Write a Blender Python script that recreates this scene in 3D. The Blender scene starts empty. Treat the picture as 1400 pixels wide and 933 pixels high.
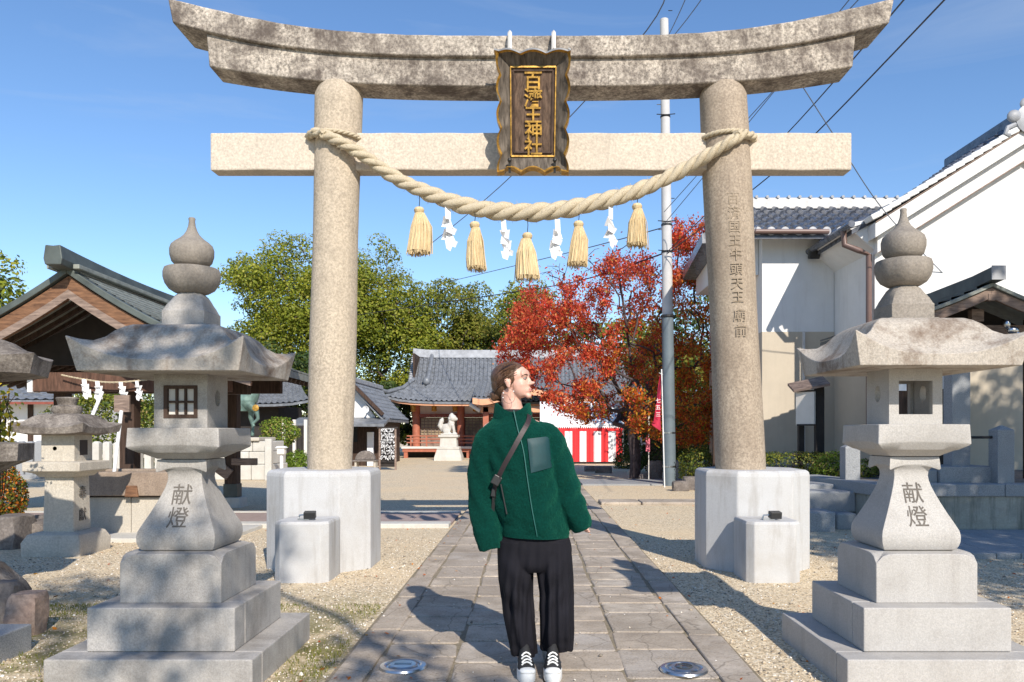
import bpy, math, random
import numpy as np
from mathutils import Vector, Matrix, Euler
R = math.radians
PI = math.pi
scene = bpy.context.scene
COL = scene.collection
random.seed(7)
F = 1095.0; CX = 726.0; HY = 590.0; H = 1.3

def at(px, py, Y):
    return Vector(((px - CX) * Y / F, Y, H + (HY - py) * Y / F))
def gx(px, Y): return (px - CX) * Y / F
def gz(py, Y): return H + (HY - py) * Y / F

# ------------------------------------------------------------------ materials
def new_mat(name):
    m = bpy.data.materials.new(name); m.use_nodes = True
    nt = m.node_tree
    b = nt.nodes['Principled BSDF']
    return m, nt, b
def N(nt, t, **kw):
    n = nt.nodes.new(t)
    for k, v in kw.items():
        if k.startswith('i_'):
            key = k[2:].replace('_', ' ')
            n.inputs[key].default_value = v
        else: setattr(n, k, v)
    return n
def pos(nt, scale=(1, 1, 1), rot=(0, 0, 0), obj=False):
    if obj:
        g = N(nt, 'ShaderNodeTexCoord'); s = g.outputs['Object']
    else:
        g = N(nt, 'ShaderNodeNewGeometry'); s = g.outputs['Position']
    m = N(nt, 'ShaderNodeMapping'); m.inputs['Scale'].default_value = scale; m.inputs['Rotation'].default_value = rot
    nt.links.new(s, m.inputs['Vector'])
    return m.outputs['Vector']
def noise(nt, vec, scale, detail=4, rough=.6, dist=0):
    n = N(nt, 'ShaderNodeTexNoise'); n.inputs['Scale'].default_value = scale; n.inputs['Detail'].default_value = detail
    n.inputs['Roughness'].default_value = rough; n.inputs['Distortion'].default_value = dist
    nt.links.new(vec, n.inputs['Vector']); return n.outputs['Fac']
def ramp(nt, fac, stops):
    r = N(nt, 'ShaderNodeValToRGB')
    e = r.color_ramp.elements
    while len(e) < len(stops): e.new(.5)
    for k, (p, c) in enumerate(stops):
        e[k].position = p
        e[k].color = (c, c, c, 1) if isinstance(c, (int, float)) else (*c, 1)
    nt.links.new(fac, r.inputs['Fac']); return r.outputs['Color']
def mix(nt, fac, a, b, mode='MIX'):
    m = N(nt, 'ShaderNodeMix', data_type='RGBA', blend_type=mode)
    for s, v in (('Factor', fac), ('A', a), ('B', b)):
        idx = {'Factor': 0, 'A': 6, 'B': 7}[s]
        if isinstance(v, bpy.types.NodeSocket): nt.links.new(v, m.inputs[idx])
        elif isinstance(v, (int, float)):
            if idx == 0: m.inputs[0].default_value = v
            else: m.inputs[idx].default_value = (v, v, v, 1)
        else: m.inputs[idx].default_value = (*v, 1)
    return m.outputs[2]
def bump(nt, b, h, strength=.3, dist=.01, prev=None):
    n = N(nt, 'ShaderNodeBump'); n.inputs['Strength'].default_value = strength; n.inputs['Distance'].default_value = dist
    nt.links.new(h, n.inputs['Height'])
    if prev is not None: nt.links.new(prev, n.inputs['Normal'])
    nt.links.new(n.outputs['Normal'], b.inputs['Normal']); return n.outputs['Normal']
def plain(name, col, rough=.6, metal=0, var=.12, vs=6, bs=0, bd=.003, bscale=60, spec=None):
    m, nt, b = new_mat(name)
    v = pos(nt)
    n = noise(nt, v, vs)
    c = mix(nt, ramp(nt, n, [(.3, 0.0), (.7, 1.0)]), tuple(x * (1 - var) for x in col), tuple(min(1, x * (1 + var)) for x in col))
    nt.links.new(c, b.inputs['Base Color'])
    b.inputs['Roughness'].default_value = rough; b.inputs['Metallic'].default_value = metal
    if spec is not None: b.inputs['Specular IOR Level'].default_value = spec
    if bs: bump(nt, b, noise(nt, v, bscale), bs, bd)
    return m
def stone(name, base, dark, speck=.35, sscale=120, stain=.5, stain_scale=2.2, stain_col=None, rough=.85, bs=.5, streak=.3, lo=.42, hi=.68, big=.6):
    """granite / weathered stone: fine grain speckle, larger blotches, rain streaks"""
    m, nt, b = new_mat(name)
    v = pos(nt)
    g = noise(nt, v, sscale, 3, .75)
    c = mix(nt, ramp(nt, g, [(.35, 0.0), (.65, 1.0)]), tuple(x * (1 - speck) for x in base), tuple(min(1, x * (1 + speck * .6)) for x in base))
    big_n = noise(nt, v, big * 3, 5, .6)
    c = mix(nt, ramp(nt, big_n, [(.3, 0.0), (.7, .55)]), c, tuple(x * .82 for x in base))
    st = noise(nt, v, stain_scale, 10, .72, .3)
    st2 = noise(nt, pos(nt, (7, 7, .8)), 1.3, 5, .65)
    sc = stain_col or dark
    f = ramp(nt, st, [(lo, 0.0), (hi, 1.0)])
    fm = N(nt, 'ShaderNodeMath', operation='MULTIPLY'); nt.links.new(f, fm.inputs[0]); fm.inputs[1].default_value = stain
    c = mix(nt, fm.outputs[0], c, sc)
    f2 = ramp(nt, st2, [(.52, 0.0), (.75, 1.0)])
    fm2 = N(nt, 'ShaderNodeMath', operation='MULTIPLY'); nt.links.new(f2, fm2.inputs[0]); fm2.inputs[1].default_value = streak
    c = mix(nt, fm2.outputs[0], c, dark)
    nt.links.new(c, b.inputs['Base Color'])
    b.inputs['Roughness'].default_value = rough; b.inputs['Specular IOR Level'].default_value = .25
    p = bump(nt, b, g, bs, .004)
    bump(nt, b, st, bs * .6, .02, p)
    return m
def wood(name, a, bcol, axis=(1, 1, 12), rough=.7, scale=3):
    m, nt, b = new_mat(name)
    v = pos(nt, axis)
    n = noise(nt, v, scale, 6, .65, .4)
    c = ramp(nt, n, [(.3, a), (.68, bcol)])
    nt.links.new(c, b.inputs['Base Color']); b.inputs['Roughness'].default_value = rough
    b.inputs['Specular IOR Level'].default_value = .25
    bump(nt, b, n, .35, .006); return m
def leafmat(name, stops, trans=.35, rough=.55):
    m, nt, b = new_mat(name)
    g = N(nt, 'ShaderNodeNewGeometry')
    c = ramp(nt, g.outputs['Random Per Island'], stops)
    n = noise(nt, pos(nt), .7, 3)
    c = mix(nt, ramp(nt, n, [(.35, .0), (.65, .45)]), c, tuple(x * .6 for x in stops[len(stops)//2][1]))
    nt.links.new(c, b.inputs['Base Color']); b.inputs['Roughness'].default_value = rough
    b.inputs['Specular IOR Level'].default_value = .3
    t = N(nt, 'ShaderNodeBsdfTranslucent'); nt.links.new(c, t.inputs['Color'])
    ms = N(nt, 'ShaderNodeMixShader'); ms.inputs[0].default_value = trans
    nt.links.new(b.outputs[0], ms.inputs[1]); nt.links.new(t.outputs[0], ms.inputs[2])
    nt.links.new(ms.outputs[0], nt.nodes['Material Output'].inputs['Surface'])
    return m

M = {}
M['torii'] = stone('torii_stone', (.53, .445, .34), (.17, .14, .11), .38, 45, .45, 2.0, streak=.3, lo=.5, hi=.78)
M['torii_top'] = stone('torii_stone_weathered', (.50, .44, .37), (.09, .07, .06), .75, 34, .88, 2.7, streak=.75, lo=.43, hi=.62, bs=1.2)
M['torii_nuki'] = stone('torii_stone_pale', (.62, .54, .44), (.2, .17, .13), .28, 45, .22, 2.2, streak=.18, lo=.5, hi=.8)
M['torii_right'] = stone('torii_stone_brown', (.42, .345, .265), (.15, .11, .08), .42, 48, .5, 1.3, streak=.42, lo=.45, hi=.75)
M['granite'] = stone('lantern_granite', (.44, .415, .385), (.13, .115, .10), .26, 130, .65, 2.8, streak=.35, lo=.44, hi=.72, bs=.35)
M['granite_r'] = stone('lantern_granite_clean', (.47, .45, .425), (.20, .17, .145), .2, 130, .35, 2.6, streak=.25, lo=.5, hi=.8, bs=.3)
M['granite_roof'] = stone('lantern_roof_stone', (.48, .43, .37), (.13, .08, .05), .3, 90, .85, 3.2, streak=.7, lo=.49, hi=.66, bs=.6)
M['jewel'] = stone('finial_stone', (.31, .275, .235), (.085, .07, .06), .25, 80, .6, 3.5, streak=.25, lo=.42, hi=.8, bs=.6)
M['oldstone'] = stone('old_lantern_stone', (.33, .29, .25), (.075, .06, .05), .5, 50, .85, 5, streak=.5, lo=.4, hi=.62, bs=1)
M['oldpale'] = stone('old_lantern_pale_stone', (.55, .5, .42), (.22, .18, .14), .25, 60, .4, 3, streak=.3, lo=.5, hi=.75, bs=.7)
M['grey_granite'] = stone('blue_grey_granite', (.34, .35, .36), (.15, .15, .15), .45, 110, .2, 3, streak=.15, bs=.3)
M['white_stone'] = stone('pale_stone', (.62, .6, .55), (.32, .3, .26), .15, 60, .4, 2, streak=.3, bs=.4)
M['concrete'] = stone('white_plinth_concrete', (.54, .54, .54), (.25, .22, .19), .14, 110, .6, 1.9, stain_col=(.38, .35, .31), streak=.55, lo=.46, hi=.75, bs=.15)
M['stain_wall'] = stone('stained_concrete', (.42, .41, .36), (.10, .11, .09), .12, 60, .5, 1.2, streak=.9, bs=.4)
M['trough_stone'] = stone('brown_trough_stone', (.34, .265, .205), (.12, .085, .065), .3, 60, .5, 3, streak=.3)
M['rock'] = stone('garden_rock', (.23, .2, .18), (.07, .06, .055), .4, 30, .6, 4, streak=.2, bs=1)
M['rockpink'] = stone('reddish_rock', (.36, .27, .22), (.12, .08, .07), .4, 30, .6, 4, streak=.2, bs=1)
M['groove_shade'] = plain('painted_groove_shade', (.13, .115, .1), .95, var=.2, vs=40)  # dark colour stands in for the shade inside carved strokes
M['groove_shade_soft'] = plain('painted_groove_shade_pale', (.33, .265, .195), .95, var=.2, vs=40)  # paler painted stroke shade, for the pillar inscription
M['plaster'] = stone('white_plaster', (.78, .775, .76), (.55, .53, .5), .02, 60, .28, .9, streak=.3, bs=.08, lo=.5, hi=.8)
M['beige'] = stone('beige_wall', (.55, .48, .38), (.4, .35, .28), .04, 90, .3, 1.1, streak=.25, bs=.1, lo=.45, hi=.8)
M['soffit'] = plain('plaster_soffit', (.7, .66, .6), .85, var=.05)
M['tile'] = plain('roof_tile', (.17, .18, .195), .42, var=.35, vs=5, bs=.2, bscale=30)
M['tile_near'] = plain('glazed_roof_tile', (.10, .11, .135), .25, var=.5, vs=9, bs=.15, bscale=30)
M['tile_pale'] = plain('pale_ridge_tile', (.33, .34, .36), .5, var=.25, vs=4)
M['mortar'] = plain('roof_mortar', (.62, .6, .57), .8, var=.15, vs=5)
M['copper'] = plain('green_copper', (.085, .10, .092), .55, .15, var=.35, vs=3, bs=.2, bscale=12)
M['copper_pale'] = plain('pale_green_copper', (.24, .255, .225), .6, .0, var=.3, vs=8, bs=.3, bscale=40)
M['wood_warm'] = wood('weathered_warm_wood', (.07, .035, .022), (.27, .14, .075), (1.5, 1.5, 9))
M['wood_grey'] = wood('weathered_grey_wood', (.12, .085, .07), (.34, .25, .20), (1.5, 1.5, 9))
M['wood_dark'] = wood('dark_wood', (.03, .018, .012), (.09, .055, .04), (10, 10, 1))
M['wood_black'] = plain('black_timber', (.025, .02, .018), .8, var=.3)
M['wood_plaque'] = wood('plaque_wood', (.035, .02, .013), (.17, .11, .075), (14, 14, 1.2), scale=3)
M['wood_plaque_frame'] = wood('plaque_frame_wood', (.035, .028, .022), (.18, .15, .12), (12, 3, 2), scale=3)
M['gold'] = plain('gold_leaf', (.46, .26, .05), .45, .5, var=.55, vs=22, bs=.4)
M['vermilion'] = plain('faded_vermilion', (.40, .13, .075), .6, var=.15)
M['vermilion_dark'] = plain('dark_red_paint', (.22, .06, .04), .6, var=.2)
M['peach'] = plain('peach_paint', (.72, .36, .2), .6, var=.08)
M['white'] = plain('white_paint', (.8, .8, .8), .6, var=.04)
M['paper'] = plain('white_paper', (.85, .85, .86), .75, var=.03)
M['straw'] = wood('pale_straw', (.48, .35, .18), (.78, .63, .39), (50, 50, 1.5), .8)
M['rope'] = wood('rice_straw_rope', (.31, .25, .17), (.66, .575, .42), (45, 45, 45), .85)
M['steel'] = plain('stainless_steel', (.55, .56, .57), .28, 1, var=.12, vs=20)
M['dark_glass'] = plain('dark_glass', (.04, .045, .05), .08, var=.1)
M['black'] = plain('black_metal', (.02, .02, .02), .45, var=.2)
M['wire'] = plain('black_cable', (.03, .03, .04), .6, var=.1)
M['wire_thin'] = plain('grey_cable', (.12, .14, .18), .6, var=.1)
M['pole'] = plain('pole_concrete', (.52, .51, .50), .8, var=.08, vs=3, bs=.2)
M['pole_wrap'] = plain('blue_grey_pole_wrap', (.13, .165, .19), .6, var=.1, vs=3)
M['pipe'] = plain('brown_downpipe', (.16, .10, .085), .4, var=.1)
M['red'] = plain('red_cloth', (.70, .03, .035), .8, var=.08)
M['pink'] = plain('pink_sign', (.70, .16, .22), .7, var=.06)
M['crimson'] = plain('crimson_banner', (.48, .02, .06), .75, var=.1)
M['verdigris'] = plain('verdigris_bronze', (.12, .19, .165), .6, .3, var=.4, vs=6)
M['bark'] = wood('bark', (.035, .025, .02), (.11, .085, .07), (6, 6, 1.2), .9)
M['bark_red'] = wood('cherry_bark', (.04, .03, .03), (.12, .09, .09), (6, 6, 3), .9)
M['leaf_green'] = leafmat('camphor_leaf', [(0, (.08, .11, .012)), (.35, (.20, .25, .022)), (.7, (.33, .36, .035)), (1, (.48, .43, .07))], .42)
M['leaf_green2'] = leafmat('olive_leaf', [(0, (.07, .10, .014)), (.4, (.18, .21, .022)), (.75, (.29, .30, .04)), (1, (.42, .32, .08))], .4)
M['leaf_dark'] = leafmat('dark_evergreen_leaf', [(0, (.018, .038, .010)), (.5, (.045, .08, .016)), (1, (.10, .14, .028))], .2)
M['leaf_bright'] = leafmat('bright_shrub_leaf', [(0, (.06, .13, .01)), (.5, (.15, .25, .02)), (1, (.28, .36, .04))], .3)
M['leaf_yellowgreen'] = leafmat('yellow_green_shrub_leaf', [(0, (.12, .18, .02)), (.5, (.25, .30, .04)), (1, (.42, .30, .12))], .3)
M['leaf_red'] = leafmat('red_autumn_leaf', [(0, (.20, .03, .03)), (.25, (.50, .05, .035)), (.5, (.82, .085, .055)), (.78, (.86, .19, .075)), (.93, (.82, .36, .10)), (1, (.35, .33, .08))], .45)
M['leaf_orange'] = leafmat('orange_autumn_leaf', [(0, (.18, .13, .02)), (.3, (.6, .07, .025)), (.6, (.82, .25, .03)), (1, (.82, .48, .05))], .45)
M['leaf_yellow'] = leafmat('yellow_flower', [(0, (.7, .45, .02)), (1, (.85, .68, .05))], .3)

# ------------------------------------------------------------------ mesh builder
class MB:
    def __init__(s): s.v = []; s.f = []; s.m = []; s.cur = 0; s.off = 0
    def add(s, vs, fs, mi=None):
        o = len(s.v); s.v.extend([tuple(p) for p in vs]); s.f.extend([tuple(i + o for i in f) for f in fs])
        s.m.extend([s.cur if mi is None else mi] * len(fs)); return s
    def box(s, c, size, rot=None, mi=None, taper=1.0):
        hx, hy, hz = size[0] / 2, size[1] / 2, size[2] / 2
        vs = []
        for z in (-1, 1):
            t = taper if z > 0 else 1
            for x, y in ((-1, -1), (1, -1), (1, 1), (-1, 1)): vs.append(Vector((x * hx * t, y * hy * t, z * hz)))
        if rot is not None:
            e = rot if isinstance(rot, Matrix) else Euler(rot).to_matrix()
            vs = [e @ p for p in vs]
        c = Vector(c)
        return s.add([p + c for p in vs], [(3, 2, 1, 0), (4, 5, 6, 7), (0, 1, 5, 4), (1, 2, 6, 5), (2, 3, 7, 6), (3, 0, 4, 7)], mi)
    def bb(s, x0, x1, y0, y1, z0, z1, mi=None):
        return s.box(((x0 + x1) / 2, (y0 + y1) / 2, (z0 + z1) / 2), (abs(x1 - x0), abs(y1 - y0), abs(z1 - z0)), mi=mi)
    def beam(s, a, b, w, h, up=(0, 0, 1), mi=None):
        a, b = Vector(a), Vector(b); d = (b - a); L = d.length; d.normalize()
        x = d.cross(Vector(up)).normalized(); z = x.cross(d).normalized()
        m = Matrix((x, d, z)).transposed()
        return s.box((a + b) / 2, (w, L, h), m, mi)
    def loft(s, rings, cap=True, closed=True, mi=None):
        n = len(rings[0]); vs = [p for r in rings for p in r]; fs = []
        for k in range(len(rings) - 1):
            for i in range(n if closed else n - 1):
                j = (i + 1) % n
                fs.append((k * n + i, k * n + j, (k + 1) * n + j, (k + 1) * n + i))
        if cap and closed:
            fs.append(tuple(range(n - 1, -1, -1))); fs.append(tuple((len(rings) - 1) * n + i for i in range(n)))
        return s.add(vs, fs, mi)
    def lathe(s, c, prof, n=32, mi=None, wob=None):
        rings = []
        for r, z in prof:
            rings.append([(c[0] + r * (1 + (wob(2*PI*i/n, z) if wob else 0)) * math.cos(2 * PI * i / n), c[1] + r * (1 + (wob(2*PI*i/n, z) if wob else 0)) * math.sin(2 * PI * i / n), c[2] + z) for i in range(n)])
        return s.loft(rings, mi=mi)
    def tube(s, pts, rad, n=8, mi=None, cap=True):
        pts = [Vector(p) for p in pts]
        if isinstance(rad, (int, float)): rad = [rad] * len(pts)
        rings = []; up = None
        for k, p in enumerate(pts):
            d = (pts[min(k + 1, len(pts) - 1)] - pts[max(k - 1, 0)])
            if d.length < 1e-9: d = Vector((0, 0, 1))
            d.normalize()
            if up is None: up = Vector((0, 0, 1)) if abs(d.z) < .9 else Vector((1, 0, 0))
            x = d.cross(up)
            if x.length < 1e-6: x = d.orthogonal()
            x.normalize(); y = d.cross(x).normalized(); up = (-y) if (-y).length else up; up = x.cross(d).normalized()
            rings.append([p + rad[k] * (math.cos(2 * PI * i / n) * x + math.sin(2 * PI * i / n) * up) for i in range(n)])
        return s.loft(rings, cap=cap, mi=mi)
    def sphere(s, c, r, n=16, m=10, mi=None, rot=None):
        if isinstance(r, (int, float)): r = (r, r, r)
        rings = []
        e = None if rot is None else Euler(rot).to_matrix()
        for j in range(1, m):
            t = PI * j / m; ring = []
            for i in range(n):
                p = Vector((r[0] * math.sin(t) * math.cos(2 * PI * i / n), r[1] * math.sin(t) * math.sin(2 * PI * i / n), -r[2] * math.cos(t)))
                if e is not None: p = e @ p
                ring.append(p + Vector(c))
            rings.append(ring)
        a = Vector((0, 0, -r[2])); b = Vector((0, 0, r[2]))
        if e is not None: a = e @ a; b = e @ b
        vs = [p for q in rings for p in q] + [a + Vector(c), b + Vector(c)]
        fs = []
        for k in range(len(rings) - 1):
            for i in range(n):
                j = (i + 1) % n; fs.append((k * n + i, k * n + j, (k + 1) * n + j, (k + 1) * n + i))
        L = len(vs); K = (len(rings) - 1) * n
        for i in range(n):
            j = (i + 1) % n; fs.append((L - 2, j, i)); fs.append((L - 1, K + i, K + j))
        return s.add(vs, fs, mi)
    def prism(s, poly, y0, y1, mi=None):
        """poly in (x,z), extruded from y0 to y1"""
        n = len(poly)
        vs = [(x, y0, z) for x, z in poly] + [(x, y1, z) for x, z in poly]
        fs = [tuple(range(n)), tuple(range(2 * n - 1, n - 1, -1))] + [((i + 1) % n, i, n + i, n + (i + 1) % n) for i in range(n)]
        return s.add(vs, fs, mi)
    def prismz(s, poly, z0, z1, mi=None):
        n = len(poly)
        vs = [(x, y, z0) for x, y in poly] + [(x, y, z1) for x, y in poly]
        fs = [tuple(range(n - 1, -1, -1)), tuple(range(n, 2 * n))] + [(i, (i + 1) % n, n + (i + 1) % n, n + i) for i in range(n)]
        return s.add(vs, fs, mi)
    def grid(s, fn, nu, nv, mi=None, thick=None):
        vs = [fn(i / nu, j / nv) for j in range(nv + 1) for i in range(nu + 1)]
        fs = [(j * (nu + 1) + i, j * (nu + 1) + i + 1, (j + 1) * (nu + 1) + i + 1, (j + 1) * (nu + 1) + i) for j in range(nv) for i in range(nu)]
        if thick is not None:
            n = len(vs); vs = vs + [Vector(p) + Vector(thick) for p in vs]
            fs = fs + [tuple(n + i for i in reversed(f)) for f in fs]
            per = [i for i in range(nu)] + [j * (nu + 1) + nu for j in range(nv)] + [nv * (nu + 1) + i for i in range(nu, 0, -1)] + [j * (nu + 1) for j in range(nv, 0, -1)]
            for k in range(len(per)):
                a, b = per[k], per[(k + 1) % len(per)]; fs.append((b, a, n + a, n + b))
        return s.add(vs, fs, mi)
    def build(s, name, mats, parent=None, smooth=False, bevel=0, seg=2, origin=None, local=False, angle=35):
        if not isinstance(mats, (list, tuple)): mats = [mats]
        o = Vector(origin) if origin is not None else Vector((0, 0, 0))
        if parent is not None and not local:
            p = parent; o = Vector((0, 0, 0))
            while p is not None: o = o + p.location; p = p.parent
        me = bpy.data.meshes.new(name)
        me.from_pydata([(x - o.x, y - o.y, z - o.z) for x, y, z in s.v], [], s.f)
        for m in mats: me.materials.append(M[m] if isinstance(m, str) else m)
        me.polygons.foreach_set('material_index', s.m)
        me.validate(); me.update()
        if smooth:
            me.polygons.foreach_set('use_smooth', [True] * len(me.polygons))
            try: me.set_sharp_from_angle(angle=R(angle))
            except Exception: pass
        ob = bpy.data.objects.new(name, me); COL.objects.link(ob)
        if parent is not None: ob.parent = parent
        elif origin is not None: ob.location = o
        if bevel:
            b = ob.modifiers.new('bevel', 'BEVEL'); b.width = bevel; b.segments = seg; b.limit_method = 'ANGLE'; b.angle_limit = R(40)
        return ob

def tag(o, label=None, cat=None, group=None, kind=None):
    if label: o['label'] = label
    if cat: o['category'] = cat
    if group: o['group'] = group
    if kind: o['kind'] = kind
    return o
def thing(name, loc, label, cat, group=None):
    o = bpy.data.objects.new(name, None); COL.objects.link(o); o.location = loc
    o.empty_display_size = .2
    return tag(o, label, cat, group)
def copy_tree(o, parent=None):
    c = o.copy(); COL.objects.link(c)
    if parent is not None: c.parent = parent
    for ch in list(o.children): copy_tree(ch, c)
    return c

def text_geo(body, size, extrude=.002, bold=0):
    """flat mesh of lettering, centred on (0,0), in local x/y"""
    cu = bpy.data.curves.new('lettering', 'FONT'); cu.body = body; cu.size = size; cu.extrude = extrude
    cu.align_x = 'CENTER'; cu.align_y = 'CENTER'; cu.resolution_u = 3; cu.offset = bold
    ob = bpy.data.objects.new('lettering_tmp', cu); COL.objects.link(ob)
    dg = bpy.context.evaluated_depsgraph_get(); ev = ob.evaluated_get(dg)
    me = ev.to_mesh()
    vs = [tuple(v.co) for v in me.vertices]; fs = [tuple(p.vertices) for p in me.polygons]
    ev.to_mesh_clear(); bpy.data.objects.remove(ob); bpy.data.curves.remove(cu)
    if vs:
        xs = [v[0] for v in vs]; ys = [v[1] for v in vs]
        mx, my = (min(xs) + max(xs)) / 2, (min(ys) + max(ys)) / 2
        vs = [(x - mx, y - my, z) for x, y, z in vs]
    return vs, fs
def text_on(mb, body, size, fn, sx=1, extrude=.002, bold=0, mi=None):
    vs, fs = text_geo(body, size, extrude, bold)
    mb.add([fn(x * sx, y, z) for x, y, z in vs], fs, mi)

def remesh_obj(mb, name, mat, parent, voxel, smooth_it=4, sub=0, disp=None):
    ob = mb.build(name, mat, parent, smooth=True)
    r = ob.modifiers.new('remesh', 'REMESH'); r.mode = 'VOXEL'; r.voxel_size = voxel; r.use_smooth_shade = True
    s = ob.modifiers.new('smooth', 'SMOOTH'); s.iterations = smooth_it; s.factor = .5
    dg = bpy.context.evaluated_depsgraph_get(); ev = ob.evaluated_get(dg)
    me = bpy.data.meshes.new_from_object(ev)
    ob.modifiers.clear(); old = ob.data; ob.data = me; bpy.data.meshes.remove(old)
    me.name = name
    if not me.materials: me.materials.append(M[mat] if isinstance(mat, str) else mat)
    me.polygons.foreach_set('use_smooth', [True] * len(me.polygons))
    return ob

def sqring(cx, cy, hw, z, k=8, dip=0, out=0, pw=4):
    """square ring with k points per side; corners drop by dip and reach out"""
    pts = []
    for side in range(4):
        for i in range(k):
            t = -1 + 2 * i / k
            c = abs(t) ** pw
            h = hw + out * c
            a, b = t * (hw + out * c), h
            x, y = [(a, -b), (b, a), (-a, b), (-b, -a)][side]
            pts.append((cx + x, cy + y, z - dip * c))
    return pts
# ------------------------------------------------------------------ torii gate
YT = 7.85
torii = thing('torii_gate', (0, YT, 0), 'tall weathered stone torii gate spanning the paved path', 'torii gate')
def evenfit(pts, deg=(0, 2, 4, 6)):
    A = np.array([[o ** d for d in deg] for o, _ in [(p[0] / 500, 0) for p in pts]]); b = np.array([p[1] for p in pts])
    c, *_ = np.linalg.lstsq(A, b, rcond=None)
    return lambda o: float(sum(ci * (o / 500) ** d for ci, d in zip(c, deg)))
k_top = evenfit([(0, 47), (29, 47), (197, 44.6), (287, 38), (383, 22), (444, 9), (472, 2), (497, -4)])
k_bot = evenfit([(0, 77.5), (163, 75), (249, 72), (335, 64), (393, 55), (444, 42), (492, 31)])
s_bot = evenfit([(0, 118.5), (46, 118), (232, 114), (290, 111), (369, 102), (441, 91)])
def curved_beam(name, topf, botf, omax_t, omax_b, Yf, Yb, crown, mat):
    mb = MB(); rings = []; n = 64
    for i in range(n + 1):
        t = -1 + 2 * i / n
        ot, obm = t * omax_t, t * omax_b
        k = Yf / F
        zt, zb = H + (HY - topf(abs(ot))) * k, H + (HY - botf(abs(obm))) * k
        xt, xb = ot * k, obm * k
        j = .006 * math.sin(i * 1.7) + .004 * math.sin(i * 4.1)
        zm = zt + crown
        rings.append([(xb, Yf + .012, zb + .004), (xb, Yb, zb), (xt, Yb, zt - .01), (xt, (Yf + Yb) / 2, zm + j * .5), (xt, Yf, zt - .01 + j * .3)])
    mb.loft(rings)
    return mb.build(name, mat, torii, smooth=True, bevel=.014, angle=30)
curved_beam('top_lintel', k_top, k_bot, 497, 491, 7.605, 8.12, .03, 'torii_top')
curved_beam('second_lintel', lambda o: k_bot(o) + .3, s_bot, 444, 441, 7.66, 8.02, 0, 'torii_top')
mb = MB()
xs = np.linspace(-3.105, 3.105, 41)
mb.loft([[(x, 7.75, 3.828 + .004 * math.sin(x * 9)), (x, 7.95, 3.83), (x, 7.95, 4.19), (x, 7.75, 4.192 + .003 * math.sin(x * 13))] for x in xs])
mb.build('tie_beam', 'torii_nuki', torii, bevel=.014)
PIL = {}
for sgn, mat, xb, xt, rb, rt in ((-1, 'torii', -1.975, -1.878, .218, .225), (1, 'torii_right', 2.055, 1.875, .236, .228)):
    prof = []
    mb = MB(); rings = []
    for i in range(41):
        t = i / 40; z = .93 + t * (4.672 - .93)
        cx = xb + (xt - xb) * t; r = rb + (rt - rb) * t + .006 * math.sin(t * 9 + sgn)
        if t > .985: r -= .035 * ((t - .985) / .015) ** 2
        rings.append([(cx + r * (1 + .012 * math.sin(3 * a + t * 3)) * math.cos(a), YT + r * math.sin(a), z) for a in [2 * PI * q / 48 for q in range(48)]])
    mb.loft(rings)
    p = mb.build('pillar', mat, torii, smooth=True, angle=60)
    PIL[sgn] = (p, xb, xt, rb, rt)
# inscription on the right pillar, following its curve
p, xb, xt, rb, rt = PIL[1]
def on_pillar(px, py):
    zc = H + (HY - py) * 7.63 / F
    def fn(x, y, z):
        zz = zc + y; t = (zz - .93) / 3.742; cx = xb + (xt - xb) * t; r = rb + (rt - rb) * t + .0078 + z
        a = math.asin(max(-.98, min(.98, ((px - CX) * 7.63 / F + x - cx) / r)))
        return (cx + r * math.sin(a), YT - r * math.cos(a), zz)
    return fn
mb = MB()
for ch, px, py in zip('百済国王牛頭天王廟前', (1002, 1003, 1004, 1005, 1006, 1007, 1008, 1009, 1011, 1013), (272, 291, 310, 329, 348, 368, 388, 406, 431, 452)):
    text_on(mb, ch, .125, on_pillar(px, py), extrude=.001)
mb.build('drawn_inscription', 'groove_shade_soft', p)  # strokes lie on the surface; their carved shade is only colour
for sgn in (-1, 1):
    xc = {-1: gx(445, 7.85), 1: gx(1026, 7.85)}[sgn]
    pl = thing('pillar_plinth', (xc, YT, 0), 'white painted eight sided plinth under the %s torii pillar' % ('left' if sgn < 0 else 'right'), 'plinth', 'plinths of the torii gate')
    R0 = .495; c = .24
    octa = [(-R0 + c, -R0), (R0 - c, -R0), (R0, -R0 + c), (R0, R0 - c), (R0 - c, R0), (-R0 + c, R0), (-R0, R0 - c), (-R0, -R0 + c)]
    mb = MB(); mb.loft([[(xc + x * s, YT + y * s, z) for x, y in octa] for s, z in ((1.0, -.02), (1.0, .88), (.985, .915), (.93, .934))])
    mb.build('plinth_body', 'concrete', pl, bevel=.01)
    bx = gx(421 if sgn < 0 else 1048, 7.1)
    c2 = .06; r2 = .235
    oc = [(-r2 + c2, -r2), (r2 - c2, -r2), (r2, -r2 + c2), (r2, r2), (-r2, r2), (-r2, -r2 + c2)]
    mb = MB(); mb.loft([[(bx + x * s, 7.09 + y * s, z) for x, y in oc] for s, z in ((1, -.02), (1, .5), (.96, .525))])
    st = tag(mb.build('strut_block', 'concrete', pl, bevel=.008))
    # small spotlight standing on the block
    sp = thing('spotlight', (bx + .02, 7.02, .525), 'small black spotlight on the block before the %s torii plinth' % ('left' if sgn < 0 else 'right'), 'spotlight', 'spotlights at the torii')
    m1 = MB(); m1.box((bx + .045, 7.0, .57), (.1, .07, .06), (0.15, 0, .1)); m1.build('lamp_head', 'black', sp, bevel=.005)
    m1 = MB(); m1.box((bx - .01, 7.02, .532), (.10, .06, .012)); m1.tube([(bx - .06, 7.02, .53), (bx - .05, 7.02, .565), (bx, 7.01, .57)], .007); m1.build('bracket', 'steel', sp)

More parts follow.
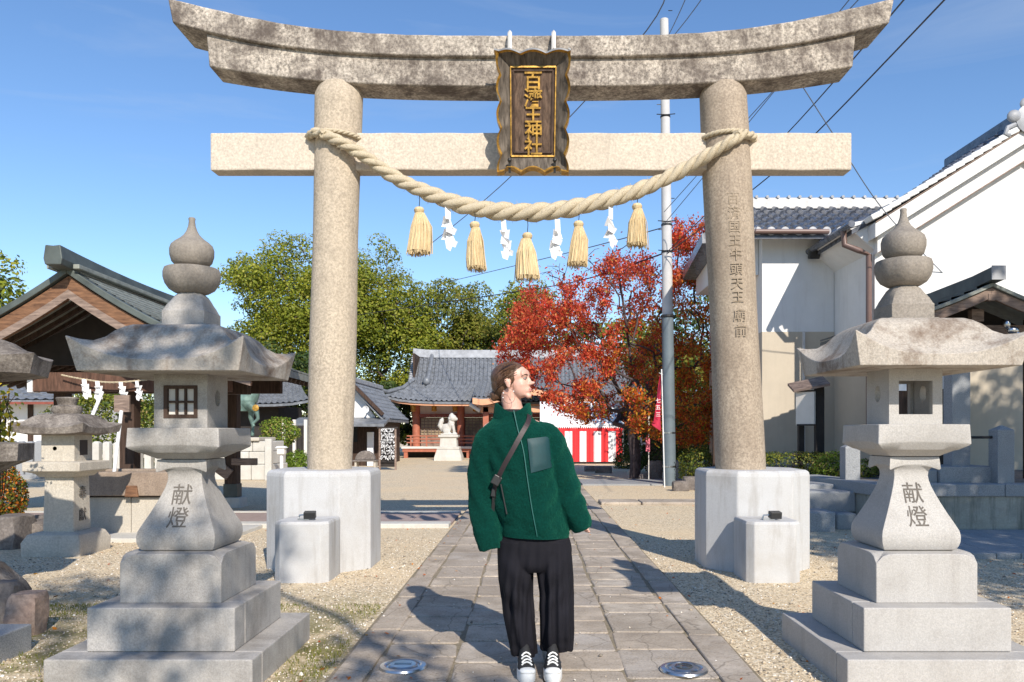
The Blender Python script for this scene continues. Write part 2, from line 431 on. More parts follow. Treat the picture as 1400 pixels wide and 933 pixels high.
# ------------------------------------------------------------------ plaque
plq_c = at(729, 153, 7.42)
plaque = thing('shrine_plaque', at(729, 237, 7.55), 'carved wooden plaque with gold scalloped rim and gold characters', 'plaque')
def PQ(px, py, d=0):
    """point on the tilted plaque plane: top leans towards the viewer; d = depth in front"""
    t = (py - 70) / 167
    Y = 7.40 + .22 * t - d
    return at(px, py, Y)
def PQr(px, py, d=0):
    t = (py - 70) / 167; Y0 = 7.40 + .22 * t
    p = at(px, py, Y0); return p + Vector((0, -d, -.25 * d))
mb = MB()
vs = [PQr(698, 92), PQr(760, 92), PQr(758, 214), PQr(699, 214)]
mb.add(vs + [q + Vector((0, .05, 0)) for q in vs], [(0, 3, 2, 1), (4, 5, 6, 7), (0, 1, 5, 4), (1, 2, 6, 5), (2, 3, 7, 6), (3, 0, 4, 7)])
board = mb.build('board', 'wood_plaque', plaque)
# gold fillet round the board
mb = MB()
for a, b in (((698, 92), (760, 92)), ((760, 92), (758, 214)), ((758, 214), (699, 214)), ((699, 214), (698, 92))):
    mb.beam(PQr(*a, .012), PQr(*b, .012), .010, .015)
mb.build('gold_fillet', 'gold', plaque)
mb = MB()
for a, b in (((702, 97), (756, 97)), ((756, 97), (754, 209)), ((754, 209), (703, 209)), ((703, 209), (702, 97))):
    mb.beam(PQr(*a, .006), PQr(*b, .006), .016, .014)
mb.build('inner_moulding', 'wood_dark', plaque)
# flared scalloped frame
def outer(t):
    """t in 0..4 round the outline: scalloped outer edge in pixels"""
    side, u = int(t) % 4, t - int(t)
    if side == 0:   # top, left to right
        x = 676 + 106 * u; y = 70 + 6.5 * abs(math.sin(PI * 3 * u + 0)) ** .8 * (1 if .02 < u < .98 else 0)
        y = 76 - 5.5 * abs(math.cos(PI * 1.5 * (2 * u - 1))) ; y = min(y, 71 + 30 * min(u, 1 - u) ) if min(u, 1 - u) < .15 else y
    elif side == 1: # right, down
        y = 70 + 167 * u; s = abs(math.sin(PI * (4.5 * u + .12))); x = 782 - 2 - 6 * (1 - s) - 3 * u
    elif side == 2: # bottom, right to left
        x = 777 - 97 * u; y = 237 - 7 * abs(math.sin(PI * 3 * u)) * (1 if .12 < u < .88 else .3)
    else:
        y = 237 - 167 * u; s = abs(math.sin(PI * (4.5 * (1 - u) + .12))); x = 676 + 2 + 6 * (1 - s) + 2 * (1 - u)
    return x, y
def inner(t):
    side, u = int(t) % 4, t - int(t)
    return [(698 + 62 * u, 92), (760 - 2 * u, 92 + 122 * u), (758 - 59 * u, 214), (699 - u, 214 - 122 * u)][side]
nn = 200
ts = [4 * i / nn for i in range(nn)]
mb = MB()
inn = [PQr(*inner(t), .0) for t in ts]
mid = [PQr((inner(t)[0] + outer(t)[0]) / 2, (inner(t)[1] + outer(t)[1]) / 2, .035) for t in ts]
rim = [PQr(inner(t)[0] + .86 * (outer(t)[0] - inner(t)[0]), inner(t)[1] + .86 * (outer(t)[1] - inner(t)[1]), .075) for t in ts]
out = [PQr(*outer(t), .095) for t in ts]
outb = [q + Vector((0, .075, -.012)) for q in out]
rbk = [q + Vector((0, .05, 0)) for q in mid]
inb = [q + Vector((0, .04, 0)) for q in inn]
mb.loft([inn, mid, rim], cap=False)
mb.loft([outb, rbk, inb], cap=False)
mb.build('flared_frame', 'wood_plaque_frame', plaque, smooth=True, angle=50)
mb = MB(); mb.loft([rim, [q + Vector((0, -.01, 0)) for q in out], out, outb], cap=False)
mb.build('gold_rim', 'gold', plaque, smooth=True, angle=40)
# grey lead flashing over the top edge
mb = MB(); n0 = nn // 4
top_o = [out[i] + Vector((0, -.012, .006)) for i in range(n0 + 1)]; top_b = [q + Vector((0, .12, .03)) for q in top_o]
mb.loft([[a, b] for a, b in zip(top_o, top_b)], cap=False, closed=False)
mb.loft([[a + Vector((0, 0, -.015)), a] for a in top_o], cap=False, closed=False)
mb.build('top_cap', 'tile', plaque)
mb = MB()
for ch, py, sz in zip('百濟王神社', (111, 134, 157.5, 179, 200.5), (.175, .175, .165, .17, .17)):
    def fn(x, y, z, py=py):
        c = PQr(729, py, .012 + z); return (c.x + x, c.y + y * -.19, c.z + y * .98)
    text_on(mb, ch, sz, fn, sx=1.02, extrude=.006, bold=.0022)
mb.build('gold_characters', 'gold', plaque)
for px in (697, 757):
    mb = MB(); mb.tube([at(px, 68, 7.47), at(px, 46, 7.54), at(px, 44, 8.1)], .02, 4); mb.build('hanger_strap', 'soffit', plaque)
for px in (697, 758):
    mb = MB(); a = PQr(px, 222, .09); mb.beam(a, a + Vector((0, .03, -.1)), .022, .012); mb.sphere(a + Vector((0, -.005, .01)), .02); mb.build('iron_bracket', 'black', plaque)

# ------------------------------------------------------------------ sacred rope
cl = [(428, 180, 6), (445, 185, 7.5), (470, 197, 8.5), (500, 215, 9), (540, 243, 10), (580, 262, 11), (620, 277, 12), (660, 286.5, 12.5), (700, 290, 13), (740, 290, 13), (780, 285, 12.5), (820, 276, 12), (860, 265, 11.5), (900, 249, 10.5), (940, 229, 10), (970, 211, 9), (1000, 193, 8), (1020, 182, 6.5)]
def catm(pts, sub):
    P_ = [np.array(p, float) for p in pts]; out = []
    for i in range(len(P_) - 1):
        p0, p1, p2, p3 = P_[max(i - 1, 0)], P_[i], P_[i + 1], P_[min(i + 2, len(P_) - 1)]
        for s in range(sub):
            t = s / sub
            out.append(.5 * ((2 * p1) + (-p0 + p2) * t + (2 * p0 - 5 * p1 + 4 * p2 - p3) * t * t + (-p0 + 3 * p1 - 3 * p2 + p3) * t ** 3))
    out.append(P_[-1]); return out
def ropeY(px):
    d = min(abs(px - 465), abs(px - 1000))
    e = max(0, 1 - d / 70) if (px < 540 or px > 930) else 0
    return 7.68 - .12 * e
rope = thing('sacred_rope', at(726, 290, 7.6), 'thick twisted straw rope sagging between the two torii pillars', 'rope')
def twist(mb, centre, radii, strands=3, pitch=5.2, n=8, fat=.56, phase0=0, fib=0):
    C_ = [Vector(c) for c in centre]; L = [0]
    for a, b in zip(C_, C_[1:]): L.append(L[-1] + (b - a).length)
    ph = [phase0]
    for i in range(1, len(C_)): ph.append(ph[-1] + (L[i] - L[i - 1]) * 2 * PI / (pitch * 2 * radii[i]))
    for s in range(strands):
        pts = []; rr = []
        for i, c in enumerate(C_):
            d = (C_[min(i + 1, len(C_) - 1)] - C_[max(i - 1, 0)]).normalized()
            x = d.cross(Vector((0, 0, 1)))
            if x.length < .05: x = Vector((1, 0, 0))
            x.normalize(); y = x.cross(d).normalized()
            a = ph[i] + 2 * PI * s / strands
            pts.append(c + radii[i] * (1 - fat) * 1.12 * (math.cos(a) * x + math.sin(a) * y)); rr.append(radii[i] * fat)
        o = len(mb.v); mb.tube(pts, rr, n)
        if fib:
            for i, p in enumerate(pts):
                for q in range(n):
                    k = o + i * n + q; f = 1 + fib * (1 if q % 2 else -1) + fib * .6 * math.sin(i * 1.9 + q * 2.3)
                    mb.v[k] = tuple(Vector(p) + (Vector(mb.v[k]) - Vector(p)) * f)
cc = [tuple(float(q) for q in p) for p in catm(cl, 14)]
mb = MB(); twist(mb, [at(p[0], p[1], ropeY(p[0])) for p in cc], [p[2] * 7.62 / F * (.93 + .05 * math.sin(i * .37)) for i, p in enumerate(cc)], 3, 3.2, 18, fib=.045)
rnd = random.Random(12)
for k in range(420):
    i = rnd.randrange(4, len(cc) - 4); c = at(cc[i][0], cc[i][1], ropeY(cc[i][0])); r = cc[i][2] * 7.62 / F; a = rnd.uniform(0, 2 * PI); d = Vector((.0, math.cos(a), math.sin(a))); e = Vector((rnd.uniform(-1, 1), rnd.uniform(-.6, .6), rnd.uniform(-1, .6))) * .035
    mb.tube([c + d * r * .8, c + d * r * 1.02 + e * .5, c + d * r * 1.1 + e], [.0016, .0012, .0006], 3)
mb.build('main_rope', 'rope', rope, smooth=True, angle=80)
for sgn, zc, xc in ((-1, gz(181, 7.62), -1.89), (1, gz(181, 7.62), 1.895)):
    pts = []; n = 72
    for i in range(n + 1):
        a = 2 * PI * i / n
        pts.append((xc + .245 * math.cos(a), YT + .245 * math.sin(a), zc + .012 * math.cos(a) * sgn - .01 * math.sin(a)))
    mb = MB(); twist(mb, pts, [.024] * len(pts), 3, 3.0, 6); mb.build('binding_rope', 'rope', rope, smooth=True, angle=80)
    # the thick end wraps round the pillar's outside
    mb = MB(); pts = []
    e0 = at(428, 180, 7.56) if sgn < 0 else at(1020, 182, 7.56)
    for i in range(13):
        a = -PI * .62 - sgn * 0 + (i / 12) * PI * .9 * (-1)
        a = (-PI / 2 + sgn * (.35 + i / 12 * 2.2))
        pts.append((xc + (.275) * math.cos(a), YT + .275 * math.sin(a), e0.z + .02 * math.sin(i / 3)))
    twist(mb, [e0 + Vector((-sgn * .1, -.01, -.02))] + pts, [.045] * 14, 3, 3.0, 6); mb.build('rope_end_wrap', 'rope', rope, smooth=True, angle=80)
tas0 = None
lab_t = ['far left', 'second from left', 'middle', 'second from right', 'far right']
for i, (px, y0, yb, tilt) in enumerate(((573, 283, 347, 0), (649, 303, 368, .05), (721, 318, 380, -.02), (791, 302, 364, -.02), (871, 278, 340, .02))):
    c = at(px, y0, 7.66); Lh = (yb - y0) * 7.66 / F
    t = thing('straw_tassel', c, 'straw tassel hanging from the sacred rope, %s of the five' % lab_t[i], 'tassel', 'straw tassels on the sacred rope')
    rnd = random.Random(i)
    mb = MB(); mb.lathe(c, [(.012, .0), (.038, -.008), (.05, -.03), (.044, -.055), (.036, -.062)], 20, wob=lambda a, z: .04 * math.sin(9 * a))
    mb.build('knot', 'straw', t, smooth=True)
    mb = MB(); n = 96; wsc = rnd.uniform(.9, 1.12); hsc = rnd.uniform(.95, 1.04)
    def tw(a, z, rnd=rnd): return .05 * math.sin(17 * a + 3) + .03 * math.sin(31 * a + z * 9)
    mb.lathe(c, [(.034, -.058), (.05, -.09), (.068, -.16), (.083, -.26), (.092, -.35), (.095, -Lh + .03), (.08, -Lh + .035), (.02, -Lh + .06)], n, wob=tw)
    for q in range(230):
        a = rnd.uniform(0, 2 * PI); r0 = .04; r1 = rnd.uniform(.068, .106) * (1.25 if rnd.random() < .04 else 1); da = rnd.uniform(-.35, .35)
        z1 = -Lh + rnd.uniform(-.012, .03)
        pts = [c + Vector((r0 * math.cos(a), r0 * math.sin(a), -.06)), c + Vector((r1 * .78 * math.cos(a + da * .5), r1 * .78 * math.sin(a + da * .5), -.19)), c + Vector((r1 * math.cos(a + da) + tilt * .0, r1 * math.sin(a + da), z1))]
        mb.tube(pts, [.003, .0042, .003], 4)
    mb.v = [(c.x + (x - c.x) * wsc + tilt * (c.z - z) + .012 * math.sin((c.z - z) * 9 + i * 2), y, c.z + (z - c.z) * hsc) for x, y, z in mb.v]
    mb.build('straw_skirt', 'straw', t, smooth=True)
    mb = MB(); ytop = float(np.interp(px, [p[0] for p in cl], [p[1] + p[2] * .6 for p in cl]))
    mb.tube([c + Vector((0, 0, -.01)), at(px + .8, (y0 + ytop) / 2, 7.66), at(px, ytop, 7.66)], .004, 6)
    mb.build('hanging_wire', 'black', t)
lab_s = ['first', 'second', 'third', 'fourth']
def shide(mb, top, s, rnd, w=.075, turn=.25, steps=4):
    """folded zigzag paper streamer"""
    x, z = 0, 0; a = Matrix.Rotation(turn, 3, 'Z')
    def q(p): return tuple(Vector(top) + a @ (Vector(p) * s))
    h = .13; wd = w * .62
    mb.add([q((-wd / 2, 0, 0)), q((wd / 2, 0, 0)), q((wd / 2 + .01, .012, -h)), q((-wd / 2 + .01, .012, -h))], [(0, 1, 2, 3)])
    xx = .0; zz = -h
    for k in range(steps):
        d = 1 if k % 2 == 0 else -1
        y0, y1 = .03 * (k % 2), .06 * (1 - k % 2) + rnd.uniform(0, .04)
        ww = w * (1 + .12 * k * .5)
        hh = .085
        mb.add([q((xx - ww * .45, y0, zz + .02)), q((xx + ww * .55, y1, zz + .035 * d)), q((xx + ww * .55 + .012 * d, y0 + .01, zz - hh)), q((xx - ww * .45 + .012 * d, y1 + .012, zz - hh + .02))], [(0, 1, 2, 3)])
        xx += .026 * d + rnd.uniform(-.02, .026); zz -= hh * .72
    # fluttering tail
    mb.add([q((xx - .05, .0, zz + .03)), q((xx + .05, .02, zz + .01)), q((xx + .02, .03, zz - .07)), q((xx - .03, .01, zz - .05))], [(0, 1, 2, 3)])
for i, (px, y0, yb) in enumerate(((612, 281, 350), (688, 301, 362), (762, 300, 362), (835, 283, 346))):
    c = at(px, y0, 7.66); mb = MB(); rnd = random.Random(40 + i)
    s = (yb - y0) * 7.66 / F / .50
    shide(mb, c, s, rnd, .095, [.5, -.3, .25, .6][i])
    o = mb.build('paper_streamer', 'paper', None, origin=c)
    so = o.modifiers.new('thick', 'SOLIDIFY'); so.thickness = .0015
    tag(o, 'zigzag white paper streamer hanging from the sacred rope, %s from the left' % lab_s[i], 'paper streamer', 'paper streamers on the sacred rope')

# ------------------------------------------------------------------ big stone lanterns
def big_lantern(XC, YC, mats, s_up, label, window):
    G, RF, JW = mats
    root = thing('stone_lantern', (XC, YC, 0), label, 'stone lantern', 'tall granite lanterns flanking the path')
    def Z(z): return z if z < .6 else .6 + (z - .6) * s_up
    for nm, hw, z0, z1, jx in (('base_step', .52, -.03, .165, .3), ('base_step', .381, .165, .392, .28)):
        mb = MB()
        split = hw * (1 - jx)
        # the step is made of slabs with open joints on its sides
        g = .0035
        for a, b in ((-hw, -hw + .28 * hw * (1 if jx == .3 else 1.4)), (-hw + .28 * hw * (1 if jx == .3 else 1.4) + g, hw)):
            mb.bb(XC - hw, XC + hw, YC + a, YC + b, z0, z1)
        mb.build(nm, G, root, bevel=.007)
    mb = MB()
    mb.loft([sqring(XC, YC, .268, .392, 16), sqring(XC, YC, .268, .585, 16), sqring(XC, YC, .268, .652, 16, dip=.05, pw=10), sqring(XC, YC, .2, .654, 16, dip=.0, pw=10)])
    mb.build('upper_step', G, root, smooth=True, bevel=.004, angle=40)
    prof = [(.655, .178), (.662, .192), (.68, .203), (.705, .210), (.735, .211), (.762, .206), (.80, .188), (.85, .163), (.90, .140), (.95, .119), (.99, .104), (1.02, .096), (1.045, .0925), (1.07, .095), (1.085, .104), (1.095, .115)]
    hwz = lambda z: float(np.interp(z, [Z(p[0]) for p in prof], [p[1] for p in prof]))
    mb = MB(); rg = [sqring(XC, YC, r, Z(z), 10) for z, r in prof]
    rg += [sqring(XC, YC, .116, Z(1.097), 10, .022, .018), sqring(XC, YC, .122, Z(1.105), 10, .022, .018), sqring(XC, YC, .124, Z(1.145), 10, 0, .010), sqring(XC, YC, .10, Z(1.15), 10)]
    mb.loft(rg); tr = mb.build('shaft', G, root, smooth=True, bevel=.003, angle=32)
    mb = MB()
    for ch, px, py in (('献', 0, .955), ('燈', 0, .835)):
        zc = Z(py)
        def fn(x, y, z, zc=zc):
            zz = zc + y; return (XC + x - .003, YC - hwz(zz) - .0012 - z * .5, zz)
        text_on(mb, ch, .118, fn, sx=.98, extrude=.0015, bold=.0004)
    mb.build('drawn_characters', 'groove_shade', tr)  # letters are not cut in; dark colour replaces the shade of cuts
    mb = MB()
    mb.loft([sqring(XC, YC, .135, Z(1.15), 12), sqring(XC, YC, .15, Z(1.16), 12), sqring(XC, YC, .19, Z(1.182), 12), sqring(XC, YC, .205, Z(1.186), 12), sqring(XC, YC, .236, Z(1.222), 12, .014, .006), sqring(XC, YC, .242, Z(1.232), 12, .016, .006), sqring(XC, YC, .243, Z(1.318), 12, 0, .0), sqring(XC, YC, .15, Z(1.32), 12)])
    mb.build('platform_slab', G, root, smooth=True, bevel=.004, angle=32)
    # fire box : hollow, window front and back, round holes at the sides
    w = .145; z0, z1 = Z(1.32), Z(1.612); t = .035; wx = .092; wz0, wz1 = Z(1.372), Z(1.55)
    mb = MB()
    for sy in (-1, 1):
        y0, y1 = YC + sy * w, YC + sy * (w - t)
        mb.bb(XC - w, XC - wx, y0, y1, z0, z1); mb.bb(XC + wx, XC + w, y0, y1, z0, z1)
        mb.bb(XC - wx, XC + wx, y0, y1, z0, wz0); mb.bb(XC - wx, XC + wx, y0, y1, wz1, z1)
    n = 32; zc = (z0 + z1) / 2 + .02
    for sx in (-1, 1):
        def ringpt(kind, k, x):
            a = 2 * PI * k / n
            if kind: return (x, YC + .038 * math.cos(a), zc + .046 * math.sin(a))
            c, s_ = math.cos(a), math.sin(a); m = max(abs(c), abs(s_)); hy, hz = w - t, (z1 - z0) / 2
            return (x, YC + hy * c / m, (z0 + z1) / 2 + hz * s_ / m)
        xo, xi = XC + sx * w, XC + sx * (w - t)
        mb.loft([[ringpt(0, k, xi) for k in range(n)], [ringpt(0, k, xo) for k in range(n)], [ringpt(1, k, xo) for k in range(n)], [ringpt(1, k, xi) for k in range(n)], [ringpt(0, k, xi) for k in range(n)]], cap=False)
    fb = mb.build('fire_box', G, root)
    if window:
        mb = MB(); y = YC - w - .004
        for a in ((XC - .092, XC + .092, wz0, wz0 + .02), (XC - .092, XC + .092, wz1 - .018, wz1), (XC - .092, XC - .072, wz0 + .02, wz1 - .018), (XC + .072, XC + .092, wz0 + .02, wz1 - .018)):
            mb.bb(a[0], a[1], y, y + .03, a[2], a[3])
        for x in (-.024, .024): mb.bb(XC + x - .006, XC + x + .006, y + .005, y + .02, wz0 + .021, wz1 - .019)
        mb.bb(XC - .071, XC + .071, y + .003, y + .018, (wz0 + wz1) / 2 - .006, (wz0 + wz1) / 2 + .006)
        wn = mb.build('lattice_window', 'wood_dark', root)
        mb = MB(); mb.bb(XC - .071, XC + .071, y + .021, y + .024, wz0 + .02, wz1 - .018); mb.build('paper_pane', 'soffit', wn)
    # roof with upswept corners
    rp = [(.415, 1.668, .12, .038), (.385, 1.690, .085, .02), (.35, 1.722, .05, .01), (.315, 1.775, .02, .004), (.285, 1.825, .008, 0), (.255, 1.855, 0, 0), (.22, 1.872, 0, 0), (.16, 1.88, 0, 0), (.10, 1.882, 0, 0)]
    mb = MB()
    rg = [sqring(XC, YC, .13, Z(1.612), 16), sqring(XC, YC, .39, Z(1.608), 16), sqring(XC, YC, .415, Z(1.61), 16)]
    rg += [sqring(XC, YC, r, Z(z), 16, -lift, o, 3) for r, z, lift, o in rp]
    mb.loft(rg); mb.build('roof', RF, root, smooth=True, angle=30, bevel=.004)
    mb = MB()
    mb.loft([sqring(XC, YC, .135, Z(1.878), 6), sqring(XC, YC, .135, Z(1.888), 6)])
    mb.loft([sqring(XC, YC, .117, Z(1.888), 6), sqring(XC, YC, .117, Z(1.965), 6), sqring(XC, YC, .112, Z(1.968), 6, 0, .0), sqring(XC, YC, .104, Z(2.0), 6, 0, -.006), sqring(XC, YC, .092, Z(2.03), 6, 0, -.014), sqring(XC, YC, .078, Z(2.055), 6, 0, -.018), sqring(XC, YC, .06, Z(2.072), 6, 0, -.016)])
    mb.build('finial_block', JW if not window else G, root, smooth=True, bevel=.003, angle=32)
    mb = MB(); wob = lambda a, z: .018 * abs(math.sin(4 * a)) * max(0, (z - Z(2.07)) / .15)
    def wob2(a, z): return .03 * abs(math.sin(4 * a)) - .02
    mb.lathe((XC, YC, 0), [(.07, Z(2.07)), (.09, Z(2.076)), (.12, Z(2.095)), (.140, Z(2.125)), (.150, Z(2.16)), (.150, Z(2.19)), (.143, Z(2.212)), (.12, Z(2.218)), (.07, Z(2.222))], 48, wob=wob2)
    mb.build('lotus_bowl', JW, root, smooth=True, angle=50)
    mb = MB(); mb.lathe((XC, YC, 0), [(.055, Z(2.218)), (.085, Z(2.226)), (.107, Z(2.25)), (.117, Z(2.285)), (.118, Z(2.318)), (.110, Z(2.343)), (.09, Z(2.362)), (.062, Z(2.382)), (.042, Z(2.402)), (.029, Z(2.425)), (.020, Z(2.452)), (.0165, Z(2.48)), (.019, Z(2.494)), (.015, Z(2.5))], 40)
    mb.build('jewel', JW, root, smooth=True, angle=60)
    return root
big_lantern(-1.905, 4.5, ('granite', 'granite_roof', 'jewel'), 1.0, 'tall granite lantern left of the path with wooden lattice window', True)
big_lantern(2.092, 4.5, ('granite_r', 'granite_roof', 'jewel'), 1.027, 'tall granite lantern right of the path with open empty fire box', False)
# ------------------------------------------------------------------ ground
def ground_mat():
    m, nt, b = new_mat('gravel_ground')
    v = pos(nt)
    vo = N(nt, 'ShaderNodeTexVoronoi'); vo.inputs['Scale'].default_value = 62; nt.links.new(v, vo.inputs['Vector'])
    vo2 = N(nt, 'ShaderNodeTexVoronoi'); vo2.inputs['Scale'].default_value = 115; nt.links.new(v, vo2.inputs['Vector'])
    sep = N(nt, 'ShaderNodeSeparateColor'); nt.links.new(vo.outputs['Color'], sep.inputs[0])
    c = ramp(nt, sep.outputs[0], [(0, (.34, .255, .155)), (.3, (.66, .52, .33)), (.6, (.80, .65, .43)), (.85, (.86, .74, .54)), (1, (.9, .84, .70))])
    sep2 = N(nt, 'ShaderNodeSeparateColor'); nt.links.new(vo2.outputs['Color'], sep2.inputs[0])
    c = mix(nt, .35, c, ramp(nt, sep2.outputs[1], [(0, (.34, .27, .19)), (1, (.85, .73, .54))]))
    c = mix(nt, ramp(nt, vo.outputs['Distance'], [(.5, 0.0), (.8, .6)]), c, (.21, .165, .115))
    # sandier, browner drifts
    n1 = noise(nt, v, .55, 5, .6)
    c = mix(nt, ramp(nt, n1, [(.45, 0.0), (.72, .65)]), c, (.70, .54, .34))
    # moss / grass stain near the front left and along the path edge
    n2 = noise(nt, v, 2.4, 7, .7)
    sx = N(nt, 'ShaderNodeSeparateXYZ'); nt.links.new(v, sx.inputs[0])
    def band(out, lo0, lo1):
        mr = N(nt, 'ShaderNodeMapRange'); mr.inputs[1].default_value = lo0; mr.inputs[2].default_value = lo1; nt.links.new(out, mr.inputs[0]); return mr.outputs[0]
    def mul(a, b_):
        x = N(nt, 'ShaderNodeMath', operation='MULTIPLY')
        for k, q in enumerate((a, b_)):
            if isinstance(q, (int, float)): x.inputs[k].default_value = q
            else: nt.links.new(q, x.inputs[k])
        return x.outputs[0]
    near = mul(band(sx.outputs[1], 6.8, 5.2), band(sx.outputs[0], -.9, -1.15))
    moss = mul(mul(near, ramp(nt, n2, [(.40, 0.0), (.56, 1.0)])), .8)
    n3 = noise(nt, v, 60, 4, .7)
    c = mix(nt, moss, c, mix(nt, n3, (.05, .06, .014), (.22, .2, .06)))
    nt.links.new(c, b.inputs['Base Color']); b.inputs['Roughness'].default_value = .9; b.inputs['Specular IOR Level'].default_value = .2
    p = bump(nt, b, vo.outputs['Distance'], -.9, .012)
    bump(nt, b, n2, .4, .02, p)
    return m
M['gravel'] = ground_mat()
mb = MB(); mb.add([(-400, -60, 0), (400, -60, 0), (400, 600, 0), (-400, 600, 0)], [(0, 1, 2, 3)])
tag(mb.build('ground', 'gravel'), kind='structure')

def slab_mat():
    m, nt, b = new_mat('worn_paving_stone')
    v = pos(nt)
    g = N(nt, 'ShaderNodeNewGeometry')
    c0 = ramp(nt, g.outputs['Random Per Island'], [(0, (.38, .32, .265)), (.3, (.50, .42, .335)), (.6, (.57, .475, .375)), (.8, (.44, .40, .365)), (1, (.6, .52, .42))])
    n = noise(nt, v, 5, 8, .7); n2 = noise(nt, v, 70, 3, .8)
    c = mix(nt, ramp(nt, n, [(.38, 0.0), (.62, .8)]), c0, (.28, .225, .17))
    c = mix(nt, ramp(nt, n2, [(.4, 0.0), (.62, .5)]), c, (.56, .50, .42))
    n4 = noise(nt, v, 1.1, 5, .6); c = mix(nt, ramp(nt, n4, [(.42, 0.0), (.62, .55)]), c, (.25, .205, .16))
    vc = N(nt, 'ShaderNodeTexVoronoi', feature='DISTANCE_TO_EDGE'); vc.inputs['Scale'].default_value = 2.3; wn = N(nt, 'ShaderNodeTexNoise'); wn.inputs['Scale'].default_value = 5; nt.links.new(v, wn.inputs['Vector']); nt.links.new(mix(nt, .12, v, wn.outputs['Color']), vc.inputs['Vector']); c = mix(nt, ramp(nt, vc.outputs['Distance'], [(0.0, .55), (.012, 0.0)]), c, (.1, .085, .065))
    c = mix(nt, ramp(nt, n2, [(.3, .45), (.45, 0.0)]), c, (.09, .08, .07))
    nt.links.new(c, b.inputs['Base Color']); b.inputs['Roughness'].default_value = .85; b.inputs['Specular IOR Level'].default_value = .25
    p = bump(nt, b, n2, .7, .006); bump(nt, b, n, .6, .02, p); return m
M['slab'] = slab_mat()
M['joint'] = stone('sandy_joint', (.32, .265, .19), (.12, .11, .06), .4, 60, .6, 4, bs=.8)
PX0, PX1 = -1.046, 1.185
mb = MB(); mb.bb(PX0 - .01, PX1 + .01, 1.0, 36, -.02, .020)
tag(mb.build('path_bed', 'joint'), kind='structure')
rnd = random.Random(3)
mb = MB()
def slab(mb, x0, x1, y0, y1, h=.03):
    g = rnd.uniform(.005, .011); z = h + rnd.uniform(-.003, .003)
    x0 += g; x1 -= g; y0 += g; y1 -= g; j = lambda: rnd.uniform(-.013, .013)
    q = [(x0 + j(), y0 + j()), (x1 + j(), y0 + j()), (x1 + j(), y1 + j()), (x0 + j(), y1 + j())]
    ring = lambda s, z: [(x + (s if x < (x0 + x1) / 2 else -s), y + (s if y < (y0 + y1) / 2 else -s), z) for x, y in q]
    # chipped, rounded corners
    def rounded(s, z):
        r = ring(s, z); out = []
        for i in range(4):
            p, a, b_ = Vector(r[i]), Vector(r[i - 1]), Vector(r[(i + 1) % 4]); c = .022
            out += [tuple(p + (a - p).normalized() * c), tuple(p + (b_ - p).normalized() * c)]
        return out
    mb.loft([rounded(0, 0), rounded(0, z - .008), rounded(.004, z - .002), rounded(.012, z)])
# long border stones
for x0, x1 in ((PX0, PX0 + .2), (PX1 - .21, PX1)):
    y = 1.0
    while y < 35: L = rnd.uniform(.75, 1.25); slab(mb, x0, x1, y, y + L, .033); y += L
cols = [PX0 + .2, PX0 + .62, PX0 + 1.12, PX0 + 1.55, PX1 - .21]
for k in range(4):
    y = 1.0 + rnd.uniform(0, .3)
    while y < 35:
        L = rnd.choice([.3, .36, .42, .55]) * rnd.uniform(.9, 1.1); x0, x1 = cols[k], cols[k + 1]
        slab(mb, x0, x1, y, y + L, .03); y += L
tag(mb.build('path', 'slab', smooth=False), kind='structure')
# cross paving to the left with pale kerb
M['pinkpave'] = stone('pink_paving', (.40, .31, .28), (.22, .18, .16), .2, 90, .3, 2, bs=.2)
mb = MB(); x = -9.5
while x < PX0 - .3:
    mb.bb(x + .004, x + .596, 11.05, 12.5, -.01, .032); x += .6
tag(mb.build('cross_path', 'pinkpave', bevel=.004), kind='structure')
mb = MB()
x = -9.5
while x < PX0 - .2:
    L = min(1.2, PX0 - .02 - x); mb.bb(x + .004, x + L - .004, 10.75, 11.045, -.01, .06); mb.bb(x + .004, x + L - .004, 12.505, 12.65, -.01, .045); x += L
tag(mb.build('kerb', 'white_stone', bevel=.01), kind='structure')
mb = MB(); x = PX1 + .05
while x < 4.6:
    L = rnd.uniform(.7, 1.2); mb.bb(x, x + L - .02, 14.1, 14.75, -.01, .05 + rnd.uniform(0, .02)); x += L
tag(mb.build('kerb', 'slab', bevel=.02), kind='structure')
mb = MB(); mb.bb(PX1 + .05, 7, 19.2, 21.2, -.01, .04)
tag(mb.build('cross_path', 'grey_granite'), kind='structure')
# fine fallen leaves and scattered pebbles near the viewer
def scatter(name, n, fn, size, mat, label, kind='stuff', seed=1, flat=.5):
    r = np.random.default_rng(seed); P_ = fn(r, n)
    th = r.uniform(0, 2 * PI, n); sz = size * r.uniform(.6, 1.4, n)
    vs = np.zeros((n, 4, 3)); tilt = r.uniform(-flat, flat, (n, 2))
    for k, (a, b_) in enumerate(((-1, 0), (0, -.6), (1, 0), (0, .6))):
        dx = (a * np.cos(th) - b_ * np.sin(th)) * sz; dy = (a * np.sin(th) + b_ * np.cos(th)) * sz
        vs[:, k, 0] = P_[:, 0] + dx; vs[:, k, 1] = P_[:, 1] + dy; vs[:, k, 2] = P_[:, 2] + sz * .3 + dx * tilt[:, 0] + dy * tilt[:, 1]
    mb = MB(); mb.v = [tuple(p) for p in vs.reshape(-1, 3)]; mb.f = [(4 * i, 4 * i + 1, 4 * i + 2, 4 * i + 3) for i in range(n)]; mb.m = [0] * n
    o = mb.build(name, mat); tag(o, kind=kind, label=label, cat='ground cover'); return o
def gmask(r, n):
    out = []
    while len(out) < n:
        x, y = r.uniform(-6, 6), r.uniform(3.6, 14)
        if PX0 - .03 < x < PX1 + .03: continue
        out.append((x, y, .0))
    return np.array(out)
scatter('fallen_leaves', 420, gmask, .017, 'leaf_orange', 'small fallen autumn leaves scattered over the gravel', seed=5)
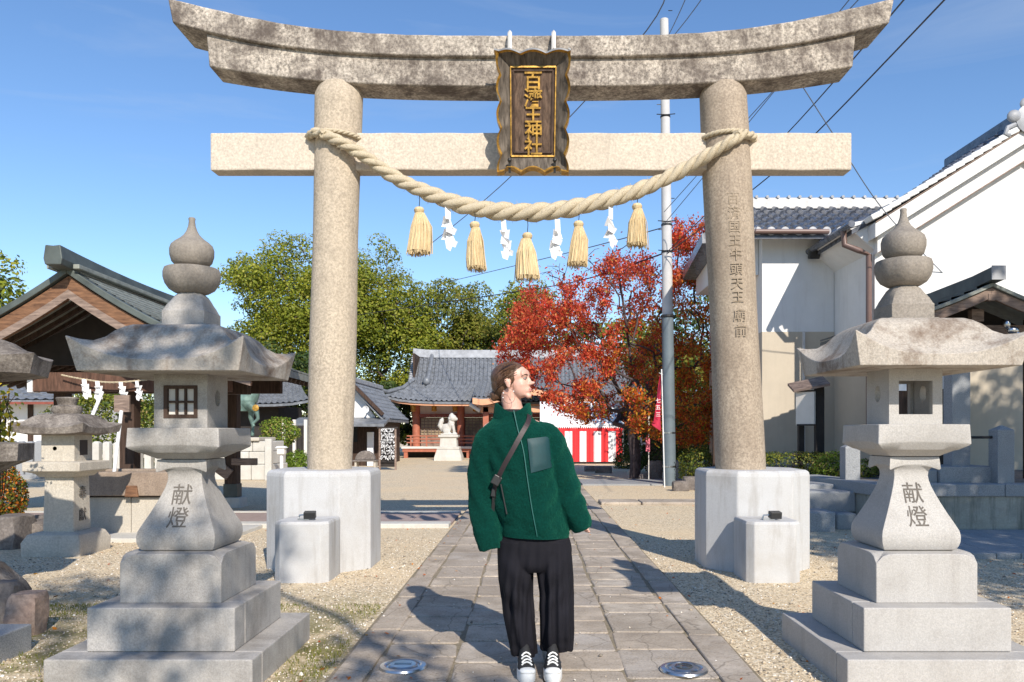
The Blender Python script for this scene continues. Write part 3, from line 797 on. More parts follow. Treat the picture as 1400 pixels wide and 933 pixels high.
def gr(r, n):
    a = np.stack([r.uniform(-4.2, -1.1, n), r.uniform(3.4, 6.0, n), np.zeros(n)], 1)
    keep = (np.sin(a[:, 0] * 5.1) + np.sin(a[:, 1] * 4.3 + 1) + r.normal(0, .6, n)) > .35
    inside = (abs(a[:, 0] + 1.905) < .53) & (abs(a[:, 1] - 4.5) < .53)
    return a[keep & ~inside]
def grass(name, n, fn, h, mat, label, seed=2):
    r = np.random.default_rng(seed); P_ = fn(r, n); n = len(P_)
    th = r.uniform(0, 2 * PI, n); hh = h * r.uniform(.4, 1.2, n); ln = r.uniform(-.6, .6, (n, 2)) * hh[:, None]
    mb = MB()
    for i in range(n):
        x, y, z = P_[i]; c, s = math.cos(th[i]) * .0025, math.sin(th[i]) * .0025
        mb.v += [(x - c, y - s, 0), (x + c, y + s, 0), (x + ln[i, 0], y + ln[i, 1], hh[i])]; mb.f.append((3 * i, 3 * i + 1, 3 * i + 2)); mb.m.append(0)
    tag(mb.build(name, mat), kind='stuff', label=label, cat='grass')
grass('grass', 26000, gr, .028, 'leaf_green2', 'short thin grass and moss growing in the gravel')
M['pebble'] = None
def pebm():
    m, nt, b = new_mat('loose_pebbles'); g = N(nt, 'ShaderNodeNewGeometry')
    c = ramp(nt, g.outputs['Random Per Island'], [(0, (.16, .14, .12)), (.3, (.42, .35, .26)), (.6, (.60, .50, .37)), (.85, (.72, .66, .56)), (1, (.82, .8, .76))])
    nt.links.new(c, b.inputs['Base Color']); b.inputs['Roughness'].default_value = .85; return m
M['pebble'] = pebm()
def pebbles(n, seed):
    r = np.random.default_rng(seed); x = r.uniform(-5.2, 5.2, n * 2); y = 3.3 + 6.5 * r.random(n * 2) ** 1.6
    ok = ~((x > PX0 - .02) & (x < PX1 + .02) & (r.random(n * 2) > .015)) & ~((abs(x + 1.905) < .53) & (abs(y - 4.5) < .53)) & ~((abs(x - 2.092) < .53) & (abs(y - 4.5) < .53))
    x, y = x[ok][:n], y[ok][:n]; n = len(x); s = r.uniform(.004, .0105, n) * (1 + (r.random(n) < .04) * .9); th = r.uniform(0, 2 * PI, n)
    V = np.zeros((n, 6, 3)); on = (x > PX0) & (x < PX1)
    for k, (a, b_, c_) in enumerate(((1, 0, 0), (0, .75, .1), (-1, .1, 0), (.1, -.7, 0), (.1, .1, .6), (0, 0, -.5))):
        j = r.uniform(.75, 1.25, n); V[:, k, 0] = x + s * j * (a * np.cos(th) - b_ * np.sin(th)); V[:, k, 1] = y + s * j * (a * np.sin(th) + b_ * np.cos(th)); V[:, k, 2] = s * j * c_ + s * .25 + on * .032
    fs = []
    for t in ((0, 1, 4), (1, 2, 4), (2, 3, 4), (3, 0, 4), (1, 0, 5), (2, 1, 5), (3, 2, 5), (0, 3, 5)): fs.append(t)
    me = bpy.data.meshes.new('loose_pebbles'); F_ = (np.arange(n)[:, None, None] * 6 + np.array(fs)[None]).reshape(-1, 3)
    me.vertices.add(6 * n); me.vertices.foreach_set('co', V.reshape(-1)); me.loops.add(F_.size); me.loops.foreach_set('vertex_index', F_.reshape(-1).astype(np.int32)); me.polygons.add(len(F_)); me.polygons.foreach_set('loop_start', np.arange(0, F_.size, 3, dtype=np.int32)); me.polygons.foreach_set('loop_total', np.full(len(F_), 3, dtype=np.int32)); me.materials.append(M['pebble']); me.update(calc_edges=True)
    o = bpy.data.objects.new('loose_pebbles', me); COL.objects.link(o); tag(o, 'loose pale and brown pebbles lying over the gravel', 'pebbles', kind='stuff')
pebbles(42000, 9)
def pathleaf(r, n):
    x = np.where(r.random(n) < .5, r.uniform(PX0, PX0 + .15, n), r.uniform(PX0, PX1, n)); return np.stack([x, r.uniform(3.6, 12, n), np.full(n, .036)], 1)
scatter('fallen_leaves', 60, pathleaf, .014, 'leaf_orange', 'few small dry leaves lying on the stone path', seed=8)
# recessed uplights in the path
for px, py, nm in ((551, 921, 'left'), (935, 925, 'right')):
    Y = 1423.5 / (py - 590) ; X = gx(px, Y)
    t = thing('ground_light', (X, Y, .03), 'round steel uplight sunk in the paving on the %s side of the path' % nm, 'ground light', 'uplights sunk in the path')
    mb = MB(); mb.lathe((X, Y, .028), [(.125, 0), (.127, .008), (.122, .018), (.10, .022), (.092, .018), (.09, .012), (.05, .010)], 48); mb.build('steel_ring', 'steel', t, smooth=True, angle=30)
    mb = MB(); mb.lathe((X, Y, .04), [(.075, -.01), (.078, .006), (.07, .012), (.02, .013)], 40); mb.build('lens_cover', 'steel', t, smooth=True, angle=30)
    if nm == 'left':
        mb = MB(); mb.bb(X - .045, X + .045, Y - .012, Y + .012, .05, .0545); mb.build('slot', 'dark_glass', t)
    else:
        mb = MB(); mb.lathe((X, Y, .052), [(.05, 0), (.045, .006), (.02, .008)], 24); mb.build('slot', 'dark_glass', t, smooth=True)
# ------------------------------------------------------------------ the woman
YP = 4.25; KP = YP / F
def pp(px, py, dy=0): return Vector(((px - CX) * KP, YP + dy, H + (HY - py) * KP))
M['fleece'] = None
def fleece():
    m, nt, b = new_mat('green_fleece')
    v = pos(nt); n = noise(nt, v, 140, 5, .8); n2 = noise(nt, v, 12, 4, .6)
    c = ramp(nt, n, [(.3, (.0, .014, .011)), (.5, (.001, .030, .022)), (.72, (.002, .055, .040))])
    c = mix(nt, ramp(nt, n2, [(.35, 0.0), (.7, .35)]), c, (.001, .045, .035))
    nt.links.new(c, b.inputs['Base Color']); b.inputs['Roughness'].default_value = .95; b.inputs['Specular IOR Level'].default_value = .1
    b.inputs['Sheen Weight'].default_value = .15; b.inputs['Sheen Roughness'].default_value = .5; b.inputs['Sheen Tint'].default_value = (.1, .8, .5, 1)
    p = bump(nt, b, n, .9, .006); bump(nt, b, n2, .5, .02, p); return m
M['fleece'] = fleece()
def skinm():
    m, nt, b = new_mat('skin')
    v = pos(nt); n = noise(nt, v, 18, 4, .6)
    c = ramp(nt, n, [(.3, (.60, .33, .25)), (.7, (.70, .42, .33))])
    nt.links.new(c, b.inputs['Base Color']); b.inputs['Roughness'].default_value = .5
    b.inputs['Subsurface Weight'].default_value = .06; b.inputs['Subsurface Radius'].default_value = (.02, .008, .004); b.inputs['Subsurface Scale'].default_value = .5
    return m
M['skin'] = skinm()
def hairm():
    m, nt, b = new_mat('brown_hair')
    v = pos(nt, (60, 60, 16), (0, .5, 0)); n = noise(nt, v, 3, 4, .6, .4)
    c = ramp(nt, n, [(.3, (.045, .022, .013)), (.7, (.16, .085, .048))])
    nt.links.new(c, b.inputs['Base Color']); b.inputs['Roughness'].default_value = .4; bump(nt, b, n, .5, .003); return m
M['hair'] = hairm()
M['lips'] = plain('lips', (.52, .17, .15), .45, var=.05)
M['eye_white'] = plain('eye_white', (.5, .45, .42), .2, var=.02)
M['iris'] = plain('eye_iris', (.05, .06, .06), .15, var=.1)
M['nylon'] = plain('teal_nylon', (.003, .040, .046), .6, var=.2, vs=9, bs=.2, bscale=25)
M['zip'] = plain('teal_zip', (.012, .10, .085), .5, var=.15)
M['trouser'] = plain('charcoal_trousers', (.0105, .010, .014), .85, var=.3, vs=5, bs=.25, bscale=260, spec=.2)
M['strap'] = plain('dark_brown_strap', (.032, .018, .019), .55, var=.2)
M['canvas'] = plain('black_canvas', (.02, .02, .022), .8, var=.2)
M['rubber'] = plain('white_rubber', (.8, .79, .76), .5, var=.03)
M['knit'] = plain('black_knit', (.012, .012, .013), .9)
person = thing('person', (.02, YP, .03), 'woman in green fleece jacket and wide black trousers looking right on the path', 'person')
def ell(cx, cy, cz, rx, ry, n=28, folds=0, ph=0, fn=8, tiltx=0):
    out = []
    for i in range(n):
        a = 2 * PI * i / n; f = 1 + folds * math.sin(fn * a + ph) + folds * .6 * math.sin((fn * 2 - 3) * a + ph * 1.7)
        x = rx * f * math.cos(a)
        out.append((cx + x, cy + ry * f * math.sin(a), cz + tiltx * x))
    return out
def loft_sections(mb, secs, n=28, **kw):
    """secs: px centre x, px y, rx px, ry m, dy m"""
    rings = []
    for q in secs:
        x, y, r, ry, dy = q[:5]; f = q[5] if len(q) > 5 else 0; ph = q[6] if len(q) > 6 else 0; tl = q[7] if len(q) > 7 else 0
        p = pp(x, y, dy); rings.append(ell(p.x, p.y, p.z, r * KP, ry, n, f, ph, kw.get('fn', 8), tl))
    mb.loft(rings)
def dens(secs, sub=4):
    secs = [tuple(list(s) + [0] * (8 - len(s))) for s in secs]
    return [tuple(float(v) for v in p) for p in catm(secs, sub)]
# body: head, neck, torso, arms with hands, legs in one continuous skin
HC = pp(700, 524, -.0)      # ear level centre of the head
yaw = R(-21); pit = R(7)
HM = Matrix.Rotation(yaw, 3, 'Z') @ Matrix.Rotation(pit, 3, 'Y').inverted()
def hd(x, y, z): return HC + HM @ Vector((x, y, z))
body = MB()
he = HM.to_euler()
def hs(c, r, rot=(0, 0, 0), n=20, m=14):
    e = (HM @ Euler(rot).to_matrix()).to_euler(); body.sphere(hd(*c), r, n, m, rot=tuple(e))
hs((-.012, 0, .03), (.090, .071, .076)); hs((.03, 0, .035), (.062, .062, .058))
hs((.045, 0, -.018), (.052, .054, .070)); hs((.054, 0, -.060), (.036, .034, .023), (0, .25, 0)); hs((.085, 0, -.080), (.0155, .019, .015))
hs((.072, 0, -.045), (.028, .033, .028))
hs((.080, 0, .035), (.018, .05, .03))                        # brow
hs((.099, 0, .004), (.0075, .0085, .026), (0, -.42, 0)); hs((.115, 0, -.016), (.0135, .0105, .009)); hs((.104, .009, -.02), (.008, .007, .007)); hs((.104, -.009, -.02), (.008, .007, .007))
hs((.096, 0, -.046), (.010, .019, .006)); hs((.094, 0, -.057), (.010, .017, .0065))
hs((.060, -.034, -.02), (.024, .018, .022)); hs((.060, .034, -.02), (.024, .018, .022))
for s in (-1, 1):
    hs((.006, s * .072, -.003), (.016, .007, .026), (s * .12, -.12, 0)); hs((.0, s * .077, .007), (.013, .006, .015), (0, -.1, 0)); hs((.008, s * .072, -.022), (.010, .007, .012))
p0 = hd(-.018, 0, -.03); p1 = pp(700, 556, .01); p2 = pp(703, 575, .02)
body.tube([p0, p0.lerp(p1, .5), p1, p2], [.054, .052, .054, .072], 20)
loft_sections(body, dens([(703, 570, 18, .06, .02), (705, 582, 44, .08, .01), (710, 600, 48, .10, 0), (716, 650, 42, .10, 0), (724, 700, 38, .095, 0), (731, 735, 44, .11, 0), (732, 752, 40, .09, 0), (732, 757, 20, .06, 0)], 3))
def fingers(mb, wrist, d, side, scale=1.0):
    """slightly curled hand pointing along d"""
    d = Vector(d).normalized(); x = Vector((0, 1, 0)).cross(d).normalized(); y = d.cross(x).normalized()
    c = Vector(wrist)
    mb.tube([c - d * .03, c, c + d * .03, c + d * .065, c + d * .085], [.024, .023, .030, .034, .026], 12)
    for i, (o, L, r) in enumerate(((-.026, .058, .0085), (-.009, .07, .009), (.009, .075, .009), (.026, .066, .0085))):
        b0 = c + d * .075 + y * o
        mb.tube([b0, b0 + d * L * .45 + x * side * .005, b0 + d * L * .75 + x * side * .018, b0 + d * L * .93 + x * side * .033], [r, r, r * .9, r * .7], 8)
    b0 = c + d * .02 - y * .028
    mb.tube([b0, b0 + d * .03 - y * .018, b0 + d * .055 - y * .02 + x * side * .01], [.012, .0105, .008], 8)
body.tube([pp(668, 592), pp(660, 660, .01), pp(671, 735, -.03)], [.05, .042, .028], 14)
fingers(body, pp(668, 705, .0), pp(672, 750, -.02) - pp(668, 705, .0), 1, 1)
body.tube([pp(750, 592), pp(772, 655, .02), pp(788, 700, -.01)], [.05, .042, .027], 14)
fingers(body, pp(783, 697, -.015), pp(797, 727, -.03) - pp(783, 697, -.015), -1, 1)
for a, b_, c_ in (((708, 745), (708, 825), (717, 905)), ((756, 745), (759, 825), (757, 900))):
    body.tube([pp(*a), pp(*b_, -.01), pp(*c_, .03)], [.066, .046, .034], 16)
bod = remesh_obj(body, 'body', 'skin', person, .0045, 3)
bod.parent = None; COL.objects.unlink(bod) if False else None
bod.parent = person
# hair: cap drawn back to a low bun
hair = MB()
def hsph(c, r, rot=(0, 0, 0), n=28, m=18):
    e = (HM @ Euler(rot).to_matrix()).to_euler(); hair.sphere(hd(*c), r, n, m, rot=tuple(e))
hsph((-.020, 0, .036), (.095, .078, .080)); hsph((.012, 0, .060), (.075, .064, .052), (0, .42, 0)); hsph((-.052, 0, .0), (.063, .066, .068)); hsph((-.055, 0, -.03), (.045, .05, .042))
hsph((.012, -.030, .054), (.046, .041, .040), (0, .5, 0)); hsph((.012, .030, .054), (.046, .041, .040), (0, .5, 0))
hsph((-.095, 0, -.052), (.036, .036, .030), (0, .3, 0)); hsph((-.105, -.012, -.062), (.022, .02, .022)); hsph((-.085, .014, -.066), (.02, .022, .02)); hsph((-.112, 0, -.042), (.016, .024, .016))
remesh_obj(hair, 'hair', 'hair', person, .004, 2)
mb = MB(); rnd = random.Random(4)
for k in range(26):
    a = rnd.uniform(-.5, .5); z0 = rnd.uniform(.02, .10); s = rnd.choice([-1, -1, 1])
    mb.tube([hd(.05 + a * .02, s * .055, z0 + .01), hd(.0, s * (.080 + rnd.uniform(0, .004)), z0 - .01 + rnd.uniform(-.01, .01)), hd(-.06, s * .068, z0 - .05), hd(-.10 + rnd.uniform(-.01, .01), s * .022, -.05 + rnd.uniform(-.02, .02))], [.0012, .0022, .0022, .001], 4)
for k in range(2):
    mb.tube([hd(.04, -.066, .02 + k * .004), hd(.03 + rnd.uniform(-.01, .02), -.076, -.01), hd(.022 + rnd.uniform(-.015, .02), -.078, -.035 - rnd.uniform(0, .02))], [.0008, .0009, .0004], 3)
for k in range(9): mb.tube([hd(-.10, rnd.uniform(-.03, .03), -.02), hd(-.14 - rnd.uniform(0, .015), rnd.uniform(-.03, .03), -.05 + rnd.uniform(-.02, .02)), hd(-.125, rnd.uniform(-.03, .03), -.09)], [.001, .001, .0004], 3)
mb.build('loose_strands', 'hair', person, smooth=True)
# face details
mb = MB()
for s in (-1, 1): mb.sphere(hd(.0865, s * .029, .011), (.009, .011, .0042), 14, 10, rot=tuple(he))
eyes = mb.build('eyes', 'eye_white', person, smooth=True)
mb = MB()
for s in (-1, 1): mb.sphere(hd(.0945, s * .030, .011), (.0035, .0048, .0048), 12, 8, rot=tuple(he))
mb.build('iris', 'iris', eyes, smooth=True)
mb = MB()
for s in (-1, 1):
    mb.tube([hd(.099, s * .014, .027), hd(.0975, s * .026, .031), hd(.089, s * .040, .029), hd(.078, s * .048, .024)], [.0022, .0032, .0026, .0012], 6)
    mb.tube([hd(.0965, s * .018, .0165), hd(.0975, s * .028, .018), hd(.09, s * .040, .0145)], [.001, .0016, .001], 6)
mb.build('eyebrows', 'hair', person, smooth=True)
mb = MB(); mb.sphere(hd(.0975, 0, -.0465), (.0095, .019, .0042), 16, 10, rot=tuple(he)); mb.sphere(hd(.0965, 0, -.0555), (.009, .0165, .0052), 16, 10, rot=tuple(he))
mb.build('lips', 'lips', person, smooth=True)
# earrings: large thin hoops with small beads
for s in (-1, 1):
    mb = MB(); c = hd(.008, s * .084, -.072); n = 40
    pts = [c + HM @ Vector((.034 * math.cos(2 * PI * i / n), s * .004 * math.sin(2 * PI * i / n * 2), .040 * math.sin(2 * PI * i / n))) for i in range(n + 1)]
    mb.tube(pts, .0009, 5)
    er = mb.build('earring', 'iris', person, smooth=True)
    mb = MB()
    for k in (3, 17, 21): mb.sphere(pts[k] + Vector((0, -.002, 0)), .0034, 10, 8)
    mb.build('bead', 'rubber', er, smooth=True)
mb = MB(); loft_sections(mb, dens([(700, 560, 18.5, .066, .012), (701, 564, 20, .072, .012), (702, 569, 22, .08, .012), (704, 580, 26, .08, .01)], 3), 32); mb.build('roll_neck_top', 'knit', person, smooth=True)
# jacket
torso = dens([(700, 563, 24, .088, .01), (702, 574, 29, .098, .008), (705, 583, 44, .115, .005), (708, 594, 54, .130, 0), (711, 612, 53, .142, 0, .008, 0), (716, 650, 49, .150, 0, .014, 1), (723, 690, 48.5, .154, 0, .018, 1.6), (730, 712, 46, .152, 0, .018, 2), (732, 727, 46.5, .145, 0, .010, 2, -.02), (732, 731, 44, .138, 0, .0, 2, -.04)], 4)
jk = MB()
loft_sections(jk, torso, 40, fn=5)
def sleeve(mb, secs, n=24):
    S = dens(secs, 4); pts = [pp(s[0], s[1], s[4]) for s in S]; rings = []
    for k, p in enumerate(pts):
        d = (pts[min(k + 1, len(pts) - 1)] - pts[max(k - 1, 0)]).normalized(); y = Vector((0, 1, 0)); x = y.cross(d).normalized(); y = d.cross(x).normalized()
        r = S[k][2] * KP; f = S[k][5]
        rings.append([p + x * r * (1 + f * math.sin(3 * 2 * PI * i / n + S[k][6])) * math.cos(2 * PI * i / n) + y * (S[k][3]) * (1 + f * math.sin(4 * 2 * PI * i / n + S[k][6])) * math.sin(2 * PI * i / n) for i in range(n)])
    mb.loft(rings)
sleeve(jk, [(686, 590, 16, .07, 0), (672, 600, 21, .085, 0), (664, 622, 21.5, .088, 0, .02, 0), (660, 650, 20, .085, .005, .03, 1), (660, 685, 19.5, .08, 0, .03, 2.5), (665, 715, 19.5, .075, -.02, .03, 4), (670, 738, 18, .068, -.03, .02, 5), (672, 750, 15.5, .058, -.034)])
sleeve(jk, [(732, 590, 16, .07, 0), (748, 600, 21, .085, 0), (758, 622, 21.5, .088, .005, .02, 2), (768, 650, 21, .085, .01, .03, 3), (777, 680, 20, .08, 0, .03, 4.5), (787, 702, 18.5, .072, -.015, .03, 6), (794, 716, 16, .062, -.022, .02, 6), (797, 724, 12.5, .05, -.026)])
jacket = remesh_obj(jk, 'fleece_jacket', 'fleece', person, .0055, 2)
def fold(ob, f, front_only=False):
    me = ob.data; n = len(me.vertices); co = np.zeros(n * 3); me.vertices.foreach_get('co', co); nn = np.zeros(n * 3); me.vertices.foreach_get('normal', nn)
    co = co.reshape(-1, 3); nn = nn.reshape(-1, 3); co += nn * (np.abs(nn[:, 1:2]) ** .8 if front_only else 1.0) * f(co[:, 0] + ob.parent.location.x, co[:, 1], co[:, 2] + ob.parent.location.z)[:, None]; me.vertices.foreach_set('co', co.reshape(-1)); me.update()
def jf(x, y, z):
    g = lambda cx, cz, w: np.exp(-((x - cx) ** 2 + (z - cz) ** 2) / w ** 2)
    d = .007 * np.sin((z * .8 + x * 1.4) * 52 + 2 * np.sin(z * 9)) * g(-.26, 1.0, .13)        # elbow creases
    d += .007 * np.sin((z * .9 - x * 1.2) * 50 + 2 * np.sin(z * 8)) * g(.20, .98, .13)
    d += .006 * np.sin((z * .5 + x * 1.1) * 60) * g(-.16, 1.2, .11) + .006 * np.sin((z * .5 - x * 1.1) * 60) * g(.10, 1.2, .11)
    d += .005 * np.sin(x * 34 + z * 7) * np.clip((1.0 - z) * 4, 0, 1)
    return d
fold(jacket, jf)
dt = bpy.data.textures.new('fleece_lumps', 'CLOUDS'); dt.noise_scale = .06; dt.noise_depth = 3
dm = jacket.modifiers.new('lumps', 'DISPLACE'); dm.texture = dt; dm.strength = .013; dm.mid_level = .5; dm.texture_coords = 'LOCAL'
dt2 = bpy.data.textures.new('fleece_pile', 'CLOUDS'); dt2.noise_scale = .011; dt2.noise_depth = 1
dm = jacket.modifiers.new('pile', 'DISPLACE'); dm.texture = dt2; dm.strength = .0032; dm.mid_level = .5; dm.texture_coords = 'LOCAL'
TZ = [(H + (HY - s[1]) * KP, (s[0] - CX) * KP, s[2] * KP, s[3], s[4]) for s in torso][::-1]
def front(px, py, off=.004):
    p = pp(px, py); z = p.z
    cx = float(np.interp(z, [t[0] for t in TZ], [t[1] for t in TZ])); rx = float(np.interp(z, [t[0] for t in TZ], [t[2] for t in TZ])); ry = float(np.interp(z, [t[0] for t in TZ], [t[3] for t in TZ]))
    q = max(-.95, min(.95, (p.x - cx) / rx))
    return Vector((p.x, YP - ry * math.sqrt(1 - q * q) - off, z))
# stand collar, open at the front
mb = MB(); rings = []
for (y, rx, ry, dy, o) in ((570, 27, .100, .010, 0), (563, 26, .094, .008, 0), (555, 25, .090, .006, 0), (551, 24, .086, .006, 0), (551.5, 22, .080, .006, 0), (557, 21, .076, .006, 0), (568, 22, .078, .006, 0)):
    ring = []
    for i in range(45):
        a = -PI / 2 + .16 + (2 * PI - .32) * i / 44
        dip = 13 * max(0, -math.sin(a)) ** 3
        p = pp(699.5 + 1.5, y + dip, dy); ring.append((p.x + rx * KP * math.cos(a), p.y + ry * math.sin(a), p.z))
    rings.append(ring)
mb.loft(rings, cap=False, closed=False)
cf = mb.build('collar', 'fleece', person, smooth=True)
mb = MB(); zp = catm([(703, 562), (708, 585), (716, 615), (721, 650), (727, 690), (733, 722), (734, 729)], 6)
for a, b_ in zip(zp[:-1], zp[1:]): mb.beam(front(a[0], a[1], .007), front(b_[0], b_[1], .007), .0045, .005, up=(0, 1, 0))
mb.build('zipper', 'zip', person)
mb = MB()
cor = [(721, 600), (750, 596.5), (754, 638), (726, 645)]
def pk(u, v):
    a = (cor[0][0] * (1 - u) + cor[1][0] * u, cor[0][1] * (1 - u) + cor[1][1] * u); c = (cor[3][0] * (1 - u) + cor[2][0] * u, cor[3][1] * (1 - u) + cor[2][1] * u)
    e = min(u, 1 - u, v, 1 - v); return front(a[0] * (1 - v) + c[0] * v, a[1] * (1 - v) + c[1] * v, .006 + .006 * min(1, e * 6))
mb.grid(pk, 14, 16, thick=(0, .012, 0)); mb.build('chest_pocket', 'nylon', person, smooth=True, angle=50)
mb = MB()
for a, b_ in (((676, 617), (690, 621)),):
    pass
mb = MB()
for k in range(3):
    mb.loft([ell(*pp(731.5 + 1.2 * k * 0, 727 + q, 0), (46.8 - .25 * q) * KP, .147, 48, .012, 2, 5, -.03) for q in (0, 1, 5, 6)], cap=False) if k == 0 else None
mb.build('hem_band', 'fleece', person, smooth=True)
# bag strap across the chest, with buckle and small bag under the arm
mb = MB(); st = catm([(724, 568), (722, 578), (712, 596), (700, 618), (690, 636), (681, 655), (677, 668), (675, 690)], 6)
def strap_pt(q, o, off):
    return front(q[0] + o * .88, q[1] + o * .48, off)
rings = [[strap_pt(q, -3.2, .013), strap_pt(q, 3.2, .013), strap_pt(q, 3.2, .006), strap_pt(q, -3.2, .006)] for q in st]
rings = [[tuple(p) for p in r] for r in rings]
top = pp(724, 563, .05); rings = [[(top.x - .018, top.y, top.z + .01), (top.x + .018, top.y, top.z), (top.x + .018, top.y, top.z - .007), (top.x - .018, top.y, top.z)]] + rings
mb.loft(rings); mb.build('bag_strap', 'strap', person)
mb = MB(); c = front(680, 655, .02); mb.box(c, (.045, .014, .05), (0, .5, 0)); c = front(676, 672, .016); mb.box(c, (.026, .012, .045), (0, .2, 0)); mb.build('buckle', 'black', person, bevel=.004)
mb = MB()
for a, b_, w_ in (((677, 668), (674, 705), .016), ((686, 660), (694, 700), .006)):
    mb.beam(front(*a, .010), front(*b_, .008), w_, .006, up=(0, 1, 0))
mb.build('strap_end', 'black', person)
# trousers
tr = MB()
loft_sections(tr, dens([(730, 714, 42, .115, 0), (731, 728, 45, .122, 0), (731, 745, 50, .13, 0, .01, 0), (731, 758, 50, .125, 0, .01, .5), (731, 772, 44, .115, 0), (731, 780, 24, .09, 0)], 3), 40, fn=9)
def legs(secs): loft_sections(tr, dens(secs, 5), 64, fn=7)
legs([(706, 738, 26, .115, 0, .02, 0), (705.2, 770, 24.6, .115, 0, .03, .2), (705.5, 800, 22.0, .11, -.005, .06, .4), (708, 830, 20.5, .105, -.005, .065, .7), (711.5, 860, 19.5, .10, 0, .065, 1.0), (715, 884, 18.5, .088, .018, .05, 1.2), (716.5, 896, 18, .08, .03, .05, 1.2)])
legs([(754, 738, 25, .115, 0, .02, 2), (756.5, 770, 25.5, .115, 0, .03, 2.2), (760, 800, 23, .11, -.005, .06, 2.4), (761, 830, 22.5, .11, -.005, .065, 2.7), (761.5, 860, 22.5, .105, 0, .065, 3.0), (761.5, 878, 22.5, .09, .018, .055, 3.2), (761, 890, 22, .08, .03, .05, 3.2)])
tro = remesh_obj(tr, 'wide_trousers', 'trouser', person, .0055, 1)
def tf(x, y, z):
    low = np.clip((.78 - z) * 3, .15, 1)
    d = .0075 * np.sin(x * 120 + z * 5 * np.sign(x - .02) + 1.5 * np.sin(z * 6)) * low * (1 - .5 * np.clip((.15 - z) * 6, 0, 1))
    d += .004 * np.sin(x * 55 + z * 14) * low
    d += .003 * np.exp(-((z - .14) / .06) ** 2) * np.sin(z * 80 + x * 40)
    d += .006 * np.exp(-((z - .45) / .12) ** 2) * np.sin(z * 42 - np.abs(x - .02) * 40)
    return d
fold(tro, tf, True)
# sneakers
for cx_, cy_, rot, lab in ((718.5, 917, .10, 0), (755, 916, -.02, 1)):
    base = pp(cx_, 917, -.085); base.z = .03
    m3 = Matrix.Rotation(rot, 3, 'Z')
    def fp(s, z, yo=0, n=28, wv=.049, Lf=.14):
        out = []
        for i in range(n):
            a = 2 * PI * i / n; x = math.cos(a); y = math.sin(a)
            wd = wv * (1.0 if y < 0 else .82); L = Lf
            p = m3 @ Vector((wd * s * math.copysign(abs(x) ** .75, x), L * s * math.copysign(abs(y) ** .8, y) + yo, 0)); out.append((base.x + p.x, base.y + p.y, z))
        return out
    mb = MB(); mb.loft([fp(.97, .030), fp(1.0, .036), fp(1.0, .078), fp(.975, .083), fp(.9, .084)]); sole = mb.build('shoe_sole', 'rubber', person, smooth=True, angle=40)
    mb = MB(); mb.loft([fp(.95, .08), fp(.94, .09), fp(.88, .102, .012), fp(.76, .120, .030), fp(.64, .142, .05), fp(.55, .168, .07), fp(.5, .19, .08)]); up = mb.build('shoe_upper', 'canvas', person, smooth=True, angle=60)
    mb = MB(); c = m3 @ Vector((0, -.108, 0)); mb.sphere((base.x + c.x, base.y + c.y, .086), (.042, .034, .019), 20, 12); mb.build('toe_cap', 'rubber', up, smooth=True)
    mb = MB()
    for k, (yy, zz) in enumerate(((-.088, .112), (-.071, .122), (-.053, .133), (-.034, .146))):
        w_ = .026 - k * .001; q = []
        for t in (-1, -.5, 0, .5, 1):
            p = base + m3 @ Vector((w_ * t, yy + .006 * t * (1 if k % 2 else -1), 0)); p.z = zz + .014 - .016 * t * t; q.append(p)
        mb.tube(q, .0045, 6)
    mb.build('laces', 'rubber', up, smooth=True)
# ------------------------------------------------------------------ tiled roof helper
def tiled(mb, fn, nr, nc, rib=.045, step=.02, per=6, sub=2, thick=.09, mi=0):
    """fn(u,v)->Vector surface; u across, v down the slope. nr tile columns, nc courses"""
    nu, nv = nr * per, nc * sub
    def P_(u, v):
        p = Vector(fn(u, v)); e = 1e-3
        du = Vector(fn(min(1, u + e), v)) - Vector(fn(max(0, u - e), v)); dv = Vector(fn(u, min(1, v + e))) - Vector(fn(u, max(0, v - e)))
        n = du.cross(dv); n.normalize()
        if n.z < 0: n = -n
        ph = (u * nr) % 1.0
        h = rib * max(0, math.cos((ph - .5) * 2 * PI) * 1.0) ** .6 if abs(ph - .5) < .25 else -.25 * rib * math.sin(ph * 2 * PI) ** 2 * 0
        cph = (v * nc) % 1.0
        s_ = step * (cph if cph > 0 else (1.0 if v > 0 else 0)) 
        return p + n * (h + step * (1 - cph) * -1 + s_ * 0)
    vs = []; 
    vals_v = []
    for c in range(nc):
        vals_v += [c / nc + 1e-4 / nc, (c + .999) / nc]
    for v in vals_v:
        for i in range(nu + 1): vs.append(P_(i / nu, v))
    n1 = nu + 1; fs = []
    for j in range(len(vals_v) - 1):
        for i in range(nu): fs.append((j * n1 + i, (j + 1) * n1 + i, (j + 1) * n1 + i + 1, j * n1 + i + 1))
    mb.add(vs, fs, mi)
    mb.grid(lambda u, v: Vector(fn(u, v)) + Vector((0, 0, -.04)), max(4, nr // 3), 8, mi, thick=(0, 0, -thick))

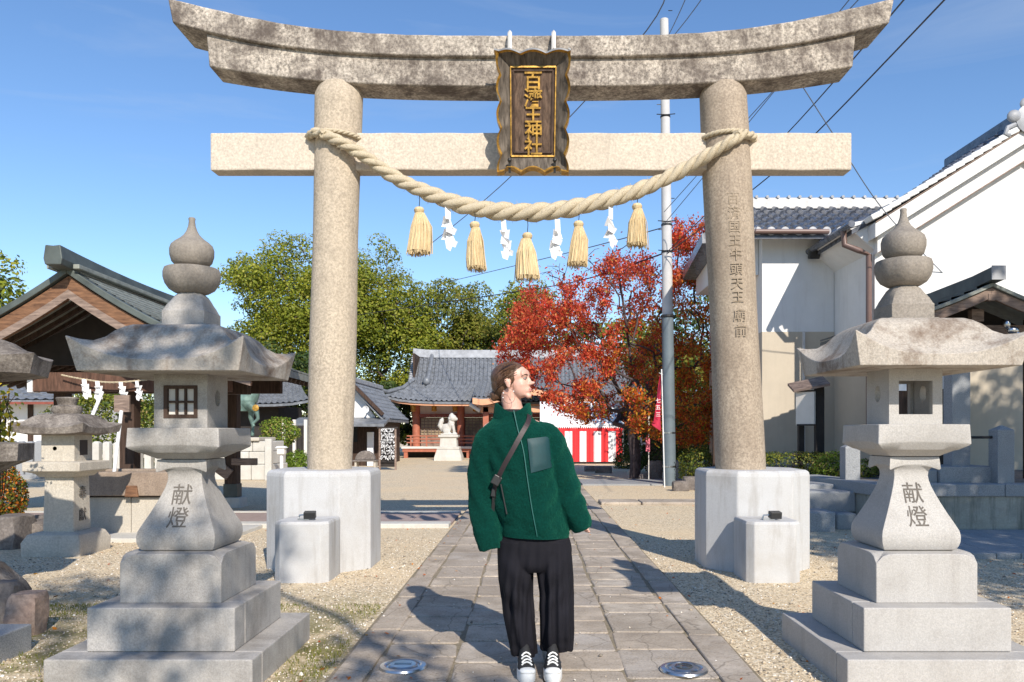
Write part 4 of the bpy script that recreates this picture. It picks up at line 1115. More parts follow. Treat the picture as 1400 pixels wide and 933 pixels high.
# ------------------------------------------------------------------ purification pavilion (left)
YA = 10.5
pv = thing('water_pavilion', (-6.1, 12.7, 0), 'open wooden gabled pavilion with green copper roof over a stone basin', 'pavilion')
def pvx(t): return -.045 * t     # slight turn of the ridge to the left with depth
xa = gx(98, YA); zr = gz(374, YA)
Lp = 4.2
def roofR(sgn):
    def f(u, v):
        d = 2.55 * v; z = zr + .07 - .71 * d + .088 * d * d
        return Vector((xa + sgn * d - .045 * Lp * u, YA + Lp * u, z))
    return f
for sgn in (-1, 1):
    f = roofR(sgn); mb = MB()
    nc = 22
    # overlapping copper shingle courses
    for c in range(nc):
        v0, v1 = c / nc, (c + 1) / nc
        a = [f(u / 8, v0) for u in range(9)]; b_ = [f(u / 8, v1) + Vector((0, 0, .022)) for u in range(9)]; c2 = [f(u / 8, v1) + Vector((0, 0, -.004)) for u in range(9)]
        mb.loft([a, b_, c2], cap=False, closed=False)
    mb.grid(lambda u, v: f(u, v) + Vector((0, 0, -.012)), 2, 14, thick=(0, 0, -.10))
    mb.build('roof_slope', 'copper_pale', pv)
    # bargeboard
    mb = MB(); n = 14
    top = [f(0, .93 * k / n) + Vector((0, -.03, -.11)) for k in range(n + 1)]
    hgt = [.30 - .05 * (k / n) for k in range(n + 1)]
    rings = [[(p.x, p.y - .04, p.z), (p.x, p.y + .02, p.z), (p.x, p.y + .02, p.z - h), (p.x, p.y - .04, p.z - h)] for p, h in zip(top, hgt)]
    mb.loft(rings); mb.build('bargeboard', 'wood_warm' , pv, bevel=.006)
    mb = MB(); rings = [[(p.x, p.y - .055, p.z - h * .62), (p.x, p.y - .041, p.z - h * .62), (p.x, p.y - .041, p.z - h), (p.x, p.y - .055, p.z - h)] for p, h in zip(top, hgt)]
    mb.loft(rings); mb.build('bargeboard_moulding', 'wood_grey', pv)
    mb = MB(); rings = [[(p.x, p.y - .09, p.z + .115), (p.x, p.y + .1, p.z + .115), (p.x, p.y + .1, p.z + .02), (p.x, p.y - .09, p.z + .02)] for p in top]
    mb.loft(rings); mb.build('verge_cap', 'copper', pv, bevel=.01)
    for k in range(16):
        u = (k + .5) / 16; mb = MB()
        a = f(u, .03) + Vector((0, 0, -.16)); m_ = f(u, .5) + Vector((0, 0, -.16)); b_ = f(u, .985) + Vector((0, 0, -.16))
        mb.beam(a, m_, .06, .07); mb.beam(m_, b_, .06, .07); mb.build('rafter', 'wood_dark', pv)
# ridge
mb = MB(); n = 10
def ridge_ring(y, x, z, s=1): return [(x - .10 * s, y, z), (x + .10 * s, y, z), (x + .12 * s, y, z + .08), (x + .095 * s, y, z + .25), (x, y, z + .24), (x - .095 * s, y, z + .25), (x - .12 * s, y, z + .08)]
mb.loft([ridge_ring(YA - .42 + (Lp + .5) * k / n, xa - .045 * (Lp * k / n), zr - .03 + .06 * abs(1 - 2 * k / n) ** 2) for k in range(n + 1)])
mb.build('roof_ridge', 'copper', pv, bevel=.012)
mb = MB()
for s in (-1, 1): mb.beam((xa + s * .17, YA - .2, zr + .05), (xa + s * .17 - .045 * Lp, YA + Lp, zr + .05), .08, .06)
mb.build('ridge_course', 'copper_pale', pv, bevel=.01)
M['wood_beam'] = wood('dark_reddish_beam_wood', (.05, .028, .02), (.16, .085, .06), (9, 1.5, 1.5))
# timbers
PT = [(gx(178, 11.6), 11.6), (gx(318, 13.8), 13.8), (gx(86, 13.9), 13.9), (-8.1, 11.6)]
for x, y in PT:
    mb = MB(); mb.bb(x - .105, x + .105, y - .105, y + .105, .32, 2.35); pt = mb.build('post', 'wood_dark', pv, bevel=.01)
    mb = MB(); mb.bb(x - .118, x + .118, y - .118, y + .118, .16, .40); mb.build('post_shoe', 'copper', pt, bevel=.006)
    mb = MB(); mb.box((x, y, .07), (.42, .42, .2), taper=.85); mb.build('foot_stone', 'white_stone', pv, bevel=.02)
mb = MB(); mb.bb(-7.0, -4.25, 11.25, 11.42, 1.86, 2.13); tb = mb.build('tie_beam', 'wood_beam', pv, bevel=.01)
mb = MB(); mb.bb(-7.075, -7.0, 11.24, 11.43, 1.85, 2.14); mb.build('beam_end', 'white', tb, bevel=.004)
mb = MB(); mb.bb(-4.5, -4.12, 11.62, 11.8, 1.84, 2.05); mb.bb(-8.3, -4.3, 13.72, 13.88, 1.95, 2.2); mb.bb(-8.2, -8.0, 11.3, 14.2, 2.15, 2.35); mb.bb(-5.75, -5.55, 11.3, 14.2, 2.14, 2.34); mb.bb(-4.6, -4.4, 11.0, 14.6, 2.2, 2.36)
mb.build('cross_beams', 'wood_dark', pv, bevel=.01)
mb = MB(); mb.prism([(xa - 1.7, 2.25), (xa + 1.7, 2.25), (xa + .1, 3.05), (xa - .1, 3.05)], 11.5, 11.56); mb.build('gable_boards', 'wood_black', pv)
mb = MB(); mb.prism([(xa - .07, 3.02), (xa + .07, 3.02), (xa, 3.09)], YA + .0, YA + .05); mb.build('gable_pendant', 'white', pv)
mb = MB(); mb.beam((PT[1][0] + .02, 13.72, .78), (PT[1][0] + .45, 13.72, .78), .08, .12, up=(0, 0, 1)); mb.beam((PT[1][0], 13.7, .55), (-5.7, 13.7, .95), .1, .2); mb.build('low_brace', 'wood_grey', pv, bevel=.01)
# rope with four paper streamers across the front beam
rp = [at(84, 513, 11.15), at(110, 518, 11.12), at(150, 523, 11.1), at(195, 520, 11.12), at(232, 514, 11.15)]
mb = MB(); cpts = [Vector([float(q) for q in p]) for p in catm([tuple(p) for p in rp], 8)]; twist(mb, cpts, [.014] * len(cpts), 3, 3.0, 5)
tag(mb.build('thin_rope', 'rope', None, smooth=True, origin=rp[0]), 'thin straw rope strung along the pavilion front beam', 'rope')
for i, px in enumerate((115, 133, 165, 187)):
    c = at(px, [519, 521.5, 522.5, 521][i], 11.08); mb = MB(); shide(mb, c, .62, random.Random(80 + i), .15, .3 - .2 * i, 4)
    o = mb.build('paper_streamer', 'paper', None, origin=c); so = o.modifiers.new('thick', 'SOLIDIFY'); so.thickness = .002
    tag(o, 'small white paper streamer on the pavilion rope, %s from the left' % lab_s[i], 'paper streamer', 'paper streamers under the pavilion')
# basin
bs = thing('water_basin', (gx(165, 10), 10.4, 0), 'long stone water trough on a pale stone base under the pavilion', 'basin')
bx0, bx1 = gx(97, 9.9), gx(228, 9.9)
mb = MB(); xm = (bx0 + bx1) / 2 + .15
mb.bb(bx0, xm - .003, 9.9, 10.75, -.02, .485); mb.bb(xm + .003, bx1, 9.9, 10.75, -.02, .485); mb.build('base_block', 'oldpale', bs, bevel=.01)
mb = MB(); t0, t1 = bx0 - .1, bx1 + .1; mb.bb(t0, t1, 9.82, 9.98, .505, .80); mb.bb(t0, t1, 10.62, 10.78, .505, .80); mb.bb(t0, t0 + .15, 9.981, 10.619, .505, .799); mb.bb(t1 - .15, t1, 9.981, 10.619, .505, .799); mb.bb(t0 + .15, t1 - .15, 9.981, 10.619, .505, .60)
mb.build('trough', 'trough_stone', bs, bevel=.015)
M['water'] = plain('basin_water', (.05, .07, .07), .05, var=.1)
mb = MB(); mb.bb(t0 + .152, t1 - .152, 9.983, 10.617, .60, .72); mb.build('water', 'water', bs)
mb = MB(); c = at(180, 672, 9.8); mb.box(c, (.17, .04, .14), taper=.75); mb.build('drain_plug', 'wood_warm', bs, bevel=.01)
mb = MB(); mb.bb(bx0 - .4, bx1 + .9, 9.35, 11.0, -.01, .05); mb.bb(bx1 + .15, bx1 + .45, 9.4, 10.6, .05, .12); tag(mb.build('paving', 'white_stone', bevel=.01), kind='structure')
for i, (a, b_) in enumerate((((166, 562), (156, 648)), ((140, 536), (124, 574)))):
    mb = MB(); A, B = at(*a, 10.45), at(*b_, 10.25); mb.tube([A, B], .022, 10)
    tag(mb.build('bamboo_pole', 'white', None, smooth=True, origin=B), ['long', 'short'][i] + ' white pole leaning at the basin under the pavilion', 'pole')
mb = MB(); mb.box(at(167, 552, 10.5), (.2, .03, .22)); tag(mb.build('wooden_board', 'wood_grey', None, origin=at(167, 570, 10.5)), 'small dark wooden board hanging above the basin', 'board')

# ------------------------------------------------------------------ small old lantern
XS, YS = gx(92, 8.6), 8.6
sl = thing('old_stone_lantern', (XS, YS, 0), 'small old stone lantern with lichen dark roof and pale square shaft', 'stone lantern')
sl_rot = 0
def srot(rings):
    c, s = math.cos(sl_rot), math.sin(sl_rot)
    return [[(XS + (x - XS) * c - (y - YS) * s, YS + (x - XS) * s + (y - YS) * c, z) for x, y, z in r] for r in rings]
def Zs(py): return gz(py, YS)
def part(name, rings, mat, **kw):
    mb = MB(); mb.loft(srot(rings)); return mb.build(name, mat, sl, smooth=True, angle=35, **kw)
part('foot', [sqring(XS, YS, .305, -.02, 6), sqring(XS, YS, .31, Zs(738), 6), sqring(XS, YS, .27, Zs(728), 6), sqring(XS, YS, .22, Zs(725), 6)], 'oldpale', bevel=.01)
sh = part('shaft', [sqring(XS, YS, .165, Zs(727), 6), sqring(XS, YS, .152, Zs(650), 6)], 'oldpale', bevel=.01)
part('platform', [sqring(XS, YS, .19, Zs(651), 6), sqring(XS, YS, .225, Zs(646), 6), sqring(XS, YS, .30, Zs(643), 6), sqring(XS, YS, .30, Zs(631), 6), sqring(XS, YS, .2, Zs(630), 6)], 'oldpale', bevel=.008)
part('fire_box', [sqring(XS, YS, .175, Zs(631), 6), sqring(XS, YS, .175, Zs(594), 6)], 'oldpale', bevel=.006)
part('roof', [sqring(XS, YS, .24, Zs(595), 12), sqring(XS, YS, .35, Zs(593), 12, -.02, .02, 3), sqring(XS, YS, .36, Zs(585), 12, -.05, .03, 3), sqring(XS, YS, .29, Zs(579), 12, -.02, .0, 3), sqring(XS, YS, .22, Zs(569), 12), sqring(XS, YS, .16, Zs(566), 12)], 'oldstone')
mb = MB(); mb.lathe((XS, YS, 0), [(.13, Zs(567)), (.15, Zs(562)), (.145, Zs(556)), (.09, Zs(554)), (.10, Zs(549)), (.115, Zs(545)), (.1, Zs(543.5)), (.03, Zs(543))], 18); mb.build('finial', 'oldstone', sl, smooth=True, angle=50)
c_, s_ = math.cos(sl_rot), math.sin(sl_rot)
def on_sh(xl, zz, z):   # right hand face of the shaft
    return (XS + .162 + z, YS + xl, zz)
mb = MB()
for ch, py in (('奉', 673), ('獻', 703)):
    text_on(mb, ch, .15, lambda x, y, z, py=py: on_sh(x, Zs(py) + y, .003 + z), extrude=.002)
mb.build('drawn_characters', 'groove_shade', sh)  # flat letters on the shaft face, stroke shade put into the colour
mb = MB(); 
for k in range(1): mb.box((XS + .171, YS, Zs(612)), (.012, .15, .16)); mb.lathe((0, 0, 0), [(.022, -.004), (.022, .002)], 16); mb.v = mb.v[:8] + [(XS - .03 + x, YS - .173 - z, Zs(613) + y) for x, y, z in mb.v[8:]]
mb.build('opening', 'black', sl)

# ------------------------------------------------------------------ large old lantern cut by the left edge of the view
XL, YL = -4.35, 6.1
ol = thing('old_stone_lantern', (XL, YL, 0), 'large dark weathered stone lantern cut off by the left edge of the picture', 'stone lantern')
def Zl(py): return gz(py, YL)
def ring8(r, z, n=6, up=0):
    out = []
    for i in range(n * 6):
        a = 2 * PI * i / (n * 6); sec = PI / 3; k = math.cos(sec / 2) / math.cos(((a + R(12)) % sec) - sec / 2); c = abs(((a + R(12)) % sec) / sec - .5) * 2
        out.append((XL + r * k * math.cos(a), YL + r * k * math.sin(a), z + up * c ** 4))
    return out
mb = MB(); mb.loft([ring8(.3, Zl(520)), ring8(.62, Zl(512)), ring8(.66, Zl(490), up=.04), ring8(.52, Zl(482), up=.02), ring8(.38, Zl(466)), ring8(.22, Zl(458))]); mb.build('roof', 'oldstone', ol, smooth=True, angle=40)
mb = MB(); mb.loft([ring8(.25, Zl(608)), ring8(.25, Zl(518))]); mb.build('fire_box', 'oldstone', ol)
mb = MB(); mb.loft([ring8(.25, Zl(650)), ring8(.36, Zl(640)), ring8(.51, Zl(630)), ring8(.52, Zl(607)), ring8(.3, Zl(605))]); mb.build('platform', 'oldstone', ol, smooth=True, angle=40)
mb = MB(); mb.lathe((XL, YL, 0), [(.19, Zl(775)), (.17, Zl(710)), (.185, Zl(700)), (.17, Zl(690)), (.18, Zl(648))], 28); mb.build('shaft', 'oldstone', ol, smooth=True, angle=50)
mb = MB(); mb.loft([ring8(.50, .0), ring8(.5, Zl(818)), ring8(.46, Zl(806)), ring8(.30, Zl(775)), ring8(.2, Zl(768))]); mb.build('base', 'oldstone', ol, smooth=True, angle=40)
mb = MB(); mb.lathe((XL, YL, 0), [(.2, Zl(462)), (.22, Zl(450)), (.16, Zl(440)), (.15, Zl(420)), (.05, Zl(400))], 24); mb.build('finial', 'oldstone', ol, smooth=True)
def rock(name, c, r, mat, label, seed=0, cat='rock', group=None, flat=.75):
    rnd = random.Random(seed); mb = MB(); mb.sphere((0, 0, 0), 1, 22, 14)
    ph = [rnd.uniform(0, 6) for _ in range(9)]
    out = []
    for x, y, z in mb.v:
        n = 1 + .16 * math.sin(2.3 * x + ph[0]) * math.cos(2.1 * y + ph[1]) + .10 * math.sin(4.1 * z + 3 * x + ph[2]) + .06 * math.sin(7 * y + ph[3] + 5 * z)
        q = [max(-flat, min(flat, v * n)) for v in (x, y, z)]
        out.append((c[0] + q[0] * r[0], c[1] + q[1] * r[1], c[2] + q[2] * r[2] + r[2] * .45))
    mb.v = out
    return tag(mb.build(name, mat, None, smooth=True, angle=35, origin=c), label, cat, group)
rock('rock', (gx(36, 5.15), 5.15, 0), (.125, .12, .22), 'rockpink', 'reddish rounded rock beside the big old lantern', 1)
rock('rock', (gx(2, 5.4), 5.4, 0), (.14, .14, .24), 'rock', 'dark rough rock at the foot of the big old lantern', 2)
for i, (px, py, Y, rx, rz, lab) in enumerate(((44, 742, 9.3, .34, .22, 'large dark boulder left of the small old lantern'), (14, 735, 9.0, .26, .30, 'dark upright boulder at the left edge behind the big lantern'), (70, 712, 10.2, .3, .2, 'grey green boulder just behind the small old lantern'))):
    rock('boulder', (gx(px, Y), Y, 0), (rx, .3, rz), 'rock', lab, 11 + i, group='boulders by the left shrub')
mb = MB(); x1 = gx(41, 4.75)
mb.loft([[(x1 - 1.2, 4.35, z), (x1, 4.35, z), (x1, 4.35 + .42, z), (x1 - 1.2, 4.35 + .42, z)] for z in (-.02, .155)])
tag(mb.build('stone_block', 'grey_granite', None, bevel=.008, origin=(x1 - .6, 4.6, 0)), 'grey granite kerb block in the bottom left corner', 'stone block')

# ------------------------------------------------------------------ background at the left
def granite_posts(xs, Y, ztop, name, label, mat, w=.19):
    fr = thing(name, (xs[0], Y, 0), label, 'fence')
    for k, x in enumerate(xs):
        mb = MB(); hw = w / 2; q = [(x - hw, Y - hw), (x + hw, Y - hw), (x + hw, Y + hw), (x - hw, Y + hw)]
        z1 = ztop + random.uniform(-.02, .02)
        mb.loft([[(a, b_, -.02) for a, b_ in q], [(a, b_, z1) for a, b_ in q], [(x + (a - x) * .5, Y + (b_ - Y) * .5, z1 + .05) for a, b_ in q]]); mb.build('post', mat, fr, bevel=.01)
    mb = MB(); mb.bb(xs[0] - .1, xs[-1] + .1, Y + .12, Y + .2, .5, .6); mb.bb(xs[0] - .1, xs[-1] + .1, Y - .2, Y + .22, -.01, .12); mb.build('rail', mat, fr)
    return fr
granite_posts([gx(76 + 14.2 * k, 24) for k in range(14)], 24, .95, 'stone_post_fence', 'row of white stone fence posts behind the pavilion', 'white_stone', .2)
granite_posts([gx(-20 + 12.5 * k, 22) for k in range(7)], 22, .98, 'stone_post_fence', 'row of shaded grey stone fence posts at the far left', 'grey_granite', .2)
# white walled house behind
hs_ = thing('white_house', (gx(-10, 31), 31, 0), 'low white walled house with grey tiled roof at the far left', 'house')
mb = MB(); mb.bb(-32, gx(90, 31), 31, 36, 0, gz(552, 31)); mb.build('wall', 'plaster', hs_)
mb = MB()
for k in range(10):
    x = gx(90, 31) - .1 - k * 1.25; mb = MB(); mb.bb(x - .1, x + .1, 30.95, 30.999, 0, gz(552, 31)); mb.build('timber', 'wood_dark', hs_)
mb = MB(); tiled(mb, lambda u, v: Vector((-32 + (gx(96, 31) + 32) * u, 33.2 - 2.9 * v, gz(515, 33) - 1.05 * v)), 40, 8, .05, .03, 6); mb.build('roof', 'tile', hs_, smooth=True, angle=40)
mb = MB(); mb.bb(-32, gx(97, 31), 30.2, 30.28, gz(553, 30.2), gz(549.5, 30.2)); mb.build('gutter', 'vermilion_dark', hs_)
# tiled building behind the horse
b2 = thing('tiled_hall', (gx(350, 34), 34, 0), 'dark timber side hall with wide grey tiled roof behind the bronze horse', 'building')
zr2, ze2 = gz(520, 36), gz(552, 32.5)
def rf(u, v):
    hw = 1.6 + 1.25 * v ** 1.1; x = gx(345, 34) + (2 * u - 1) * hw; up = .18 * abs(2 * u - 1) ** 4 * v
    return Vector((x, 35.5 - 3 * v, zr2 + (ze2 - zr2) * (v ** .8) + up))
mb = MB(); tiled(mb, rf, 24, 12, .05, .03, 6); mb.build('roof', 'tile', b2, smooth=True, angle=40)
mb = MB(); mb.bb(gx(345, 34) - 1.7, gx(345, 34) + 1.7, 35.4, 35.7, zr2, zr2 + .3); mb.build('ridge', 'tile_pale', b2, bevel=.03)
mb = MB(); mb.bb(gx(270, 34), gx(385, 34), 33.6, 37, 0, ze2 - .05); mb.build('wall', 'wood_black', b2)
mb = MB(); mb.bb(gx(330, 33), gx(394, 33), 32.6, 32.8, ze2 - .16, ze2 - .04); mb.build('eave_beam', 'wood_dark', b2)
# dark plank fence
fn_ = thing('plank_fence', (gx(405, 28), 28, 0), 'dark plank fence with pale posts beside the red flowered shrub', 'fence')
for k in range(12):
    x = gx(388, 28) + k * .16; mb = MB(); mb.bb(x, x + .145, 28, 28.03, .05, gz(582, 28)); mb.build('plank', 'wood_black', fn_)
for px in (402.5, 388, 418):
    mb = MB(); x = gx(px, 27.9); mb.bb(x - .05, x + .05, 27.85, 27.95, 0, gz(574, 27.9)); mb.build('post', 'soffit', fn_)
# bronze horse on its stone base
hb = thing('bronze_horse', (gx(338, 22), 22, gz(598, 22)), 'green bronze horse statue with raised foreleg on a stone base', 'statue')
zb = gz(598, 22)
mb = MB(); hx = gx(322, 22)
mb.tube([(hx - .55, 22, zb + .95), (hx - .4, 22, zb + 1.02), (hx, 22, zb + .98), (hx + .35, 22, zb + 1.0), (hx + .5, 22, zb + 1.02)], [.16, .27, .26, .27, .2], 16)
mb.tube([(hx + .38, 22, zb + 1.05), (hx + .52, 22, zb + 1.3), (hx + .56, 21.97, zb + 1.55), (hx + .6, 21.95, zb + 1.68)], [.24, .17, .12, .09], 14)
mb.tube([(hx + .52, 21.95, zb + 1.68), (hx + .68, 21.95, zb + 1.58), (hx + .84, 21.95, zb + 1.42), (hx + .88, 21.95, zb + 1.36)], [.09, .1, .065, .05], 12)
for x, y, kn in ((hx - .42, 21.88, 0), (hx - .46, 22.12, .06), (hx + .42, 22.12, 0)):
    mb.tube([(x, y, zb + .9), (x - .04 + kn, y, zb + .55), (x + .02, y, zb + .28), (x, y, zb + .03)], [.13, .075, .04, .05], 10)
mb.tube([(hx + .42, 21.88, zb + .9), (hx + .62, 21.88, zb + .72), (hx + .66, 21.88, zb + .5), (hx + .50, 21.88, zb + .36), (hx + .56, 21.88, zb + .30)], [.12, .075, .05, .045, .05], 10)
for s in (-.045, .045): mb.tube([(hx + .57, 21.95 + s, zb + 1.72), (hx + .58, 21.95 + s, zb + 1.84)], [.03, .008], 6)
mb.tube([(hx - .6, 22, zb + 1.02), (hx - .75, 22, zb + .8), (hx - .74, 22, zb + .4)], [.06, .07, .03], 8)
hbody = remesh_obj(mb, 'horse_body', 'verdigris', hb, .022, 3)
mb = MB(); mb.lathe((hx + .0, 22, zb + .72), [(.36, 0), (.33, .25), (.24, .5), (.1, .66), (.05, .8)], 20, wob=lambda a, z: .05 * math.sin(6 * a)); mb.build('saddle_cloth', 'verdigris', hb, smooth=True)
for q in ((hx + .18, 21.66, zb + .82), (hx + .62, 21.8, zb + .80)):
    mb = MB(); mb.lathe((0, 0, 0), [(.02, -.02), (.09, -.01), (.09, .01), (.02, .03)], 12); mb.v = [(q[0] + x, q[1] - z, q[2] + y) for x, y, z in mb.v]; mb.build('gold_ornament', 'gold', hb, smooth=True)
sb = thing('statue_base', (gx(345, 22), 22, 0), 'stacked pale stone block base carrying the bronze horse', 'statue base')
x0_, x1_ = gx(296, 22), gx(383, 22)
mb = MB(); zc = 0; rnd = random.Random(9)
for row, (h, ins) in enumerate(((.42, 0), (.34, .04), (.28, .08))):
    x = x0_ + ins
    while x < x1_ - ins - .05:
        L = min(rnd.uniform(.45, .8), x1_ - ins - x); mb.bb(x + .006, x + L - .006, 21.3 + ins, 22.7 - ins, zc + .004, zc + h - .004); x += L
    zc += h
mb.build('block_courses', 'white_stone', sb, bevel=.02)
mb = MB(); mb.bb(x0_, gx(366, 22), 21.3, 22.7, zc + .002, zb - .003); mb.build('coping', 'oldpale', sb, bevel=.02)
mb = MB(); mb.bb(gx(364, 21.2), gx(373, 21.2), 21.08, 21.24, 0, gz(600, 21.2)); mb.build('corner_post', 'white_stone', sb, bevel=.01)
lp = thing('garden_lamp', (gx(385, 21), 21, 0), 'small white garden lamp post beside the horse base', 'lamp post')
x = gx(385, 21); mb = MB(); mb.tube([(x, 21, 0), (x, 21, gz(622, 21))], .045, 10); mb.build('post', 'white', lp)
mb = MB(); mb.box((x, 21, gz(617, 21)), (.2, .2, .17)); mb.build('lamp_head', 'soffit', lp, bevel=.02)
mb = MB(); mb.box((x, 21, gz(611.5, 21)), (.27, .27, .05), taper=.7); mb.build('lamp_cap', 'white', lp, bevel=.01)
# ------------------------------------------------------------------ storehouse (right)
kura = thing('white_storehouse', (9.2, 17, 0), 'large white plastered storehouse with tiled gable rising at the right edge', 'storehouse')
KX, KY = gx(1196, 15), 15.0
GX = 9.22; zeave = gz(303, 15); zpk = 6.98
gw = GX - KX
mb = MB(); zw = gz(455, 15)
mb.prism([(KX, zw), (2 * GX - KX, zw), (2 * GX - KX, zeave - .1), (GX, zpk - .25), (KX, zeave - .1)], KY, 17.2); wall = mb.build('upper_wall', 'plaster', kura)
mb = MB(); mb.bb(KX - .01, 2 * GX - KX, KY - .012, 17.21, -.02, zw); mb.build('lower_wall', 'beige', kura)
# thick plaster verge with two raised fillets
sl_ = (zpk - zeave) / gw
def verge(name, d0, d1, y0, y1, mat, over=0.14):
    mb = MB()
    for s in (-1, 1):
        q = []
        for t in (0, 1):
            x = GX + s * (gw + over) * (1 - t); z = zpk - (gw + over) * sl_ * (1 - t)
            q.append((x, z))
        mb.prism([(q[0][0], q[0][1] + d0), (q[1][0], q[1][1] + d0), (q[1][0], q[1][1] + d1), (q[0][0], q[0][1] + d1)], y0, y1)
    return mb.build(name, mat, kura, bevel=.01)
verge('plaster_verge', -.30, -.02, KY - .35, KY + .02, 'plaster')
verge('verge_fillet', -.62, -.305, KY - .16, KY + .018, 'plaster', .02)
for d in (-.025, -.62):
    mb = MB(); a = Vector((KX - .14 * (d > -.1), KY - (.36 if d > -.1 else .17), zeave - .14 * sl_ * (d > -.1) + d)); b_ = Vector((GX, a.y, zpk + d)); mb.tube([a, b_], .012, 6); mb.build('shadow_line', 'wood_grey', kura)
# verge tiles: stepped white capped tiles
f0 = Vector((KX - .22, KY, zeave - .14 * sl_)); ds = Vector((GX - KX + .22, 0, zpk - zeave + .14 * sl_)); n = 18
for k in range(n):
    a = f0 + ds * (k / n); b_ = f0 + ds * ((k + 1.12) / n); mb = MB()
    mb.beam(a + Vector((0, -.22, .06)), b_ + Vector((0, -.22, .035)), .34, .10); mb.build('verge_tile', 'plaster', kura, bevel=.015)
def kroof(u, v):   # left slope, v down towards the eave, u = depth
    x = GX + (KX - .45 - GX) * v; return Vector((x, 17.6 - (17.6 - KY + .05) * u, zpk + .16 - (zpk - zeave + .45 * sl_) * v + .28 * math.sin(PI * v) * -.35))
mb = MB(); tiled(mb, kroof, 9, 15, .075, .04, 6); mb.build('roof_slope', 'tile_near', kura, smooth=True, angle=40)
mb = MB(); mb.grid(lambda u, v: Vector((GX + (gw + .5) * v, 17.6 - 2.8 * u, zpk + .12 - (zpk - zeave + .45 * sl_) * v)), 2, 2, thick=(0, 0, -.12)); mb.build('roof_slope', 'tile_near', kura)
mb = MB(); mb.bb(GX - .16, GX + .16, KY - .3, 17.6, zpk - .1, zpk + .3); mb.build('ridge', 'tile_near', kura, bevel=.04)
mb = MB(); c = Vector((GX - .1, KY - .38, zpk + .02))
mb.lathe((0, 0, 0), [(.1, -.05), (.26, -.03), (.28, .03), (.1, .06)], 20); mb.sphere((.34, .05, 0), (.2, .2, .07)); mb.sphere((-.3, .05, 0), (.13, .12, .07)); mb.sphere((.0, .28, 0), (.2, .14, .06)); mb.tube([(-.28, -.1, 0), (-.42, -.16, 0), (-.46, -.27, 0), (-.38, -.3, 0)], .045, 8)
mb.v = [(c.x + x, c.y - z, c.z + y) for x, y, z in mb.v]; mb.build('ridge_end_ornament', 'tile_pale', kura, smooth=True)
# left eave with plaster cornice and gutter
mb = MB(); mb.prism([(KX - .5, zeave - .12), (KX + .001, zeave - .55), (KX + .001, zeave + .05), (KX - .42, zeave - .02)], KY - .02, 17.2); mb.build('eave_cornice', 'plaster', kura, bevel=.01)
xg = KX - .55
mb = MB(); mb.tube([(xg, KY - .3, zeave - .12), (xg, 17.0, zeave - .12)], .065, 10); gt = mb.build('gutter', 'tile_near', kura, smooth=True)
mb = MB(); mb.tube([(xg, KY + .1, zeave - .15), (xg + .02, KY + .1, zeave - .42), (xg + .25, KY - .02, zeave - .55), (KX - .09, KY + .05, zeave - .62), (KX - .09, KY + .05, 1.2)], .055, 12); mb.build('downpipe', 'pipe', kura, smooth=True)
# ------------------------------------------------------------------ rear wing
wing = thing('storehouse_wing', (4.9, 17, 0), 'lower white rear wing with dark tiled roof left of the storehouse', 'storehouse')
WY = 17.0; wx0 = gx(1042, WY); wx1 = KX + .2; ze = gz(321, WY); zm = gz(454, WY)
mb = MB(); mb.bb(wx0, wx1 - .21, WY, 22, zm, ze); mb.build('upper_wall', 'plaster', wing)
mb = MB(); mb.bb(wx0 - .006, wx1 - .21, WY - .014, 22.01, -.02, zm); mb.build('lower_wall', 'beige', wing)
mb = MB(); mb.bb(gx(1097, 16.97), gx(1100, 16.97), 16.93, 16.984, 0, zm); mb.build('wall_joint', 'mortar', wing)
xx0 = gx(985, 17.3)
mb = MB(); mb.bb(xx0, wx0 - .01, 17.25, 19.85, gz(376, 17.25), ze + .02); mb.build('side_wall', 'plaster', wing)
mb = MB(); mb.bb(gx(1029, 17.5), gx(1036, 17.5), 17.5, 17.6, 0, gz(376, 17.5)); mb.build('side_post', 'plaster', wing)
mb = MB(); mb.bb(xx0 + .05, gx(1041, 18.4), 18.2, 18.3, 0, gz(378, 18.2)); mb.build('recess_wall', 'wood_dark', wing)
xe = 4.5
def wroof(u, v):
    return Vector((xe + (9.9 - xe) * u, 20.2 - (20.2 - (WY - .55)) * v, gz(283, 20.2) - (gz(283, 20.2) - gz(318, WY - .55)) * v - .10 * math.sin(PI * v)))
nr = 19
mb = MB(); tiled(mb, wroof, nr, 9, .085, .05, 8); mb.build('roof_slope', 'tile_near', wing, smooth=True, angle=40)
for k in range(7):
    p = wroof((k + .5) / nr, 1); mb = MB(); mb.lathe((0, 0, 0), [(.03, -.02), (.085, -.02), (.09, .02), (.02, .035)], 16); mb.v = [(p.x + x, p.y - .02 - z, p.z + .02 + y) for x, y, z in mb.v]; mb.build('eave_end_tile', 'tile_pale', wing, smooth=True)
zrd = gz(283, 20.2)
mb = MB(); mb.bb(xe - .1, 9.9, 20.0, 20.4, zrd - .1, zrd + .16); mb.build('ridge', 'mortar', wing, bevel=.02)
mb = MB()
for k in range(23):
    x = xe + .05 + k * .27; mb.tube([(x, 19.97, zrd + .19), (x, 20.43, zrd + .19)], .038, 8)
mb.bb(xe - .1, 9.9, 20.08, 20.32, zrd + .16, zrd + .2); mb.build('ridge_cap', 'tile_pale', wing, smooth=True, angle=50)
mb = MB(); mb.beam(at(976, 326, 17.3), at(947, 377, 19.9), .5, .22); mb.beam(at(972, 322, 17.3), at(945, 371, 19.9), .3, .12); mb.build('side_roof', 'tile_near', wing)
mb = MB(); mb.bb(xe, KX - .4, WY - .38, WY - .002, ze - .10, ze + .0); mb.build('eave_soffit', 'soffit', wing)
